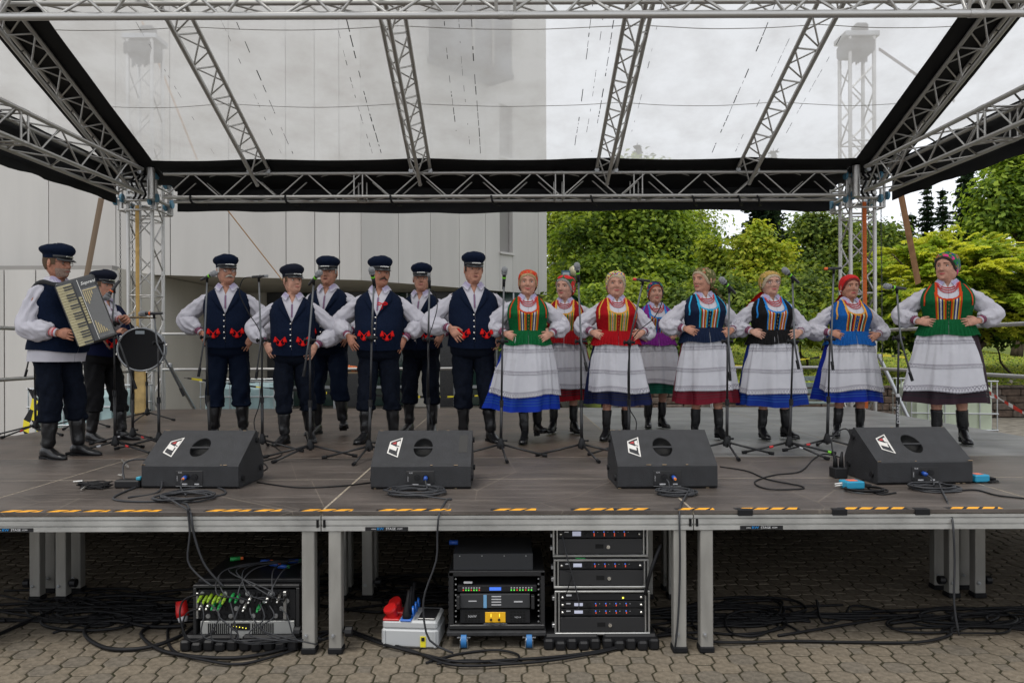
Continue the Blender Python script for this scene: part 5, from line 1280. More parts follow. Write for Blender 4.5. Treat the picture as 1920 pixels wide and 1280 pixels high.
def make_woman(label, px, Yd, h, col, skirt, stripes, trim, scarf, hair, yaw=0, head=(0,0,0), g=1.15, sk=2, hem=.36, apz=.475, feet=None, opts=None, seed=1, pep=None, ap_th=1.2, ap_c=0., tail=1, swirl=0., hemw=.318, lining=None, arms=None, ribbonc=None, tailc=None, bust=0.):
    root = person_base(label, px, Yd, 0, h, 1.712, yaw, 'female singers in embroidered bodices'); A = Vector; tab = TW; jr = random.Random(seed*19); js = lambda: jr.uniform(-.030,.030)
    g = 1+(g-1)*.55; apz = apz+.012; ap_th *= 1.16; o = dict(fem=True, brow=mat('brow_brown', (.17,.10,.06), .9), smile=1); o.update(opts or {})
    if arms is None:
        arms = []
        for s_ in (-1,1): arms.append((A((s_*.150,.01,1.330)), A((s_*(.338+.06*(g-1)+js()),.045+js(),1.128+js())), A((s_*(.226*g/1.05+js()*.5),-.115+js()*.5,1.075+js()*.6)), A((-s_*.84,-.34,-.38)), A((s_*.28,-.92,.24))))
    feet = feet or [(-.085,-.02,0,-.25,0),(.085,0,0,.25,0)]
    Mh = Matrix.Translation((0,.006,1.566)) @ Matrix.Rotation(head[0],4,'Z') @ Matrix.Translation((0,0,-.13)) @ Matrix.Rotation(head[1],4,'X') @ Matrix.Rotation(head[2],4,'Y') @ Matrix.Translation((0,0,.13)) @ Matrix.Diagonal((1.11*jr.uniform(.94,1.04),1.12,1.12*jr.uniform(.97,1.03),1))
    legs = []
    for s_, ft in zip((-1,1), feet):
        hip = A((s_*.085,.01,.86)); an = A((ft[0], ft[1], .105+ft[2])); kn = hip.lerp(an,.5)+A((0,-.03-ft[2]*.5,0)); legs.append((hip, kn, an))
    build_body(root, skin(sk), tab, g, Mh, arms, legs, True, hs=.92, jaw=o.get('jaw', .96))
    face(root, sk, Mh, o)
    # hair fringe and head scarf
    def ze(th):   # scarf edge
        a = abs(th); return lerp_tab([(0,.079),(.5,.072),(.9,.050),(1.2,.015),(1.45,-.03),(1.8,-.075),(3.2,-.098)], a)[0]
    def zh(th):   # hairline / fringe edge
        a = abs(th); return lerp_tab([(0,.059),(.35,.052),(.7,.036),(.95,.006),(1.15,-.022),(1.35,-.040),(1.6,-.05)], a)[0]
    out = []; q = MB(); P = []
    for i in range(41):
        th = -1.5+3*i/40; a_, b_ = ze(th)+.012, zh(th+.12*o.get('part', 0)); P.append([hsurf(th, a_+(b_-a_)*j/7, .0030+.0045*math.sin(PI*j/7)+.0055*noise.noise(A((th*26+j*.35, j*.25, seed)))) for j in range(8)])
    q.grid(P); out.append(q.build('hair', hair, root, smooth=True, world=False))
    q = MB(); n = 60; P = []
    for i in range(n):
        th = -PI+2*PI*i/n; z1 = ze(th); row = []
        for j in range(13):
            t = j/12; z = .1150-(.1150-z1)*t**.8; w_ = .004*noise.noise(A((math.sin(th)*3, math.cos(th)*3, t*5+seed))); pk = .010*max(0, -math.cos(th))*math.sin(PI*t)
            row.append(hsurf(th, z, .011+w_+pk-(.003 if j == 12 else 0)))
        P.append(row)
    q.grid(P, cu=True); sc_ = q.build('headscarf', scarf, root, smooth=True, world=False); out.append(sc_)
    q = MB()
    if tail:
        for k, (x0, x1, w_, L_) in enumerate(((-.01,-.060*tail,.085,.20),(.015,.070*tail,.085,.22),(0,.01,.10,.17))):
            rows = []
            for j in range(12):
                t = j/11; c = A((x0+(x1-x0)*t**.7, .098+.020*math.sin(t*3)+.022*k*.4, -.065-L_*t)); ww = w_*(.45+.9*t if t < .7 else (1.08-1.0*(t-.7)*2))
                rows.append([c+A(((i/6-.5)*2*ww, .010*math.sin(i*1.9+k+seed+t*2)-.012*abs(i/6-.5), -.02*abs(i/6-.5))) for i in range(7)])
            q.grid(rows)
        q.ell((0,.108,-.068), (.022,.014,.016), 10, 6); out.append(q.build('scarf_tails', tailc or scarf, sc_, smooth=True, world=False))
    part_xf(out, Mh)
    # blouse
    q = MB(); n = 48; rows = []
    for j in range(22):
        z = 1.06+.385*j/21; xo = max(.001, (z-1.375)*.45); t0 = tth(tab, g, xo, z, .004); rows.append([tsurf(tab, g, t0+(2*PI-2*t0)*i/n, z, .004+.003*noise.noise(A((i*.4, z*20, seed)))) for i in range(n+1)])
    q.grid(rows); q.build('blouse', m_shirt, root, smooth=True, world=False)
    sleeves(root, arms, m_shirt, m_cuffN, (.042,.060,.073,.079,.086,.058), seed*11, amp=.013)
    collar(root, tab, g, 1.422, m_shirt, m_colE, rx=.062, spread=.048)
    # bodice
    mc = mat('bodice_'+label.split()[0]+'_%d' % seed, col, .8, var=.12, vscale=50, bump=.25, bscale=220)
    XO = .088
    def xu(z): return .0015 if z < 1.262 else (XO*math.sqrt(max(0, 1-((1.318-z)/.056)**2)) if z < 1.318 else XO-.10*(z-1.318)*.3)
    q = MB(); rows = []; n = 56; zz = [1.088+.174*j/10 for j in range(11)]+[1.2625,1.265,1.27,1.278,1.288,1.30,1.318]+[1.318+.112*j/8 for j in range(1,9)]
    for z in zz:
        t0 = tth(tab, g, max(.0015, xu(z)), z, .012); rows.append([tsurf(tab, g, t0+(2*PI-2*t0)*i/n, z, .012+.002*noise.noise(A((i*.5, z*25, seed)))) for i in range(n+1)])
    q.grid(rows); bd = q.build('bodice', mc, root, smooth=True, world=False)
    E = [tx(tab, g, -xu(z)-.004, z, .017) for z in reversed(zz) if z > 1.262] + [tx(tab, g, xu(z)+.004, z, .017) for z in zz if z > 1.262]
    q = MB(); P = []
    for i, p in enumerate(E):
        t = (E[min(i+1,len(E)-1)]-E[max(i-1,0)]).normalized(); s_ = t.cross(A((0,-1,0))).normalized()*(.0085+.003*(i % 2)); P.append([p-s_, p+A((0,-.003,0)), p+s_])
    q.grid(P); q.build('neckline_trim', stripe_m(trim), bd, world=False)
    for s_ in (-1,1):
        q = MB(); P = []
        for j in range(25):
            t = j/24; z = 1.415-.20*t; x = s_*(.118+.045*math.sin(min(1,t*1.4)*PI/2))*(1+(g-1)*.8*min(1,t*2)); a = tx(tab, g, x, z, .0165); b2 = tx(tab, g, x+s_*.011, z, .0165); P.append([a, (a+b2)/2+A((0,-.004-.002*(j % 2),0)), b2])
        q.grid(P); q.build('armhole_trim', stripe_m(trim), bd, world=False)
        # striped panel of braids
        K = len(stripes); wd = .0126; P = []; rows = []; x0 = .018; mats_ = []; idx = []
        for c in stripes:
            m_ = pat_uv('braid_beads_navy' if True else '', (.68,.66,.60), NAV, 90, kind='dots') if c == 'B' else stripe_m(c)
            if m_ not in mats_: mats_.append(m_)
            idx.append(mats_.index(m_))
        q = MB()
        for k in range(K):
            xa, xb = x0+wd*k, x0+wd*(k+1); cols_ = []
            for jj in range(13):
                t = jj/12; row = []
                for m_i, x in enumerate((xa, (xa+xb)/2, xb)):
                    zt_ = 1.258 + .058*(x/XO)**2.5 if x < XO else 1.335; z = 1.094+(zt_-1.094)*t; x_ = x*(.86+.14*t+.1*max(0,g-1)*t); row.append(tx(tab, g, s_*x_, z, .0150+(.0035 if m_i == 1 else 0)))
                cols_.append(row)
            q.grid(cols_, idx[k], uvs=[[(jj/12*.16, .5)]*3 for jj in range(13)])
        q.build('striped_panel', mats_, bd, world=False)
    buttons(bd, tab, g, (1.115,1.150,1.185,1.22,1.25), r=.0055, m=mat('brass_button', (.45,.32,.10), .35, .8), off=.016)
    # peplum
    q = MB(); rows = []; n = 176; hw0, hd0, yc0 = lerp_tab(tab, 1.095)
    for j in range(9):
        t = j/8; z = 1.100-.145*t; row = []
        for i in range(n+1):
            th = .004+(2*PI-.008)*i/n; pl = (.0095*t**.8)*(1 if (i//2) % 2 else -1)*.7 + .006*t*noise.noise(A((i*.11, seed, 0))); fl = .014+.062*t**.85
            p = tsurf(tab, g, th, 1.095, fl+pl+.02*t*(g-1)*4*.2); p.z = z - .008*t*math.sin(th*5+seed); row.append(p)
        rows.append(row)
    q.grid(rows); q.build('peplum', mc if pep is None else pep, bd, smooth=False, world=False)
    # skirt
    ms = mat('skirt_'+label.split()[0]+'_%d' % seed, skirt, .75, bump=.1, bscale=50, var=.08); rs = random.Random(seed*13); ph = [rs.uniform(0,6.28) for _ in range(5)]
    def sk_pt(th, z, off=0., damp=1.):
        t = (1.06-z)/(1.06-hem); t = max(0, t); rx = (.165*g*(1-t**.62)+ (hemw)*t**.62); ry = (.128*g*(1-t**.62) + hemw*.80*t**.62)
        f = (.5*math.sin(7*th+ph[0])+.35*math.sin(11*th+ph[1])+.3*math.sin(4*th+ph[2])+.2*math.sin(17*th+ph[3]))*.050*t**1.2*damp
        f += .0035*math.sin(46*th+ph[4])*min(1,t*6)*math.exp(-t*2.2)
        tw = swirl*t*t
        return A(((rx+off+f)*math.sin(th)+tw*.35, -(ry+off+f)*math.cos(th)+.005, z+.012*math.sin(3*th+ph[1])*t))
    q = MB(); n = 120; q.grid([[sk_pt(2*PI*i/n, 1.06-(1.06-hem)*j/26) for j in range(27)] for i in range(n)], cu=True); sko = q.build('skirt', ms, root, smooth=True, world=False)
    if lining:
        q = MB(); q.grid([[sk_pt(2*PI*i/n, .60-(.60-hem-.004)*j/6, -.012) for j in range(7)] for i in range(n)], cu=True); q.build('lining', lining, sko, smooth=True, world=False)
    for k_ in range(3):
        z = hem+.055+.026*k_; q = MB(); q.grid([[sk_pt(2*PI*i/n, z+dz, .003) for dz in (0,.009)] for i in range(n)], cu=True); q.build('hem_ribbon', mat('ribbon_%s' % (ribbonc or 'black'), {'black':(.008,.008,.012),'blue':(.01,.06,.25),'green':(.01,.10,.06),'wine':(.10,.012,.02)}[ribbonc or 'black'], .45, spec=.2), sko, smooth=True, world=False)
    def ap(th, z, off=0.):
        return sk_pt(th, z, .017+off+(.0075*math.sin(19*th+ph[1]+2*math.sin(z*5+ph[3]))+.0055*math.sin(31*th+ph[2]))*math.exp(-(1.06-z)*1.8), .85)
    q = MB(); n = 64; rows = []; zA = apz
    for i in range(n+1):
        u = i/n*2-1; th = ap_c+u*ap_th; zb_ = zA + .012*math.cos(u*2)+.010*math.sin(u*5+ph[0]) + .02*abs(u)**4
        rows.append([ap(th*(.80+.20*min(1,(1.06-z)/.35)), z, .002*math.sin(th*40)*math.exp(-(1.06-z)*9)) for z in [1.05-(1.05-zb_)*j/24 for j in range(25)]])
    q.grid(rows); apo = q.build('apron', m_apron, root, smooth=True, world=False)
    for (zl, hh) in ((.905,.040),(.695,.042),(zA+.028,.048)):
        rows = []; uvs = []
        for i in range(n*2+1):
            u = i/(n*2)*2-1; th = ap_c+u*ap_th; dz = .012*math.cos(u*2)+.010*math.sin(u*5+ph[0])+.02*abs(u)**4 if zl < .6 else 0
            sc2 = -.008*abs(math.sin(i*.8)) if zl < .6 else 0
            rows.append([ap(th*(.80+.20*min(1,(1.06-z)/.35)), z, .004) for z in (zl+dz-hh/2+sc2-(.008 if zl < .6 else 0), zl+dz, zl+dz+hh/2)]); uvs.append([(u*ap_th*.33, v) for v in (0,.5,1)])
        q = MB(); q.grid(rows, uvs=uvs); q.build('lace_band', m_lace, apo, smooth=True, world=False)
    # beads
    q = MB()
    for k_ in range(3):
        zl = 1.372-.022*k_; xw = .070+.006*k_; m_ = 26+2*k_
        for i in range(m_):
            u = (i+.5)/m_*2-1; x = xw*math.sin(u*PI/2); z = zl + (1.425-zl)*(1-math.cos(u*PI/2))**1.1; p = tx(tab, g, x, min(z,1.42), .014+.002*k_)
            q.ell(p, (.0056,.0056,.0056), 6, 4)
    q.build('bead_necklace', mat('red_beads', (.50,.012,.018), .25, spec=.7), root, smooth=True, world=False)
    for k, ((hip, kn, an), ft) in enumerate(zip(legs, feet)):
        q = MB(); so_ = MB(); bt = kn.lerp(an,.48)
        wtube(q, [bt, kn.lerp(an,.78), an+A((0,.006,.03)), an+A((0,.006,-.01))], [.049,.046,.039,.036], n=18, amp=.005, fr=18, seed=seed+k, sub=6)
        foot_mb(q, an, ft[3], ft[4], .032, w_=.86, L_=.93, sole=so_); b2 = q.build('boot', m_leather, root, smooth=True, world=False); so_.build('sole', MATS['black_rubber'], b2, world=False)
        q = MB(); d = (an-bt)
        for i in range(7):
            c = bt+d*(.08+.125*i)+A((0,-.049+.0012*i,0)); sx = .012*(1 if i % 2 else -1); q.tube([c+A((-sx,.003,.006)), c+A((0,-.002,0)), c+A((sx,.003,-.006))], .0022, 4)
        q.build('laces', MATS['cable_grey'], b2, world=False)
    if o.get('earring'):
        q = MB()
        for s_ in (-1,1): q.ell(Mh @ A((s_*.086,.0,-.042)), (.006,.006,.008), 8, 6)
        q.build('earring', m_silv, root, smooth=True, world=False)
    return root

h_grey = mat('hair_grey', (.30,.28,.26), .8, bump=.6, bscale=150, stretch=(1,1,.2)); h_white = mat('hair_white', (.48,.46,.43), .8, bump=.6, bscale=150); h_dark = mat('hair_dark', (.035,.025,.02), .7, bump=.6, bscale=150); h_brown = mat('hair_brown', (.10,.065,.04), .75, bump=.6, bscale=150)
h_blond = mat('hair_blond', (.42,.29,.15), .6, var=.2, vscale=60, bump=.6, bscale=130, stretch=(1,1,.2)); h_pale = mat('hair_pale_blond', (.46,.37,.25), .6, bump=.6, bscale=130); h_red = mat('hair_red', (.36,.07,.03), .6, bump=.6, bscale=130); h_dred = mat('hair_dark_red', (.14,.02,.015), .6, bump=.6, bscale=130)
st_w = mat('moustache_white', (.50,.45,.38), .9, bump=.8, bscale=200); st_d = mat('moustache_dark', (.06,.045,.035), .9, bump=.8, bscale=200)
b_w = mat('brow_white', (.35,.31,.27), .9); b_d = mat('brow_dark', (.05,.035,.025), .9)
m_stub = mat('stubble_grey', (.27,.19,.15), .9, var=.3, vscale=150)
c_dark = mat('cap_dark_cloth', (.010,.012,.022), .85, bump=.3, bscale=120)

# men in the line
make_man('man with white moustache and glasses, navy waistcoat, first singer from the left', 430, 7.55, 1.80, yaw=.24, head=(.42,-.03,0), g=1.10, belly=.01, sk=1, seed=1, opts=dict(glasses=1, stache=st_w, hair=h_white, brow=b_w, smile=-.6, open=1), feet=[(-.14,0,0,-.15,0),(.13,-.02,0,.25,0)])
make_man('clean-shaven younger man in a dark cap turning his head, in front of the third singer', 550, 7.15, 1.655, yaw=.20, head=(.55,-.05,0), g=1.12, belly=.015, sk=2, seed=2, capm=c_dark, opts=dict(hair=h_brown, brow=b_d), feet=[(-.08,-.10,.0,-.45,0),(.16,.04,.02,.2,.1)], trous=m_navy2)
make_man('grey-haired man in the second row behind the man with the dark cap', 617, 7.85, 1.815, yaw=-.10, head=(.05,.02,0), g=1.08, sk=1, seed=3, opts=dict(hair=h_grey, brow=b_w, eye=.7, open=1, jaw=.95), feet=[(-.13,.0,0,-.2,0),(.17,-.08,.05,.35,-.25)])
make_man('stout man with dark moustache and a red ribbon bow on his waistcoat', 708, 7.2, 1.735, yaw=.03, head=(.50,0,0), g=1.20, belly=.05, sk=3, seed=4, ribbon=True, opts=dict(stache=st_d, hair=h_grey, brow=b_d, smile=-.4), feet=[(-.11,-.08,0,-.3,0),(.15,.02,0,.15,0)], trous=m_navy2)
make_man('older man in the second row behind the man with the red ribbon bow', 789, 7.95, 1.75, yaw=-.15, head=(.20,-.02,0), g=1.14, sk=0, seed=5, opts=dict(hair=h_white, brow=b_w), feet=[(-.13,0,0,-.2,0),(.13,-.02,0,.2,0)], trous=m_navy2)
make_man('dark-haired man in navy waistcoat standing next to the woman in green', 884, 7.25, 1.775, yaw=.14, head=(.14,.04,0), g=1.20, belly=.03, sk=0, seed=6, opts=dict(hair=h_dark, brow=b_d, eye=.5, open=1, jaw=1.08), feet=[(-.08,0,0,-.1,0),(.17,-.10,.0,.3,0)], trous=m_navy2,
    arms=[(Vector((-.170,.01,1.358)), Vector((-.41,.0,1.11)), Vector((-.225,-.20,1.06)), Vector((.62,-.30,-.70)), Vector((-.40,-.9,.15))), (Vector((.170,.01,1.358)), Vector((.40,.07,1.14)), Vector((.25,-.09,1.0)), Vector((-.45,-.28,-.84)), Vector((.42,-.9,.10)))])
# musicians, facing to the right
A = Vector
acc_arms = [(A((-.185,.01,1.375)), A((-.27,.02,1.09)), A((-.225,-.235,1.035)), A((-.03,-1,-.12)), A((-1,-.05,.15))),
            (A((.185,.01,1.375)), A((.36,-.12,1.16)), A((.30,-.40,1.16)), A((-.5,-.85,.1)), A((.5,-.6,.6)))]
make_man('bearded man with glasses playing a piano accordion, standing in profile', 103, 6.25, 1.735, yaw=R(76), head=(.12,.05,0), g=1.22, belly=.05, sk=3, seed=7, opts=dict(glasses=1, hair=h_brown, brow=b_d, stubble=m_stub, stache=m_stub), arms=acc_arms, handk=('keys','grip'), shirt_tail=.06, pockets=False, cuffm=m_cuffR, buttons_on=False, feet=[(-.11,-.03,0,-.12,0),(.12,-.12,0,.15,0)], trous=m_navy2)
dr_arms = [(A((-.185,.01,1.375)), A((-.26,-.06,1.10)), A((-.16,-.32,1.14)), A((.1,-1,.05)), A((-.6,0,.8))),
           (A((.185,.01,1.375)), A((.28,-.08,1.12)), A((.14,-.34,1.06)), A((-.1,-1,.05)), A((.6,0,.8)))]
make_man('man in a dark cap and braided navy coat playing the bass drum', 188, 7.35, 1.635, yaw=R(72), head=(.05,.03,0), g=1.18, belly=.03, sk=0, seed=8, capm=c_dark, opts=dict(hair=h_brown, brow=b_d), arms=dr_arms, handk=('grip','grip'), pockets=True, buttons_on=False, cuffm=m_cuffR, feet=[(-.10,.02,0,-.1,0),(.12,-.16,0,.2,0)], trous=mat('black_trousers', (.010,.010,.011), .8, bump=.2, bscale=40), vestm=mat('navy_coat', (.006,.009,.034), .8, bump=.2, bscale=160), shirtm=mat('navy_coat'))

# women
S1 = [ORG,YEL,NAV,WHT,NAV,YEL,ORG]; S2 = [GLD,GRN,GLD,'B',GLD,GRN,GLD]; S3 = [CYA,YEL,RED,WHT,RED,GRN,CYA]; S4 = [BLU,YEL,RED,WHT,RED,YEL,BLU]; S5 = [GLD,RED,BLK,WHT,GRN,RED,GLD]
sc1 = scarf_mat('scarf_red', (.55,.03,.01), [(.45,.15,.05),(.10,.15,.03)], 34, .34); sc2 = scarf_mat('scarf_green_red', (.02,.09,.025), [(.55,.02,.02)], 14, .62); sc3 = scarf_mat('scarf_yellow', (.66,.50,.16), [(.55,.02,.04),(.03,.20,.05),(.03,.08,.40)], 26, .34)
sc4 = scarf_mat('scarf_navy', (.015,.03,.12), [(.50,.02,.05),(.02,.25,.12)], 24, .36); sc5 = scarf_mat('scarf_olive', (.10,.10,.03), [(.38,.10,.06),(.30,.26,.12)], 20, .34); sc6 = scarf_mat('scarf_gold', (.40,.26,.06), [(.08,.12,.03),(.5,.3,.1)], 30, .36)
sc7 = scarf_mat('scarf_crimson', (.50,.012,.012), [(.4,.02,.02)], 30, .2); sc8 = scarf_mat('scarf_emerald', (.008,.15,.045), [(.65,.04,.22),(.40,.13,.03),(.02,.05,.2)], 16, .36)
t_red = mat('scarf_tail_red', (.58,.015,.010), .75); t_gr = mat('scarf_tail_green', (.015,.07,.03), .8, bump=.8, bscale=60)
red_l = mat('red_lining', (.50,.01,.015), .7)
make_woman('smiling blond woman in a green bodice over a bright blue skirt', 988, 7.15, 1.615, (.004,.095,.028), (.008,.032,.30), S1, ORG, sc1, h_blond, yaw=.02, head=(-.05,.02,.03), g=1.10, sk=2, hem=.325, apz=.455, seed=11, hemw=.35, swirl=-.12, ribbonc='blue', opts=dict(smile=2.2, mouth=1.25, earring=1), feet=[(-.03,-.12,0,-.2,0),(.10,.02,.045,.35,-.3)], ap_c=.04)
make_woman('grey-haired woman in a red bodice with a green and red scarf, second row', 1056, 7.85, 1.63, (.25,.006,.010), (.20,.006,.012), S2, GLD, sc2, h_grey, yaw=-.12, head=(-.42,.02,0), g=1.12, sk=4, seed=12, tailc=t_gr, tail=1.6, opts=dict(earring=1, smile=1.4), feet=[(-.11,-.02,0,-.2,0),(.11,-.02,0,.45,0)])
make_woman('pale blond woman in a red bodice with a yellow flowered scarf', 1154, 7.3, 1.61, (.31,.005,.009), (.008,.012,.05), S2, GLD, sc3, h_pale, yaw=0, head=(-.04,.0,0), g=1.20, sk=2, hem=.365, apz=.48, seed=13, swirl=.10, ap_c=-.16, ap_th=1.05, lining=red_l, opts=dict(eye=.7, part=1.5, jaw=1.10), feet=[(-.10,-.04,0,-.35,0),(.11,.03,0,.15,0)])
make_woman('red-haired woman in a purple bodice with a navy scarf, second row', 1229, 8.3, 1.60, (.17,.018,.19), (.006,.075,.05), S4, BLU, sc4, h_red, yaw=.03, head=(.0,0,0), g=1.08, sk=2, hem=.40, apz=.50, seed=14, ribbonc='green', opts=dict(earring=1, smile=1.3), feet=[(-.09,0,0,-.2,0),(.07,0,0,.2,0)])
make_woman('woman in a navy bodice and olive scarf looking sideways, wine-red skirt', 1322, 7.3, 1.65, (.008,.015,.040), (.14,.010,.020), S3, CYA, sc5, h_pale, yaw=.05, head=(-1.0,.0,0), g=1.16, sk=0, hem=.365, apz=.475, seed=15, ribbonc='wine', tail=1.2, opts=dict(smile=-.2), feet=[(-.10,0,0,-.15,0),(.12,-.06,0,.2,0)], hemw=.31)
make_woman('pale blond woman with glasses in a black bodice over a blue skirt', 1448, 7.3, 1.615, (.009,.0085,.009), (.008,.028,.21), S4, BLU, sc6, h_pale, yaw=.03, head=(.06,.02,0), g=1.18, sk=4, hem=.345, apz=.455, seed=16, tailc=t_red, tail=1.9, ribbonc='blue', hemw=.345, opts=dict(glasses=1, smile=1.8, part=-1.), feet=[(-.11,-.02,0,-.05,0),(.13,-.01,0,.3,0)])
make_woman('short woman in a bright blue bodice with a plain crimson scarf', 1589, 7.45, 1.59, (.008,.085,.30), (.008,.022,.25), S5, GLD, sc7, h_dred, yaw=.0, head=(.02,.05,0), g=1.20, sk=1, hem=.375, apz=.475, seed=17, tail=1.0, ribbonc='blue', opts=dict(jaw=1.08, smile=-1.2, earring=1, brow=b_d), feet=[(-.12,-.02,0,-.5,0),(.12,-.02,0,-.1,0)], hemw=.335)
wa = []
for s_ in (-1,1): wa.append((A((s_*.150,.01,1.335)), A((s_*.350,.05,1.150)), A((s_*.228,-.12,1.08)), A((-s_*.92,-.30,-.10)), A((s_*.25,-.92,.25))))
make_woman('tall stout woman in a green bodice and flowered green scarf looking left, brown skirt', 1774, 6.9, 1.735, (.004,.085,.026), (.030,.017,.023), S1, ORG, sc8, h_dark, yaw=-.45, head=(-.45,.03,0), g=1.20, sk=2, hem=.37, apz=.46, seed=18, swirl=-.05, hemw=.35, lining=red_l, tail=1.3, tailc=mat('scarf_tail_emerald', (.008,.14,.045), .8), ap_c=-.22, ap_th=.95, opts=dict(smile=.5, brow=b_d, jaw=1.10), arms=wa, feet=[(-.08,-.04,0,-.2,0),(.13,.02,0,.2,0)])
# ================================================================ EQUIPMENT
def gpt(px, py, h=0.): p = at(px, py, 5); Y = F*(HC-h)/(((px-960)*math.sin(ROLL)+(py-640)*math.cos(ROLL)+640)-HZ); return at(px, py, Y)
def spt(px, py, h=ST): return gpt(px, py, h)
m_cab = mat('textured_black_paint', (.012,.0125,.0145), .62, var=.25, vscale=14, bump=.5, bscale=260, spec=.5)
m_wear = mat('worn_wood_chip', (.30,.22,.14), .9); m_blue = mat('connector_blue', (.01,.06,.30), .35); m_logo = mat('logo_silver', (.62,.60,.56), .35, .2); m_lblw = mat('label_white', (.45,.45,.46), .5)
m_recess = mat('recess_black', (.006,.006,.006), .7)
def wedge(px, py, label, plug, rz=0., chip=0):
    p = spt(px, py); t = thing('stage_monitor', (p.x, p.y, ST), label, 'monitor speaker', 'wedge monitors along the stage edge', rz); W = .31
    prof = [(.012,.004),(0,.016),(0,.140),(.008,.150),(.288,.332),(.306,.332),(.425,.130),(.425,.020),(.41,.004)]
    b = MB(); n = len(prof)
    vs = [(-W, y, z) for y, z in prof] + [(W, y, z) for y, z in prof]; fs = [tuple(range(n)), tuple(range(n, 2*n))[::-1]]
    for i in range(n):
        if i == 3: continue
        fs.append((i, n+i, n+(i+1) % n, (i+1) % n))
    b.add(vs, fs)
    o_ = Vector((0,.008,.150)); U = Vector((1,0,0)); V = Vector((0,.280,.182)); Ls = V.length; V.normalize(); N = U.cross(V); cu, cv, rr = .0, Ls*.50, .062
    def sp(u, v, d=0.): return o_ + U*u + V*v + N*d
    ang = sorted([2*PI*i/40 for i in range(40)] + [math.atan2(b_-cv, a-cu) % (2*PI) for a, b_ in ((-W,0),(W,0),(W,Ls),(-W,Ls))])
    ring = []; rect = []
    for a in ang:
        c, s_ = math.cos(a), math.sin(a); ring.append((cu+rr*c, cv+rr*s_*1.5)); k = min((W/abs(c) if abs(c) > 1e-6 else 9), ((Ls-cv)/s_ if s_ > 1e-6 else (cv/-s_ if s_ < -1e-6 else 9))); rect.append((cu+k*c, cv+k*s_))
    P = [[sp(*q) for q in rect], [sp(*q) for q in ring], [sp(cu+(q[0]-cu)*.97, cv+(q[1]-cv)*.97, -.004) for q in ring]]
    b.grid([list(r_) for r_ in zip(*P)], cu=True)
    cab = b.build('cabinet', m_cab, t, world=False)
    b = MB(); b.grid([[sp(cu+(q[0]-cu)*f, cv+(q[1]-cv)*f, -.004-d) for f, d in ((.97,0),(.92,.035),(.7,.05),(.3,.055),(.01,.055))] for q in ring], cu=True); b.build('handle_cup', m_recess, t, smooth=True, world=False)
    b = MB(); b.box(sp(cu, cv, -.006), (.13,.016,.014), 0, Matrix((U,V,N)).transposed(), .004); b.build('handle_bar', m_cab, t, world=False)
    # logo
    fn = lambda k_: (lambda u, v, d: sp(u, v, d))
    q = MB(); O = [(-.217,.246*.9),(-.140,.292*.9),(-.152,.070),(-.225,.112)]; cxx = sum(a for a, _ in O)/4; cyy = sum(b_ for _, b_ in O)/4
    O = [(u, v*1.0) for u, v in O]; I_ = [(cxx+(u-cxx)*.80, cyy+(v-cyy)*.88) for u, v in O]
    for i in range(4): j = (i+1) % 4; q.prism([O[i],O[j],I_[j],I_[i]], 0, lambda u, v, d: sp(u, v, d), .0002, .0012)
    def lp(x, y): return ((x-945)*.000385, (755-y)*.0006*.9+.012)
    for poly in ([(388,408),(512,466),(505,534),(378,488)], [(500,372),(546,350),(548,448),(500,428)], [(500,446),(560,468),(552,600),(528,590),(534,480),(500,470)]): q.prism([lp(*a) for a in poly], 0, lambda u, v, d: sp(u, v, d), .0004, .0013)
    lg = q.build('logo_plate', m_logo, t, world=False)
    q = MB(); q.prism([lp(*a) for a in ((425,392),(488,366),(486,412),(425,404))], 0, lambda u, v, d: sp(u, v, d), .0004, .0012); q.build('logo_mark', mat('logo_red', (.35,.03,.03), .5), lg, world=False)
    # jack plate
    b = MB(); b.box((-.003,-.0015,.066), (.172,.004,.092), 0, None, .002); jp = b.build('jack_plate', mat('jack_plate_black', (.012,.012,.013), .35), t, world=False)
    b = MB(); b.box((-.003,-.004,.018), (.172,.004,.003)); b.build('plate_lip', MATS['steel'], jp, world=False)
    ux = .032 if plug > 0 else -.022
    for x in (.032,-.022):
        b = MB(); b.tube([(x,-.003,.075),(x,-.012,.075)], .020, 18); b.tube([(x,-.012,.075),(x,-.014,.075)], .011, 12); b.build('socket', MATS['black_plastic'], jp, world=False)
    b = MB(); b.tube([(ux,-.010,.075),(ux+.002,-.045,.070)], .0125, 14); b.build('speaker_plug', m_blue, jp, smooth=True, world=False)
    if plug == 2 or plug == -2: b = MB(); b.tube([(ux+.002,-.045,.070),(ux+.003,-.056,.068)], .008, 10); b.build('plug_ring', mat('ring_bright', (.05,.6,.08) if plug == 2 else (.8,.25,.04), .5), jp, world=False)
    for (x, z, w_) in ((-.032,.030,.036),(.046,.030,.028)): b = MB(); b.box((x,-.0042,z), (w_,.001,.008)); b.build('label_strip', m_lblw, jp, world=False)
    text('KLIK', .012, m_lblw, jp, Matrix.Translation((-.060,-.0042,.102)) @ Matrix.Rotation(PI/2,4,'X'), world=False)
    text('OUTPUT', .0085, m_lblw, jp, Matrix.Translation((-.078,-.0042,.065)) @ Matrix.Rotation(PI/2,4,'X') @ Matrix.Rotation(PI/2,4,'Z'), world=False)
    for sx in (-1,1):
        for (y, z) in ((.06,.06),(.30,.27),(.36,.08)): b = MB(); b.tube([(sx*W,y,z),(sx*(W+.012),y,z)], .018, 12); b.build('rubber_foot', MATS['black_rubber'], t, world=False)
    b = MB(); b.box((0,.372,.222), (.56,.006,.20), 0, Matrix.Rotation(R(-30.5),3,'X')); b.build('grille', mat('grille_black', (.015,.015,.016), .6, bump=1., bscale=300), t, world=False)
    rs = random.Random(int(px)); b = MB()
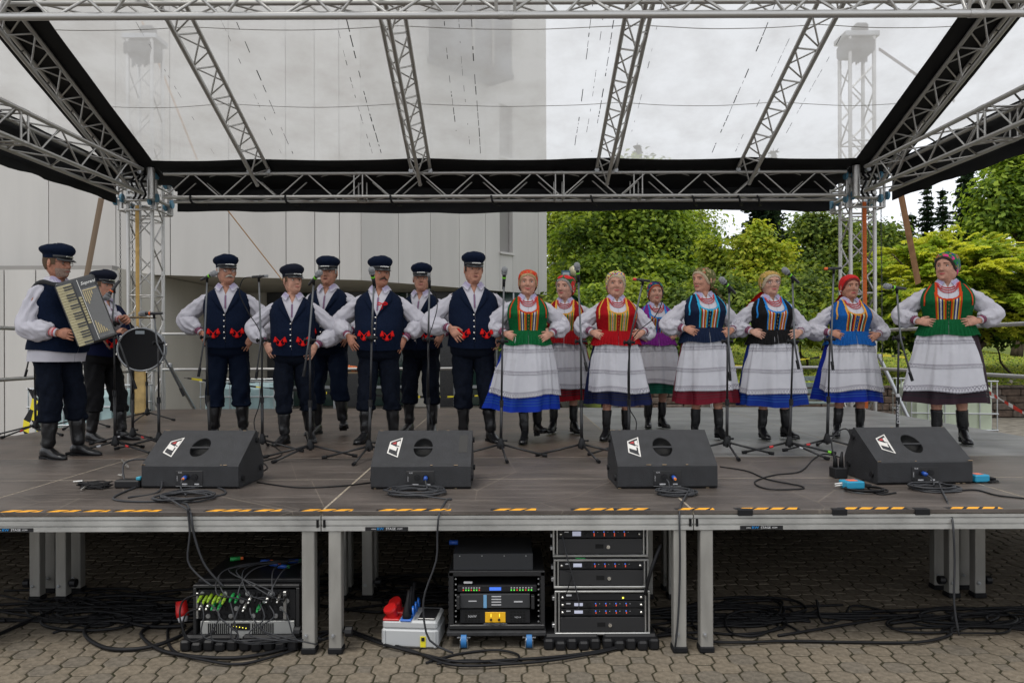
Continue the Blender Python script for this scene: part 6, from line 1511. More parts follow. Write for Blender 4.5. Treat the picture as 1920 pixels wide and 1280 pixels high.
    for _ in range(9):
        x = rs.choice((W-.03*rs.random()**2*4, -W+.03*rs.random(), rs.uniform(-W, W))); z, y = rs.choice(((.003,.010),(.148,.004),(.331,.296))); b.box((x,y-.001,z+.001), (rs.uniform(.006,.03),.007,.0035), 0, None, .001)
    b.build('paint_chips', m_wear, t, world=False)['kind'] = 'stuff'
    if chip: b = MB(); b.box(sp(.255,.20,.0006), (.055,.17,.001), 0, Matrix((U,V,N)).transposed()); b.build('tape_patch', mat('gaffer_patch', (.045,.044,.042), .8), t, world=False)
    return t, p
W1_, w1p = wedge(356, 916, 'wedge monitor speaker nearest the accordion player, cables looped in front of it', -2, R(-3))
W2_, w2p = wedge(789, 917, 'wedge monitor speaker with a dark tape patch on its right side, before the man with the ribbon bow', 1, 0, 1)
W3_, w3p = wedge(1252, 916, 'wedge monitor speaker in front of the woman in the yellow flowered scarf and navy bodice', -3 if False else 2, R(1))
W4_, w4p = wedge(1735, 908, 'wedge monitor speaker at the right beside the blue box, before the tall woman', -1, R(3))
W2_['label'] = 'wedge monitor speaker with a dark tape patch, second from the left'; W3_['label'] = 'wedge monitor speaker with a green-tipped blue plug, before the yellow-scarfed woman'

# ---- microphone stands
m_grille = mat('mic_grille', (.35,.36,.37), .45, .6, bump=1., bscale=500); m_mic = mat('mic_body', (.018,.018,.02), .45); m_tubeB = mat('stand_black', (.014,.014,.015), .38, .2); m_tubeG = mat('stand_grey_tube', (.11,.115,.12), .35, .5)
rings = {'green': mat('ring_green', (.20,.62,.03), .5), 'orange': mat('ring_orange', (.75,.13,.02), .5), 'red': mat('ring_red', (.6,.03,.03), .5), 'white': m_lblw}
def mstand(label, bpx, bpy_, clamp, mic, tail=None, ring=None, micdir=(0,-.6,.8), kind='hand', legs=(200,330,90), upper=None, tags=(), cable=False, bend=None):
    b0 = spt(bpx, bpy_); Y = b0.y; t = thing('microphone_stand', b0, label, 'microphone stand', 'microphone stands on the stage')
    c = at(*clamp, Y); b0 = Vector((b0.x, Y, ST)); top = c
    q = MB(); q.tube([b0+Vector((0,0,.07)), b0+Vector((0,0,.09)), b0+Vector((0,0,.135)), b0+Vector((0,0,.15))], [.030,.034,.020,.016], 14); hb = q.build('housing', MATS['black_plastic'], t, smooth=True, angle=.6)
    q = MB(); q.tube([b0+Vector((.015,0,.13)), b0+Vector((.042,-.01,.13))], .007, 8); q.ell(b0+Vector((.046,-.01,.13)), (.010,.010,.010), 8, 6); q.build('knob', MATS['black_plastic'], hb)
    for a in legs:
        d = Vector((math.cos(R(a)), math.sin(R(a)), 0)); e = b0+d*.36+Vector((0,0,.012)); s_ = b0+d*.028+Vector((0,0,.095))
        q = MB(); q.tube([s_, e], .0085, 8); lg = q.build('leg', m_tubeB, t, smooth=True)
        q = MB(); q.tube([e-d*.028+Vector((0,0,.006)), e+d*.012], .0135, 10); q.build('rubber_tip', MATS['black_rubber'], lg)
    for (k_, f, cl) in tags:
        d = Vector((math.cos(R(legs[k_])), math.sin(R(legs[k_])), 0)); s_ = b0+d*.36*f+Vector((0,0,.095*(1-f)+.012*f)); q = MB(); q.tube([s_, s_+d*.03-Vector((0,0,.007))], .0115, 10); q.build('leg_ring', rings[cl], t)
    mid = b0.lerp(top, .47); q = MB(); q.tube([b0+Vector((0,0,.06)), mid], .0125, 10); q.build('lower_tube', m_tubeB, t, smooth=True)
    q = MB(); q.tube([mid-Vector((0,0,.03)), mid+Vector((0,0,.02))], .0165, 10); q.build('collar', MATS['black_plastic'], t)
    q = MB(); q.tube([mid, top], .0085, 8); q.build('upper_tube', m_tubeB, t, smooth=True)
    q = MB(); q.ell(top, (.020,.024,.028), 12, 8); q.tube([top+Vector((-.035,0,0)), top+Vector((.035,0,0))], .011, 8); q.ell(top+Vector((-.040,0,0)), (.010,.020,.020), 10, 6); q.ell(top+Vector((.040,0,0)), (.010,.014,.014), 10, 6); q.build('boom_clamp', MATS['black_plastic'], t, smooth=True)
    m_ = at(*mic, Y-.03); md = Vector(micdir).normalized(); base = m_ - md*.09
    if tail:
        tl = at(*tail, Y-.02); o2 = Vector((0,-.028,0)); q = MB(); q.tube([tl, c+o2, base+Vector((0,.01,-.02))], .0078, 8); q.build('boom', m_tubeG, t, smooth=True)
        d = (tl-c).normalized(); q = MB(); q.tube([tl-d*.075, tl], .0125, 10); q.build('counterweight', MATS['black_rubber'], t)
    else:
        q = MB(); q.tube([c, base+Vector((0,.01,-.02))], .0078, 8); q.build('boom', m_tubeG, t, smooth=True)
    q = MB(); q.tube([base+Vector((0,.01,-.045)), base+Vector((0,.006,-.01)), base+md*.02], [.010,.012,.015], 10); q.build('mic_clip', MATS['black_plastic'], t, smooth=True)
    mc = thing('microphone', base, 'microphone clipped to the '+label.replace('microphone stand ','stand '), 'microphone', 'microphones on their stands')
    if kind == 'hand':
        q = MB(); q.tube([base-md*.075, base-md*.07, base+md*.05, base+md*.072], [.009,.011,.0145,.019], 14); q.build('handle', m_mic, mc, smooth=True)
        q = MB(); q.ell(base+md*.098, (.026,.026,.030), 16, 10, 0, md.to_track_quat('Z','Y').to_matrix()); q.build('grille', m_grille, mc, smooth=True)
        q = MB(); q.tube([base+md*.066, base+md*.078], .0245, 14); q.build('grille_band', m_grille, mc, smooth=True)
        if ring: q = MB(); q.tube([base+md*.028, base+md*.040], .0162, 12); q.build('colour_ring', rings[ring], mc)
    else:
        q = MB(); q.tube([base-md*.06, base+md*.06], .0105, 12); q.build('handle', m_mic, mc, smooth=True); q = MB(); q.tube([base+md*.06, base+md*.085], .0115, 12); q.build('grille', rings[ring] if ring else m_grille, mc, smooth=True)
    if cable:
        e = base - md*.07; P = catmull([e, e+Vector((cable*.07,0,-.02)), e+Vector((cable*.10,.01,-.14)), e+Vector((cable*.03,.02,-.30)), c+Vector((.012,-.03,-.0)), mid+Vector((-.01,-.03,0)), b0+Vector((cable*.06,-.03,.25)), b0+Vector((cable*.02,-.1,.006)), b0+Vector((cable*.3,-.25,.006))], 6)
        q = MB(); q.tube(P, .0042, 6); q.build('cable', MATS['cable'], mc, smooth=True)
    return t, b0, c
mstand('microphone stand left of the moustached man, boom tail hanging left', 394, 846, (386,632), (401,513), (372,706), 'green', (.85,-.45,.28))
mstand('microphone stand between the moustached man and the man with dark cap', 492, 846, (491,638), (503,517), (480,710), None, (1,-.2,.05), 'pencil', cable=-1, legs=(350,200,100))
mstand('microphone stand in front of the dark-capped man with a lime ring mic', 582, 858, (581,638), (598,513), (569,706), 'green', (.65,-.6,.5), legs=(3,183,235))
mstand('microphone stand right in front of the man with the red ribbon bow', 692, 860, (697,634), (697,508), None, 'green', (-.05,-.65,.75), legs=(180,262,20), tags=())
mstand('microphone stand in front of the older man in the second row', 803, 850, (803,636), (804,512), None, None, (0,-.5,.8), 'pencil', cable=.6)
mstand('microphone stand just left of the woman in green', 939, 856, (942,640), (946,508), (934,700) if False else None, 'green', (.05,-.5,.8), legs=(185,355,278))
mstand('microphone stand between the green and the red bodices', 1091, 856, (1089,640), (1082,500), (1101,696), 'green', (-.15,-.5,.8), legs=(175,5,285))
mstand('microphone stand in front of the purple bodice with a thin cabled mic', 1179, 850, (1180,642), (1186,523), None, 'red', (-1,-.2,.1), 'pencil', cable=1)
mstand('microphone stand between the navy and the black bodices', 1363, 852, (1364,640), (1355,526), (1369,714), 'green', (-.7,-.3,.6), legs=(170,355,268))
mstand('microphone stand in front of the black bodice, red and green leg rings', 1480, 852, (1487,640), (1473,508), (1498,692), 'green', (-.75,-.3,.55), legs=(172,358,300), tags=((0,.35,'red'),(1,.85,'green'),(2,.3,'white')))
mstand('microphone stand in front of the blue bodice with an orange-tipped mic', 1551, 846, (1556,636), (1545,504), (1562,694), 'orange', (-1,-.1,-.05), 'pencil', legs=(180,350,80), tags=((0,.4,'red'),))
dyn, db, dc = mstand('microphone stand in front of the tall stout woman, slanted boom', 1682, 850, (1685,634), (1664,537), (1711,714), 'green', (-1,-.15,.12))
text('DIMANY', .036, m_lblw, dyn, Matrix.Translation(db.lerp(dc,.36)+Vector((0,-.0135,0))) @ Matrix.Rotation(PI/2,4,'X') @ Matrix.Rotation(PI/2,4,'Z'), squash=1.35)
q = MB(); q.tube([db.lerp(dc,.47), db.lerp(dc,.52)], .0135, 10); q.build('tube_sticker', m_lblw, dyn)
mstand('microphone stand in front of the accordion, mic tilted down', 216, 850, (214,607), (201,556), (255,729), 'orange', (-.45,-.3,-.8), legs=(195,345,80), tags=((0,.3,'white'),(1,.3,'red')))
mstand('microphone stand just left of the bass drum, mic pointing down at it', 249, 832, (248,640), (256,634), None, None, (.45,-.2,-.8), legs=(190,340,90), tags=((0,.3,'white'),(1,.3,'red')))
mstand('microphone stand right of the bass drum with a long slanted boom', 298, 842, (297,643), (268,588), (345,742), 'orange', (-1,-.1,-.02), legs=(185,350,80))
mstand('small microphone stand at the back right of the bass drum', 276, 788, (274,640), (274,620), None, None, (0,-.5,.8), legs=(185,350,270))
mstand('microphone stand at the far left behind the accordion player', 67, 815, (64,642), (66,560), (47,706), None, (.5,-.3,.8), legs=(190,340,250), tags=((2,.4,'red'),(1,.25,'green')))
mstand('microphone stand between the two musicians, mostly hidden', 154, 800, (154,640), (150,590), None, None, (0,-.5,.8), legs=(190,345,270), tags=((1,.4,'red'),))

# ---- accordion
ap_ = at(104, 536, 5.90); ac = thing('accordion', ap_, 'black and silver piano accordion with ivory keys played by the bearded man', 'accordion')
aa = R(19); RZ = Matrix.Rotation(R(24),3,'Z'); U = RZ @ Vector((math.cos(aa),0,math.sin(aa))); V = RZ @ Vector((math.sin(aa),0,-math.cos(aa))); N = RZ @ Vector((0,-1,0)); RM = Matrix((U,V,N)).transposed()
def ab(u0, u1, v0, v1, d0, d1, mb=None, bev=.004, mi=0):
    c = ap_ + U*(u0+u1)/2 + V*(v0+v1)/2 - N*(d0+d1)/2; mb = mb or MB(); mb.box(c, (abs(u1-u0), abs(v1-v0), abs(d1-d0)), mi, RM, bev); return mb
m_ivory = mat('ivory_key', (.42,.37,.21), .3, var=.08, vscale=20); m_lacq = mat('black_lacquer', (.010,.010,.011), .12, coat=.5)
ab(-.005,.275,-.02,.50,.02,.13,bev=.015).build('treble_case', m_lacq, ac); ab(-.01,.115,.005,.49,.0,.03).build('keybed', m_lacq, ac)
k_ = 0; v = .012
while v < .475:
    ab(.0,.105,v+.0006,v+.0204,-.012,.0,bev=.002).build('white_key', m_ivory, ac)
    if k_ % 7 not in (2,6): ab(.045,.105,v+.0155,v+.0265,-.020,-.006,bev=.002).build('black_key', m_lacq, ac)
    v += .021; k_ += 1
for j in range(10): ab(.118,.142,.13+.022*j,.149+.022*j,-.004,.02,bev=.004).build('register_button', m_ivory, ac)
m_gs = mat('silver_grille_cloth', (.26,.26,.255), .5, .15, bump=1., bscale=420); ab(.152,.268,.075,.475,.002,.024).build('grille_plate', m_gs, ac)
m_gold = mat('gold_bar', (.55,.45,.25), .35, .5)
for j in range(5): ab(.160+.014*j,.167+.014*j,.100,.20-.022*abs(j-1.),-.002,.006,bev=.001).build('grille_bar', m_gold, ac)
for j in range(6): ab(.165+.014*j,.172+.014*j,.335+.02*j,.44,-.002,.006,bev=.001).build('grille_bar', m_gold, ac)
ab(.158,.262,.086,.094,-.002,.006,bev=.001).build('grille_rim', m_gold, ac); ab(.148,.152,.0,.48,-.001,.02,bev=.001).build('chrome_strip', m_silv, ac)
text('Soprani', .034, m_silv, ac, Matrix.Translation(ap_+U*.212+V*.032-N*(-.0005)+Vector((0,.017,0))) @ RM.to_4x4() @ Matrix.Rotation(0,4,'Z') @ Matrix.Diagonal((1,-1,1,1)) @ Matrix(((1,.35,0,0),(0,1,0,0),(0,0,1,0),(0,0,0,1))))
for j in range(9): ab(.012,.262,.004-.0+.0*(j % 2),.486,.132+.008*j,.138+.008*j,bev=.003).build('bellows_fold', mat('bellows_black', (.02,.02,.022), .7) if j % 2 else mat('bellows_edge', (.12,.11,.10), .5), ac)
ab(.0,.27,-.01,.49,.206,.27,bev=.015).build('bass_case', m_lacq, ac)
q = MB(); P = catmull([ap_+U*.02+V*-.01+Vector((0,.05,0)), at(100,533,6.00), at(80,528,6.06), at(64,536,6.12), at(55,556,6.24), at(54,590,6.44), at(66,640,6.5)], 5)
q.tube(P, .017, 8, flat=.35, up=(0,1,0)); q.build('shoulder_strap', MATS['black_rubber'], ac, smooth=True)

# ---- bass drum, cymbal, sticks
dp = at(265, 655, 7.0); dr = thing('bass_drum', dp, 'black bass drum with a silver rim carried by the man in the braided coat', 'drum'); RD = .195
DR = Matrix.Rotation(R(20),3,'Z')
def DV(v): return dp + DR @ Vector(v)
q = MB(); q.tube([DV((0,0,0)), DV((0,.20,0))], RD-.008, 40); q.build('shell', m_lacq, dr, smooth=True, angle=.6)
for y, s_ in ((-.004,-1),(.204,1)): q = MB(); q.tube([DV((0,y,0)), DV((0,y+s_*.004,0))], RD-.010, 40); q.build('drum_head', mat('black_drumhead', (.004,.004,.005), .45, spec=.2), dr, smooth=True, angle=.6)
for y in (-.006,.200):
    q = MB(); q.tube([DV((RD*math.cos(a), y, RD*math.sin(a))) for a in [2*PI*i/48 for i in range(48)]], .009, 8, closed=True, caps=False); q.build('rim', mat('rim_steel', (.30,.31,.32), .35, .8), dr, smooth=True)
for i in range(8):
    a = 2*PI*i/8+.2; e = Vector(((RD+.014)*math.cos(a),0,(RD+.014)*math.sin(a))); q = MB(); q.tube([DV(e+Vector((0,-.012,0))), DV(e+Vector((0,.06,0)))], .005, 6); q.box(DV(e+Vector((0,.08,0))), (.022,.05,.022), 0, DR, .004); q.build('tension_lug', m_silv, dr)
q = MB(); q.box(DV((-.01,-.0095,.155)), (.075,.001,.03), 0, DR); q.build('badge', mat('badge_grey', (.25,.28,.30), .4), dr)
q = MB(); q.tube(catmull([at(207,655,6.98), at(196,640,7.0), at(182,622,7.1)],4), .016, 6, flat=.3); q.build('harness', mat('brown_leather', (.10,.05,.035), .6), dr, smooth=True)
cyp = at(262, 596, 7.12); cy = thing('cymbal', cyp, 'thin brass cymbal mounted flat on top of the bass drum', 'cymbal')
q = MB(); q.tube([cyp, cyp+Vector((0,0,.003)), cyp+Vector((0,0,.012)), cyp+Vector((0,0,.02))], [.155,.15,.045,.01], 30); q.build('plate', mat('dull_brass', (.28,.20,.10), .35, .8), cy, smooth=True)
q = MB(); q.tube([cyp-Vector((0,0,.075)), cyp+Vector((0,0,.04))], .006, 8); q.build('rod', MATS['steel'], cy)
q = MB(); q.tube([at(206,612,6.98), at(252,584,6.94)], [.0075,.005], 8); q.ell(at(252,584,6.94), (.009,.009,.012)); tag(q.build('drumstick', mat('pale_wood', (.50,.42,.30), .6), smooth=True), 'pale wooden drumstick in the drummer\'s hand', 'drumstick')
g_ = at(228,800,10.3); gt = thing('instrument_case', Vector((g_.x,g_.y,ST)), 'yellowish upright instrument leaning behind the bass drum', 'instrument'); c = at(264,730,10.3)
q = MB(); q.box(Vector((c.x, 10.3, ST+.40)), (.16,.07,.80), 0, None, .03); q.build('body', mat('yellow_varnish', (.50,.34,.12), .35, var=.2), gt); q = MB(); q.box(Vector((c.x-.10, 10.28, ST+.40)), (.05,.06,.76), 0, None, .02); q.build('side', m_lacq, gt)

# ---- cables
def cab(name, label, pts, r=.006, m=None, group=None, parent=None, sub=7):
    q = MB(); q.tube(catmull(pts, sub), r, 6); o = q.build(name, m or MATS['cable'], parent, smooth=True)
    if parent is None: tag(o, label, 'cable', group)
    return o
def coil(label, px, py, rx, n, seed, m=None, r=.0055, ry=None, tails=()):
    rs = random.Random(seed); c = spt(px, py); P = []; ry = ry or rx*.75; ph = rs.random()*6
    for i in range(n*14):
        a = ph+2*PI*i/14; k = 1+.18*math.sin(i*.37+seed)+rs.uniform(-.05,.05); ox = .05*rx*math.sin(i*.21)
        P.append(Vector((c.x+rx*k*math.cos(a)+ox, c.y+ry*k*math.sin(a), ST+r+.0045*(i//14)*.9+.006*rs.random())))
    P += [Vector(t) for t in tails]
    return cab('cable', label, P, r, m or MATS['cable_grey'], sub=3)
def rng(p, dx, dy, dz=0): return Vector((p[0]+dx, p[1]+dy, p[2]+dz))
def plug_pt(pw, rz, ux): M_ = Matrix.Rotation(rz,3,'Z'); return Vector((pw.x,pw.y,ST)) + M_ @ Vector((ux+.003,-.056,.066))
for (pw, rz, ux, cx_, cyy_, rx, nm, hang, cbl) in (
    (w1p, R(-3), -.022, 345, 936, .15, 'grey speaker cable coiled before the monitor nearest the accordion player', [(352,955),(356,1000),(352,1050),(372,1078),(400,1100)], 1),
    (w2p, 0, .032, 782, 926, .15, 'grey speaker cable coiled before the monitor with the tape patch', [(838,938),(824,962),(820,1000),(818,1050),(797,1110),(794,1150),(806,1200),(850,1240)], 1),
    (w3p, R(1), -.022, 1268, 927, .10, 'grey speaker cable coiled before the third monitor from the left', [(1278,945),(1274,962),(1275,1050),(1272,1150),(1266,1212)], 1),
    (w4p, R(3), -.022, 1752, 918, .13, 'grey speaker cable coiled before the rightmost monitor', [(1775,940),(1786,975),(1790,1050),(1789,1130),(1798,1190)], 1)):
    s0 = plug_pt(pw, rz, ux); c = spt(cx_, cyy_)
    P = []
    for h in hang:
        P.append(at(h[0], h[1], Y0-.012) if h[1] > 950 else spt(h[0], h[1]) + Vector((0,0,.008)))
    P[-1].z = max(P[-1].z, .01)
    o = coil(nm, cx_, cyy_, rx, 6, cx_, tails=[P[0]]+P)
    cab('plug_lead', None, [s0, s0+Vector((.005,-.03,-.01)), s0+Vector((.012,-.05,-.045)), Vector((c.x, c.y+.03, ST+.02))], .0052, MATS['cable_grey'], parent=o)
sg = 'loose black cables tangled on the paving under the stage'
# cables running on the deck between the monitors
cab('cable', 'thin black cable lying on the deck between the first and second monitors', [spt(482,905)+Vector((0,0,.005)), spt(560,915)+Vector((0,0,.005)), spt(640,912)+Vector((0,0,.005)), spt(700,905)+Vector((0,0,.005))], .0045)
cab('cable', 'thin black cable looping on the deck between the third and rightmost monitors', [spt(*p)+Vector((0,0,.006)) for p in ((1350,876),(1400,884),(1440,900),(1500,912),(1500,918),(1440,918),(1415,905),(1450,892),(1500,885),(1525,862),(1545,852),(1575,858))], .0045)
cab('cable', 'black cable from the small power block around the rightmost monitor', [spt(*p)+Vector((0,0,h)) for p, h in (((1572,893),.03),((1560,860),.15),((1590,852),.2),((1610,890),.02),((1640,925),.006),((1680,925),.006))], .0055)
cab('cable', 'thin black cable leaving the right end of the deck', [spt(*p)+Vector((0,0,.006)) for p in ((1790,922),(1830,920),(1870,930),(1925,936))], .005)
cab('cable', 'black mic cable looping on the deck right of the leftmost monitor', [spt(*p)+Vector((0,0,.006)) for p in ((470,893),(500,880),(495,870),(482,868),(520,858),(528,850),(515,838),(500,832))], .0045)
cab('cable', 'second black cable looping wide before the leftmost monitor', [spt(*p)+Vector((0,0,.006)) for p in ((262,912),(212,935),(260,942),(340,938),(420,928),(405,915),(350,918),(300,932),(345,945),(352,950))]+[at(358,965,Y0-.014), at(366,1010,Y0-.015), at(385,1060,Y0-.0), at(420,1100,Y0+.03)], .0065, MATS['cable_grey'])
cab('cable', 'black cable arching over the small black box beside the leftmost monitor', [spt(235,915)+Vector((0,0,.02)), spt(232,905)+Vector((0,0,.12)), spt(262,905)+Vector((0,0,.155)), spt(295,905)+Vector((0,0,.12)), spt(300,922)+Vector((0,0,.01)), spt(240,934)+Vector((0,0,.006))], .006, MATS['cable_grey'])
rs = random.Random(4); c = spt(180, 915); P = [Vector((c.x+.13*math.cos(i*1.9)*rs.uniform(.4,1), c.y+.06*math.sin(i*1.4)*rs.uniform(.4,1), ST+.006+.035*rs.random())) for i in range(46)]
tg = cab('cable', 'tangled bundle of thin black jack cables with silver plugs at the left of the deck', P, .004, sub=3)
for (a, b_) in (((152,921),(166,915)),((138,906),(156,907)),((222,893),(230,896)),((228,864),(240,880))):
    q = MB(); q.tube([spt(*a)+Vector((0,0,.012)), spt(*b_)+Vector((0,0,.02))], [.005,.008], 8); q.build('jack_plug', m_silv, tg)
p = spt(238,915); bx = thing('junction_box', p, 'small flat black box beside the leftmost monitor', 'box'); q = MB(); q.box(p+Vector((0,.04,.025)), (.16,.09,.05), 0, None, .008); q.build('case', MATS['black_plastic'], bx); q = MB(); q.box(p+Vector((.07,.02,.06)), (.03,.04,.02), 0, None, .004); q.build('plug', mat('plug_cyan', (.02,.25,.35), .5), bx)
p = spt(1578,897); bx = thing('power_block', p, 'small black multi-socket block left of the rightmost monitor', 'power strip'); q = MB(); q.box(p+Vector((0,.05,.035)), (.085,.10,.07), 0, None, .006); q.build('case', MATS['black_plastic'], bx)
for dx in (-.02,.02): q = MB(); q.tube([p+Vector((dx,.05,.07)), p+Vector((dx,.05,.12)), p+Vector((dx*1.5,.06,.17))], [.016,.013,.006], 10); q.build('plug', MATS['black_rubber'], bx, smooth=True)
m_cy = mat('di_box_blue', (.01,.22,.36), .45)
for (px, py, w_, lb) in ((1601,918,.115,'bright blue direct box with an orange sticker on coiled cables'),(1838,905,.10,'small blue direct box right of the rightmost monitor')):
    p = spt(px, py); bx = thing('direct_box', p, lb, 'direct box'); rm = Matrix.Rotation(R(8),3,'Z'); q = MB(); q.box(p+Vector((0,.03,.030)), (w_,.10,.045), 0, rm, .006); q.build('case', m_cy, bx)
    q = MB(); q.box(p+Vector((0,.03,.054)), (w_*.5,.05,.0015), 0, rm); q.build('sticker', mat('sticker_orange', (.7,.12,.03), .5), bx)
    q = MB(); q.tube([p+Vector((w_/2,.03,.03)), p+Vector((w_/2+.06,.02,.022))], [.012,.008], 10); q.build('plug', MATS['black_rubber'], bx)
    for dz in (.024,.036): q = MB(); q.tube([p+Vector((-w_/2,.03,dz)), p+Vector((-w_/2-.05,.025,dz-.004))], [.007,.004], 8); q.build('jack_plug', m_silv, bx)
coil('black cable coiled under the bright blue direct box', 1625, 921, .11, 4, 3, MATS['cable'], .005); coil('short black cable coiled by the small blue direct box', 1848, 903, .07, 3, 5, MATS['cable'], .004)

# ---- gear under the stage
m_steelD = mat('rack_steel', (.02,.02,.021), .42, .2, bump=.1, bscale=80); m_fl = mat('flight_aluminium', (.42,.42,.41), .32, .8, var=.15); m_panel = mat('matt_black_panel', (.012,.012,.013), .55)
m_ledg = mat('led_green', (.05,.5,.05), .5, emit=((.2,1,.1), .4)); m_ledr = mat('led_red', (.5,.05,.03), .5, emit=((1,.15,.05), .25)); m_ledb = mat('led_blue', (.03,.1,.6), .5, emit=((.1,.3,1), .3)); m_lcd = mat('lcd_pale', (.35,.36,.42), .4, emit=((.55,.58,.75), .25)); m_knb = MATS['black_plastic']
GY = 4.22
def gx_(px, Y=GY): return (px-VX)*Y/F
def gz2(py, Y=GY): return HC-(py-HZ)*Y/F
def rb(p0, y0, p1, y1, d0, d1, m, name, par, bev=.003, Y=GY):
    q = MB(); q.bb((gx_(p0,Y), Y+d0, gz2(y1,Y)), (gx_(p1,Y), Y+d1, gz2(y0,Y)), 0, bev); return q.build(name, m, par)
def pallet(lb, p0, p1, y0, y1, n, Y=GY):
    t = thing('plastic_pallet', (gx_((p0+p1)/2,Y), Y, 0), lb, 'pallet', 'black plastic case lids used as pallets'); x0, x1 = gx_(p0,Y), gx_(p1,Y)
    q = MB(); q.bb((x0+.01,Y+.0,.012),(x1-.01,Y+.42,.075), 0, .012); q.build('deck', MATS['black_plastic'], t)
    for i in range(n):
        a = x0+(x1-x0)*i/n; q = MB(); q.bb((a+.004,Y-.035-.008*(i % 2),0),(a+(x1-x0)/n-.004,Y+.02,.060-.010*(i % 2)), 0, .010); q.build('rib', MATS['black_plastic'], t)
    return t
# A: stage box rack
pallet('black plastic pallet under the left equipment rack', 338, 446, 1205, 1228, 5, 4.20); pallet('second black plastic pallet under the left equipment rack', 448, 560, 1205, 1228, 5, 4.20)
ra = thing('equipment_rack', (gx_(460), GY, .08), 'black equipment rack full of green and blue plugs under the left of the stage', 'rack')
for (a, b_, c, d) in ((360,1100,366,1204),(553,1100,560,1204)): rb(a,b_,c,d,0,.46,m_steelD,'rack_side',ra)
rb(360,1094,560,1100,0,.46,m_steelD,'rack_top',ra); rb(360,1199,560,1206,-.005,.46,m_steelD,'rack_bottom',ra,.005); rb(366,1100,553,1199,.40,.44,m_recess,'rack_back',ra)
f1 = rb(368,1104,552,1160,.012,.05,m_panel,'stage_box_panel',ra); rs = random.Random(2)
for r_, yy in enumerate((1108,1122,1136,1150)):
    for i in range(16):
        x = gx_(377+10.6*i); z = gz2(yy+3); q = MB(); q.tube([(x,GY+.012,z),(x,GY+.004,z)], .0125, 12); q.tube([(x,GY+.004,z),(x,GY+.003,z)], .009, 10); q.build('socket', MATS['steel'] if (i+r_) % 4 == 0 else m_panel, f1)
plugc = [mat('plug_lime', (.22,.36,.015), .5), mat('plug_green', (.015,.26,.06), .5), MATS['black_rubber'], m_silv]
for i, (px, py, c) in enumerate([(377+9*k, 1113+(k % 2)*3, 0) for k in range(6)]+[(436,1112,1),(446,1114,1),(380,1127,3),(392,1127,3),(402,1127,1),(414,1127,1),(470,1115,3),(482,1112,2),(492,1116,2),(503,1114,3),(513,1113,2),(523,1114,3),(533,1115,2),(460,1130,3),(486,1131,1)]):
    x, z = gx_(px), gz2(py); q = MB(); q.tube([(x,GY+.008,z),(x+.003,GY-.050,z-.010)], [.0095,.0085], 10); q.tube([(x+.003,GY-.05,z-.01),(x+.004,GY-.07,z-.018)], [.008,.005], 8); q.build('plug', plugc[c], f1, smooth=True)
f2 = rb(372,1163,549,1196,.010,.05,mat('amp_silver_panel', (.42,.42,.40), .4, .3),'amplifier_panel',ra)
for i in range(11):
    for x0 in (387,470): rb(x0+3.8*i,1167,x0+3.8*i+2,1190,.007,.014,m_recess,'vent_slot',f2,0)
rb(430,1167,466,1180,.006,.014,m_panel,'display',f2,0)
for i in range(5): rb(434+6*i,1171+(i*7) % 6,435.5+6*i,1172.5+(i*7) % 6,.004,.008,mat('led_yellow', (.5,.45,.02), .5, emit=((1,.9,.1),1.)),'indicator',f2,0)
rb(530,1106,536,1158,-.01,.012,m_fl,'rack_handle',ra,.002); rb(367,1108,371,1156,-.01,.012,m_fl,'rack_handle',ra,.002)
lid = thing('case_cover', (gx_(470), GY+.3, .4), 'black lid lying on top of the left rack with plugs resting on it', 'lid'); q = MB(); q.box((gx_(468), GY+.25, gz2(1094)+.012), (.60,.44,.022), 0, None, .008); q.box((gx_(560), GY+.27, gz2(1094)+.04), (.03,.42,.06), 0, None, .01); q.build('shell', MATS['black_plastic'], lid)
for k, (px, py, d) in enumerate(((505,1072,.25),(520,1076,.2),(488,1068,.3),(540,1070,.3),(430,1068,.35))):
    p = Vector((gx_(px,GY+d), GY+d, gz2(1094)+.045)); q = MB(); q.tube([p, p+Vector((.055,.01*(k-2),0))], .012, 10); q.build('speaker_plug', m_blue if k < 4 else plugc[1], lid, smooth=True); q = MB(); q.tube([p+Vector((.055,.01*(k-2),0)), p+Vector((.07,.012*(k-2),0))], .009, 8); q.build('plug_ring', plugc[1] if k % 2 else rings['orange'], lid)
ce = thing('power_connector', (gx_(340,4.4), 4.4, .2), 'red industrial power connector hanging left of the cable-filled rack', 'connector'); p = Vector((gx_(338,4.42), 4.42, gz2(1140,4.42)))
q = MB(); q.tube([p+Vector((0,0,.05)), p+Vector((.01,-.01,-.01)), p+Vector((.018,-.02,-.035))], [.03,.036,.034], 14); q.build('shell', mat('cee_red', (.48,.01,.01), .4), ce, smooth=True); q = MB(); q.tube([p+Vector((.018,-.02,-.033)), p+Vector((.024,-.03,-.06))], [.030,.024], 14); q.build('collar', m_lblw, ce, smooth=True)
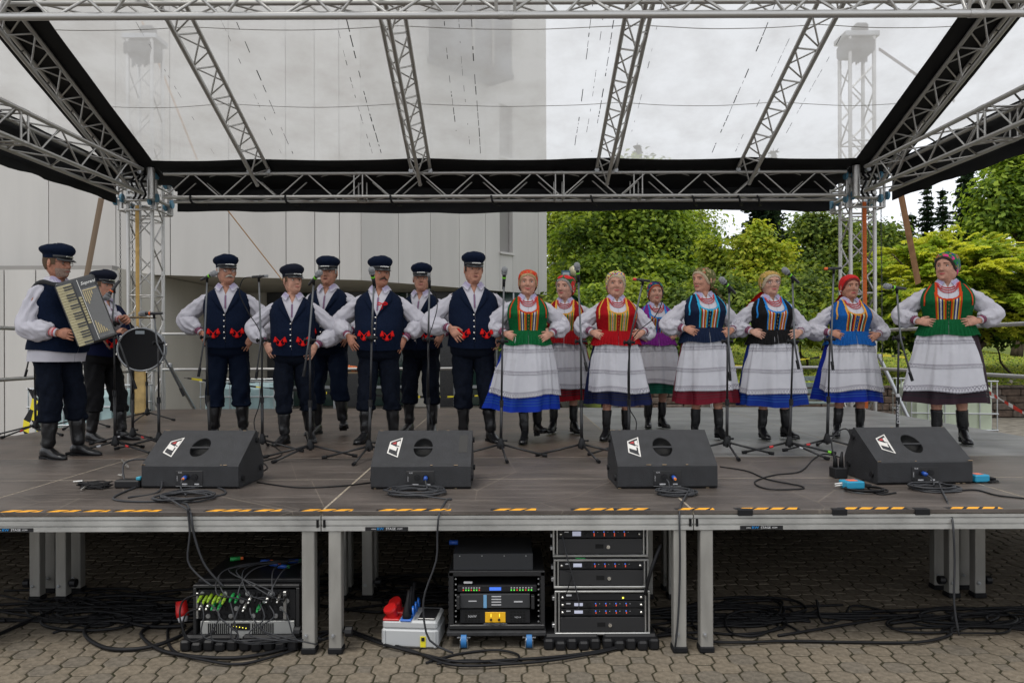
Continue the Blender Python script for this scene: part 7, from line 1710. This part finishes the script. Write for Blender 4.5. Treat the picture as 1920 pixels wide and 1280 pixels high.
# B: amplifier rack on castors
rk = thing('amplifier_rack', (gx_(930), GY, .0), 'black amplifier rack on blue-wheeled castors with a yellow panel', 'rack')
rb(836,1181,1022,1190,-.02,.52,mat('dolly_board', (.03,.03,.031), .7, var=.3, bump=.4),'dolly_board',rk,.006)
for (px, d) in ((868,.0),(990,.0),(868,.45),(990,.45)):
    x = gx_(px); y = GY+d; z0 = gz2(1190)-.002; q = MB(); q.box((x,y+.02,z0-.006), (.075,.07,.008), 0, None, .002); q.tube([(x,y+.02,z0-.008),(x,y+.02,z0-.02)], .022, 12); cf = q.build('castor_fork', MATS['steel'], rk)
    for s_ in (-1,1): q = MB(); q.bb((x+s_*.020-.002,y-.022,z0-.062),(x+s_*.020+.002,y+.035,z0-.016), 0, .001); q.build('fork_plate', MATS['steel'], cf)
    q = MB(); q.tube([(x-.015,y-.004,.040),(x+.015,y-.004,.040)], .040, 24); q.build('castor_wheel', mat('castor_blue', (.02,.14,.36), .5), rk, smooth=True, angle=.6); q = MB(); q.tube([(x-.017,y-.004,.040),(x+.017,y-.004,.040)], .018, 12); q.build('hub', MATS['steel'], rk)
for (a, b_, c, d) in ((840,1072,849,1178),(1012,1072,1020,1178)): sd_ = rb(a,b_,c,d,0,.50,m_steelD,'rack_side',rk); [rb(a-1.5,b_+4+13*i,a+1.5,b_+12+13*i,.01,.49,m_steelD,'corrugation',sd_,.002) for i in range(8)]
rb(840,1070,1020,1080,0,.5,m_steelD,'rack_top',rk); rb(840,1170,1020,1179,-.004,.5,m_steelD,'rack_bottom',rk,.005); rb(849,1080,1012,1170,.44,.48,m_recess,'rack_back',rk)
for x in (853,1008):
    for i in range(9): q = MB(); q.tube([(gx_(x),GY+.0,gz2(1084+10*i)),(gx_(x),GY-.004,gz2(1084+10*i))], .0045, 8); q.build('rack_screw', MATS['steel'], rk)
rb(868,1090,884,1093,.0,.01,m_lblw,'label_strip',rk,0)
u2 = rb(856,1097,1005,1109,.0,.3,m_panel,'processor_unit',rk)
for i in range(15):
    px = 866+5*i if i < 7 else 956+5.4*(i-7); rb(px,1100,px+2.6,1102,-.002,.002,m_lblw,'button',u2,0); rb(px,1104,px+2.2,1106.5,-.002,.002,m_ledg if i % 3 else m_ledr,'indicator',u2,0)
rb(916,1100,938,1106,-.002,.002,m_ledb,'display',u2,0)
u3 = rb(861,1112,992,1138,-.012,.35,mat('dark_grey_panel', (.035,.036,.038), .6),'amplifier_unit',rk); rb(905,1113,911,1137,-.014,-.01,mat('pale_blue_strip', (.14,.32,.52), .5),'blue_strip',u3,0)
for i in range(4): rb(920,1115+5.2*i,938,1117+5.2*i,-.014,-.01,m_lblw,'meter',u3,0)
rb(877,1123.5,892,1125.5,-.014,-.01,m_lblw,'name_plate',u3,0); rb(962,1124.5,978,1127,-.014,-.01,m_lblw,'name_plate',u3,0)
for x in (855,994): rb(x,1113,x+6,1137,-.040,-.03,m_steelD,'rack_handle',u3,.002); rb(x,1113,x+6,1116,-.032,.0,m_steelD,'handle_end',u3,.001); rb(x,1134,x+6,1137,-.032,.0,m_steelD,'handle_end',u3,.001)
u4 = rb(861,1141,992,1167,-.004,.35,m_panel,'amplifier_unit',rk); m_y = mat('yellow_panel', (.78,.42,.01), .45); yp = rb(908,1146,946,1165,-.008,-.003,m_y,'yellow_panel',u4,.001)
for x in (919,934): q = MB(); q.tube([(gx_(x),GY-.008,gz2(1159.5)),(gx_(x),GY-.02,gz2(1159.5))], .006, 12); q.build('knob', m_knb, yp); 
for x in (918.5,934.5):
    for i in range(3): rb(x,1149+2.2*i,x+1,1150.4+2.2*i,-.010,-.008,mat('led_yellow'),'meter_light',yp,0)
Mx = lambda px, py: Matrix.Translation((gx_(px), GY-.0055, gz2(py))) @ Matrix.Rotation(PI/2,4,'X')
text('NAW', .020, m_lblw, u4, Mx(884,1154), squash=.95); text('ND14', .013, m_lblw, u4, Mx(969,1156)); text('HEAVY DUTY DUAL CHANNEL POWER AMP', .0065, m_lblw, u4, Mx(927,1168) )
for sx in (870,955):
    for i in range(5):
        for j in range(4): rb(sx+6*i,1144+5.5*j,sx+4+6*i,1147.5+5.5*j,-.0055,-.003,m_recess,'vent_hole',u4,0)
dw = thing('loose_rack_unit', (gx_(920), GY+.05, .43), 'dark grey rack unit lying loose on top of the amplifier rack', 'rack unit'); rb(848,1040,998,1071,.03,.40,mat('dark_grey_panel'),'case',dw,.002)
for px in (860,902,944,985): q = MB(); q.tube([(gx_(px),GY+.03,gz2(1044)),(gx_(px),GY+.027,gz2(1044))], .0035, 8); q.build('screw', MATS['steel'], dw)
p = Vector((gx_(853), GY+.2, gz2(1040)+.02)); q = MB(); q.tube([p, p+Vector((-.05,0,0))], .014, 10); tag(q.build('speaker_plug', m_blue, smooth=True), 'blue speaker plug lying on the dark grey rack unit', 'plug')
# C: three flight racks
pallet('black plastic pallet under the left half of the flight racks', 1016, 1124, 1195, 1223, 5, 4.20); pallet('black plastic pallet under the right half of the flight racks', 1126, 1234, 1195, 1223, 5, 4.20)
for k, (y0, y1, lb, units) in enumerate(((1107,1190,'bottom flight rack of the stack with two rows of radio receivers',[(1113,1125,'blank'),(1127,1139,'rx'),(1141,1153,'rx'),(1157,1184,'drawer')]),(1048,1103,'middle flight rack of the stack with a green tape scrap on top',[(1053,1066,'rx'),(1069,1097,'drawer')]),(988,1044,'top flight rack of the stack partly hidden by the stage edge',[(993,1008,'rx'),(1010,1038,'drawer')]))):
    dx = -k*1.5; t = thing('flight_rack', (gx_(1126), GY, gz2(y1)), lb, 'flight rack', 'stacked wireless racks under the stage')
    rb(1041+dx,y0+3,1214+dx,y1-3,.02,.45,m_panel,'case',t,.002)
    for (a, b_, c, d) in ((1038,y0,1217,y0+4),(1038,y1-4.5,1217,y1)): rb(a+dx,b_,c+dx,d,-.006,.03,m_fl,'edge_profile',t,.003)
    for (a, c) in ((1038,1041.5),(1213.5,1217),(1045,1048),(1207,1210)): rb(a+dx,y0+4,c+dx,y1-4.5,-.004,.025,m_fl,'edge_profile',t,.002)
    for sx in (1038,1214): 
        for yy in (y0+14, y1-18): rb(sx-4+dx,yy,sx+2+dx,yy+7,.02,.06,MATS['steel'],'latch',t,.002)
    for (a, b_, kind) in units:
        un = rb(1049+dx,a,1206+dx,b_,-.001,.02,m_panel if kind != 'drawer' else mat('drawer_black', (.016,.016,.017), .5),{'rx':'receiver_unit','blank':'antenna_unit','drawer':'rack_drawer'}[kind],t,.001)
        if kind == 'drawer':
            mz = (a+b_)/2; dp_ = rb(1118+dx,mz-4,1133+dx,mz+4,-.003,.0,m_recess,'drawer_pull',un,0); q = MB(); q.tube([(gx_(1142+dx),GY-.001,gz2(mz+1)),(gx_(1142+dx),GY-.008,gz2(mz+1))], .010, 14); q.build('lock', m_silv, un, smooth=True, angle=.6)
        else:
            if kind == 'rx':
                rb(1075+dx,a+3,1091+dx,b_-3.5,-.003,-.0005,m_lcd,'display',un,0); q = MB(); q.tube([(gx_(1102+dx),GY,gz2((a+b_)/2)),(gx_(1102+dx),GY-.01,gz2((a+b_)/2))], .0085, 12); q.build('knob', m_knb, un)
                for j in range(4):
                    rb(1114+19*j+dx,a+3,1116+19*j+dx,a+5,-.003,0,m_ledb,'indicator',un,0); rb(1115+19*j+dx,a+6,1116.6+19*j+dx,b_-3,-.003,0,m_ledr,'indicator',un,0); rb(1122+19*j+dx,a+4,1123+19*j+dx,a+5,-.003,0,m_lblw,'mark',un,0); rb(1110+19*j+dx,a+2,1110.6+19*j+dx,b_-2,-.002,0,m_lblw if False else mat('dark_grey_panel'),'divider',un,0)
                rb(1060+dx,a+3,1068+dx,a+5,-.003,0,m_lblw,'mark',un,0)
            else: rb(1165+dx,(a+b_)/2,1168+dx,(a+b_)/2+3,-.003,0,mat('led_yellow'),'indicator',un,0); rb(1060+dx,a+1,1070+dx,a+4,-.003,0,m_lblw,'mark',un,0)
            for px in (1053,1200): q = MB(); q.tube([(gx_(px+dx),GY,gz2((a+b_)/2)),(gx_(px+dx),GY-.014,gz2((a+b_)/2))], .007, 10); q.build('antenna_plug', m_silv, un, smooth=True)
q = MB(); q.bb((gx_(1078),GY+.0,gz2(1047.5)),(gx_(1096),GY+.05,gz2(1046.2))); tag(q.build('tape_scrap', plugc[1]), 'scrap of green tape between the middle and top flight racks', 'tape')
cab('antenna_cable', 'thin black antenna cable hanging from the top flight rack', [Vector((gx_(1053),GY-.02,gz2(1003))), Vector((gx_(1062),GY-.04,gz2(1045))), Vector((gx_(1072),GY-.04,gz2(1080))), Vector((gx_(1082),GY-.04,gz2(1120))), Vector((gx_(1082),GY-.03,gz2(1140)))], .0035, MATS['cable_grey'])
cab('antenna_cable', 'short black antenna cable on the middle flight rack', [Vector((gx_(1058),GY-.02,gz2(1068))), Vector((gx_(1070),GY-.03,gz2(1072))), Vector((gx_(1064),GY-.03,gz2(1095))), Vector((gx_(1057),GY-.03,gz2(1115)))], .003)
cab('antenna_rod', 'black paddle antenna rod leaning against the right side of the flight racks', [Vector((gx_(1206),GY-.03,gz2(1112))), Vector((gx_(1216),GY-.05,gz2(1065))), Vector((gx_(1236),GY-.02,gz2(1020)))], .010)
# D: distribution box
db_ = thing('distribution_box', (gx_(765,4.2), 4.2, 0), 'grey power distribution box with red and blue sockets on top', 'distribution box'); m_gb = mat('grey_plastic', (.42,.43,.43), .5)
bw = .315; D = 4.17; rzm = Matrix.Rotation(R(-5),3,'Z'); c0 = Vector((gx_(766,4.2), 4.2, 0))
def dbx(c, d, m, nm, par, bev=.006, rot=None): q = MB(); q.box(c0 + rzm @ Vector(c), d, 0, rzm if rot is None else rzm @ rot, bev); return q.build(nm, m, par)
bdy = dbx((0,.12,.055),(bw,.24,.105),m_gb,'case',db_,.012); dbx((0,.12,.128),(bw-.012,.235,.045),m_gb,'cover',db_,.014)
dbx((.075,-.003,.042),(.030,.004,.058),mat('warning_yellow', (.70,.60,.02), .5),'warning_label',db_,0); dbx((.075,-.006,.056),(.018,.003,.020),m_tb,'warning_mark',db_,0)
for x in (-.14,.14): dbx((x,-.002,.055),(.012,.010,.09),m_gb,'corner_rib',db_,.003)
rt = Matrix.Rotation(R(-28),3,'X'); m_cr = mat('cee_red'); m_cb = mat('schuko_blue', (.01,.12,.50), .4)
for j in range(2):
    y = .05+.11*j; q = MB(); p = c0 + rzm @ Vector((-.105,y,.150)); q.box(p+Vector((0,0,.003)), (.09,.09,.01), 0, rzm, .003); q.tube([p, p+Vector((-.005,-.003,.034)), p+Vector((-.010,-.008,.052))], [.030,.032,.036], 16); so_ = q.build('red_socket', m_cr, db_, smooth=True, angle=.6)
    q = MB(); q.tube([p+Vector((-.012,-.010,.052)), p+Vector((-.016,-.014,.062))], [.039,.036], 18); q.build('lid', m_cr, so_, smooth=True, angle=.6)
for j in range(3):
    y = .03+.072*j; p = c0 + rzm @ Vector((-.022,y,.150)); q = MB(); q.box(p+Vector((0,0,.003)), (.062,.06,.01), 0, rzm, .003); bs = q.build('blue_socket', m_cb, db_)
    q = MB(); q.tube([p, p+Vector((0,0,.03)), p+Vector((0,.0,.06)), p+Vector((.004,.01,.10)), p+Vector((.01,.03,.15))], [.024,.024,.016,.010,.009], 12); q.build('black_plug', MATS['black_rubber'], bs, smooth=True)
    q = MB(); lp_ = p+Vector((.034,.002,.045)); q.tube([lp_, lp_+Vector((.008,.0,.001))], .028, 18); q.build('lid', m_cb, bs, smooth=True, angle=.6)
dbx((.088,.11,.154),(.095,.17,.012),mat('smoked_cover', (.015,.015,.017), .12),'breaker_window',db_,.004)
# cables on the paving: loops and runs
def ground_run(label, pts, r, seed, m=None, g=None):
    rs = random.Random(seed); P = []
    for p in pts: v_ = gpt(p[0], p[1]); P.append(Vector((v_.x+rs.uniform(-.01,.01), v_.y, r+.001+(p[2] if len(p) > 2 else rs.random()*.012))))
    return cab('cable', label, P, r, m, g)
ground_run('thick black cable curving to the front left of the paving', [(-20,1205),(60,1165),(150,1130),(230,1122),(330,1125)], .011, 1)
ground_run('thick black cable making a wide open loop left of the rack', [(345,1180),(285,1178),(215,1170),(165,1178),(162,1200),(205,1220),(280,1218),(345,1195),(375,1165)], .011, 2)
ground_run('pair of thick black cables sweeping under the left rack front', [(400,1150),(330,1160),(275,1180),(270,1200),(310,1225),(390,1238),(470,1235),(560,1212),(620,1190)], .010, 3)
ground_run('black cable sweeping lowest in front of the left rack', [(385,1150,.2),(330,1165,.02),(315,1190),(330,1225),(390,1245),(450,1248),(520,1232),(590,1208),(640,1195)], .008, 4)
ground_run('black cable running from the left rack to below the distribution box', [(560,1195),(640,1190),(720,1215),(800,1232),(860,1246),(950,1240),(1050,1234),(1140,1222),(1240,1195),(1330,1190)], .008, 5)
ground_run('second black cable running along the front to the flight racks', [(640,1180),(700,1200),(780,1226),(850,1252),(960,1250),(1060,1240),(1160,1218),(1262,1186)], .0075, 6)
ground_run('black cable looping in front of the amplifier castors', [(800,1245),(860,1228),(930,1222),(975,1232),(960,1246),(880,1240),(820,1250)], .0065, 7)
ground_run('long black cable lying along the front right of the paving', [(1240,1185),(1340,1208),(1480,1205),(1600,1207),(1720,1208),(1780,1195),(1800,1180),(1960,1182)], .008, 8)
ground_run('black cable kinked upwards in the middle of the right bay', [(1300,1165),(1420,1170),(1530,1150),(1528,1142,.05),(1545,1170),(1580,1160),(1600,1140),(1660,1150),(1740,1175),(1880,1170),(1960,1150)], .0075, 9)
rs = random.Random(12)
for k in range(34):
    if k < 12: cx_, cy_, wx, wy = rs.uniform(60,330), rs.uniform(1110,1178), rs.uniform(40,130), rs.uniform(10,32)
    elif k < 20: cx_, cy_, wx, wy = rs.uniform(640,830), rs.uniform(1095,1170), rs.uniform(50,110), rs.uniform(10,28)
    elif k < 28: cx_, cy_, wx, wy = rs.uniform(1270,1420), rs.uniform(1140,1175), rs.uniform(50,150), rs.uniform(10,30)
    else: cx_, cy_, wx, wy = rs.uniform(1720,1900), rs.uniform(1150,1185), rs.uniform(50,120), rs.uniform(8,18)
    a0 = rs.random()*6; tr_ = rs.uniform(.9,1.7); m_ = int(tr_*9); pts = [(cx_-wx*(1.6+1.6*rs.random()), min(1215, max(1085, cy_+rs.uniform(-22,22))))]
    for i in range(m_): a = a0+2*PI*i/9; pts.append((cx_+wx*math.cos(a)*(1-.25*i/m_)+i*2, max(1075, cy_+wy*math.sin(a)*(1-.2*i/m_))))
    pts.append((cx_+wx*(1.8+1.5*rs.random()), max(1085, cy_+rs.uniform(-25,25)))); ground_run('loose black cable in the tangle on the paving under the stage', pts, rs.choice((.006,.0075,.009)), k+50, None, sg)
for k in range(9):      # leads draped over and in front of the stage-box rack
    x0 = 385+18*k; P = [Vector((gx_(x0), GY-.07, gz2(1118+(k*5) % 14))), Vector((gx_(x0+rs.uniform(-10,20)), GY-.10, gz2(1138+rs.uniform(0,10)))), Vector((gx_(x0+rs.uniform(-30,40)), GY-.11, gz2(1165+rs.uniform(0,18)))), Vector((gx_(x0+rs.uniform(20,90)), GY-.10, gz2(1182+rs.uniform(0,12)))), Vector((gx_(580+rs.uniform(0,30)), GY-.02, gz2(1175+rs.uniform(0,25))))]
    cab('cable', 'thin patch lead hanging across the front of the left rack', P, .0038, MATS['cable_grey'], 'thin patch leads on the front of the left rack')
for k in range(8):
    P = [Vector((gx_(450+12*k), GY-.06, gz2(1112+(k*3) % 9))), Vector((gx_(470+rs.uniform(-60,60)), GY-.09, gz2(1100))), Vector((gx_(rs.uniform(400,540)), GY+.05, gz2(1080)+.03)), Vector((gx_(rs.uniform(480,560)), GY+.25, gz2(1092)+.06))]
    cab('cable', 'thin patch lead arching up over the lid of the left rack', P, .0038, MATS['cable_grey'], 'thin patch leads going over the left rack')
for k, (px, top_, a, b_) in enumerate(((360,1105,(345,1190),(200,1150)),(365,1130,(352,1170),(330,1200)))):
    cab('cable', ('black loop of cables on the left side of the rack','second loop of cables on the left side of the rack')[k], [Vector((gx_(px+30), GY-.05, gz2(top_))), Vector((gx_(px-8), GY-.06, gz2(top_+10))), Vector((gx_(px-12), GY-.08, gz2(top_+45))), Vector((gx_(px+10), GY-.09, gz2(1188))), Vector((gx_(px+50), GY-.08, gz2(1170)))], .005)
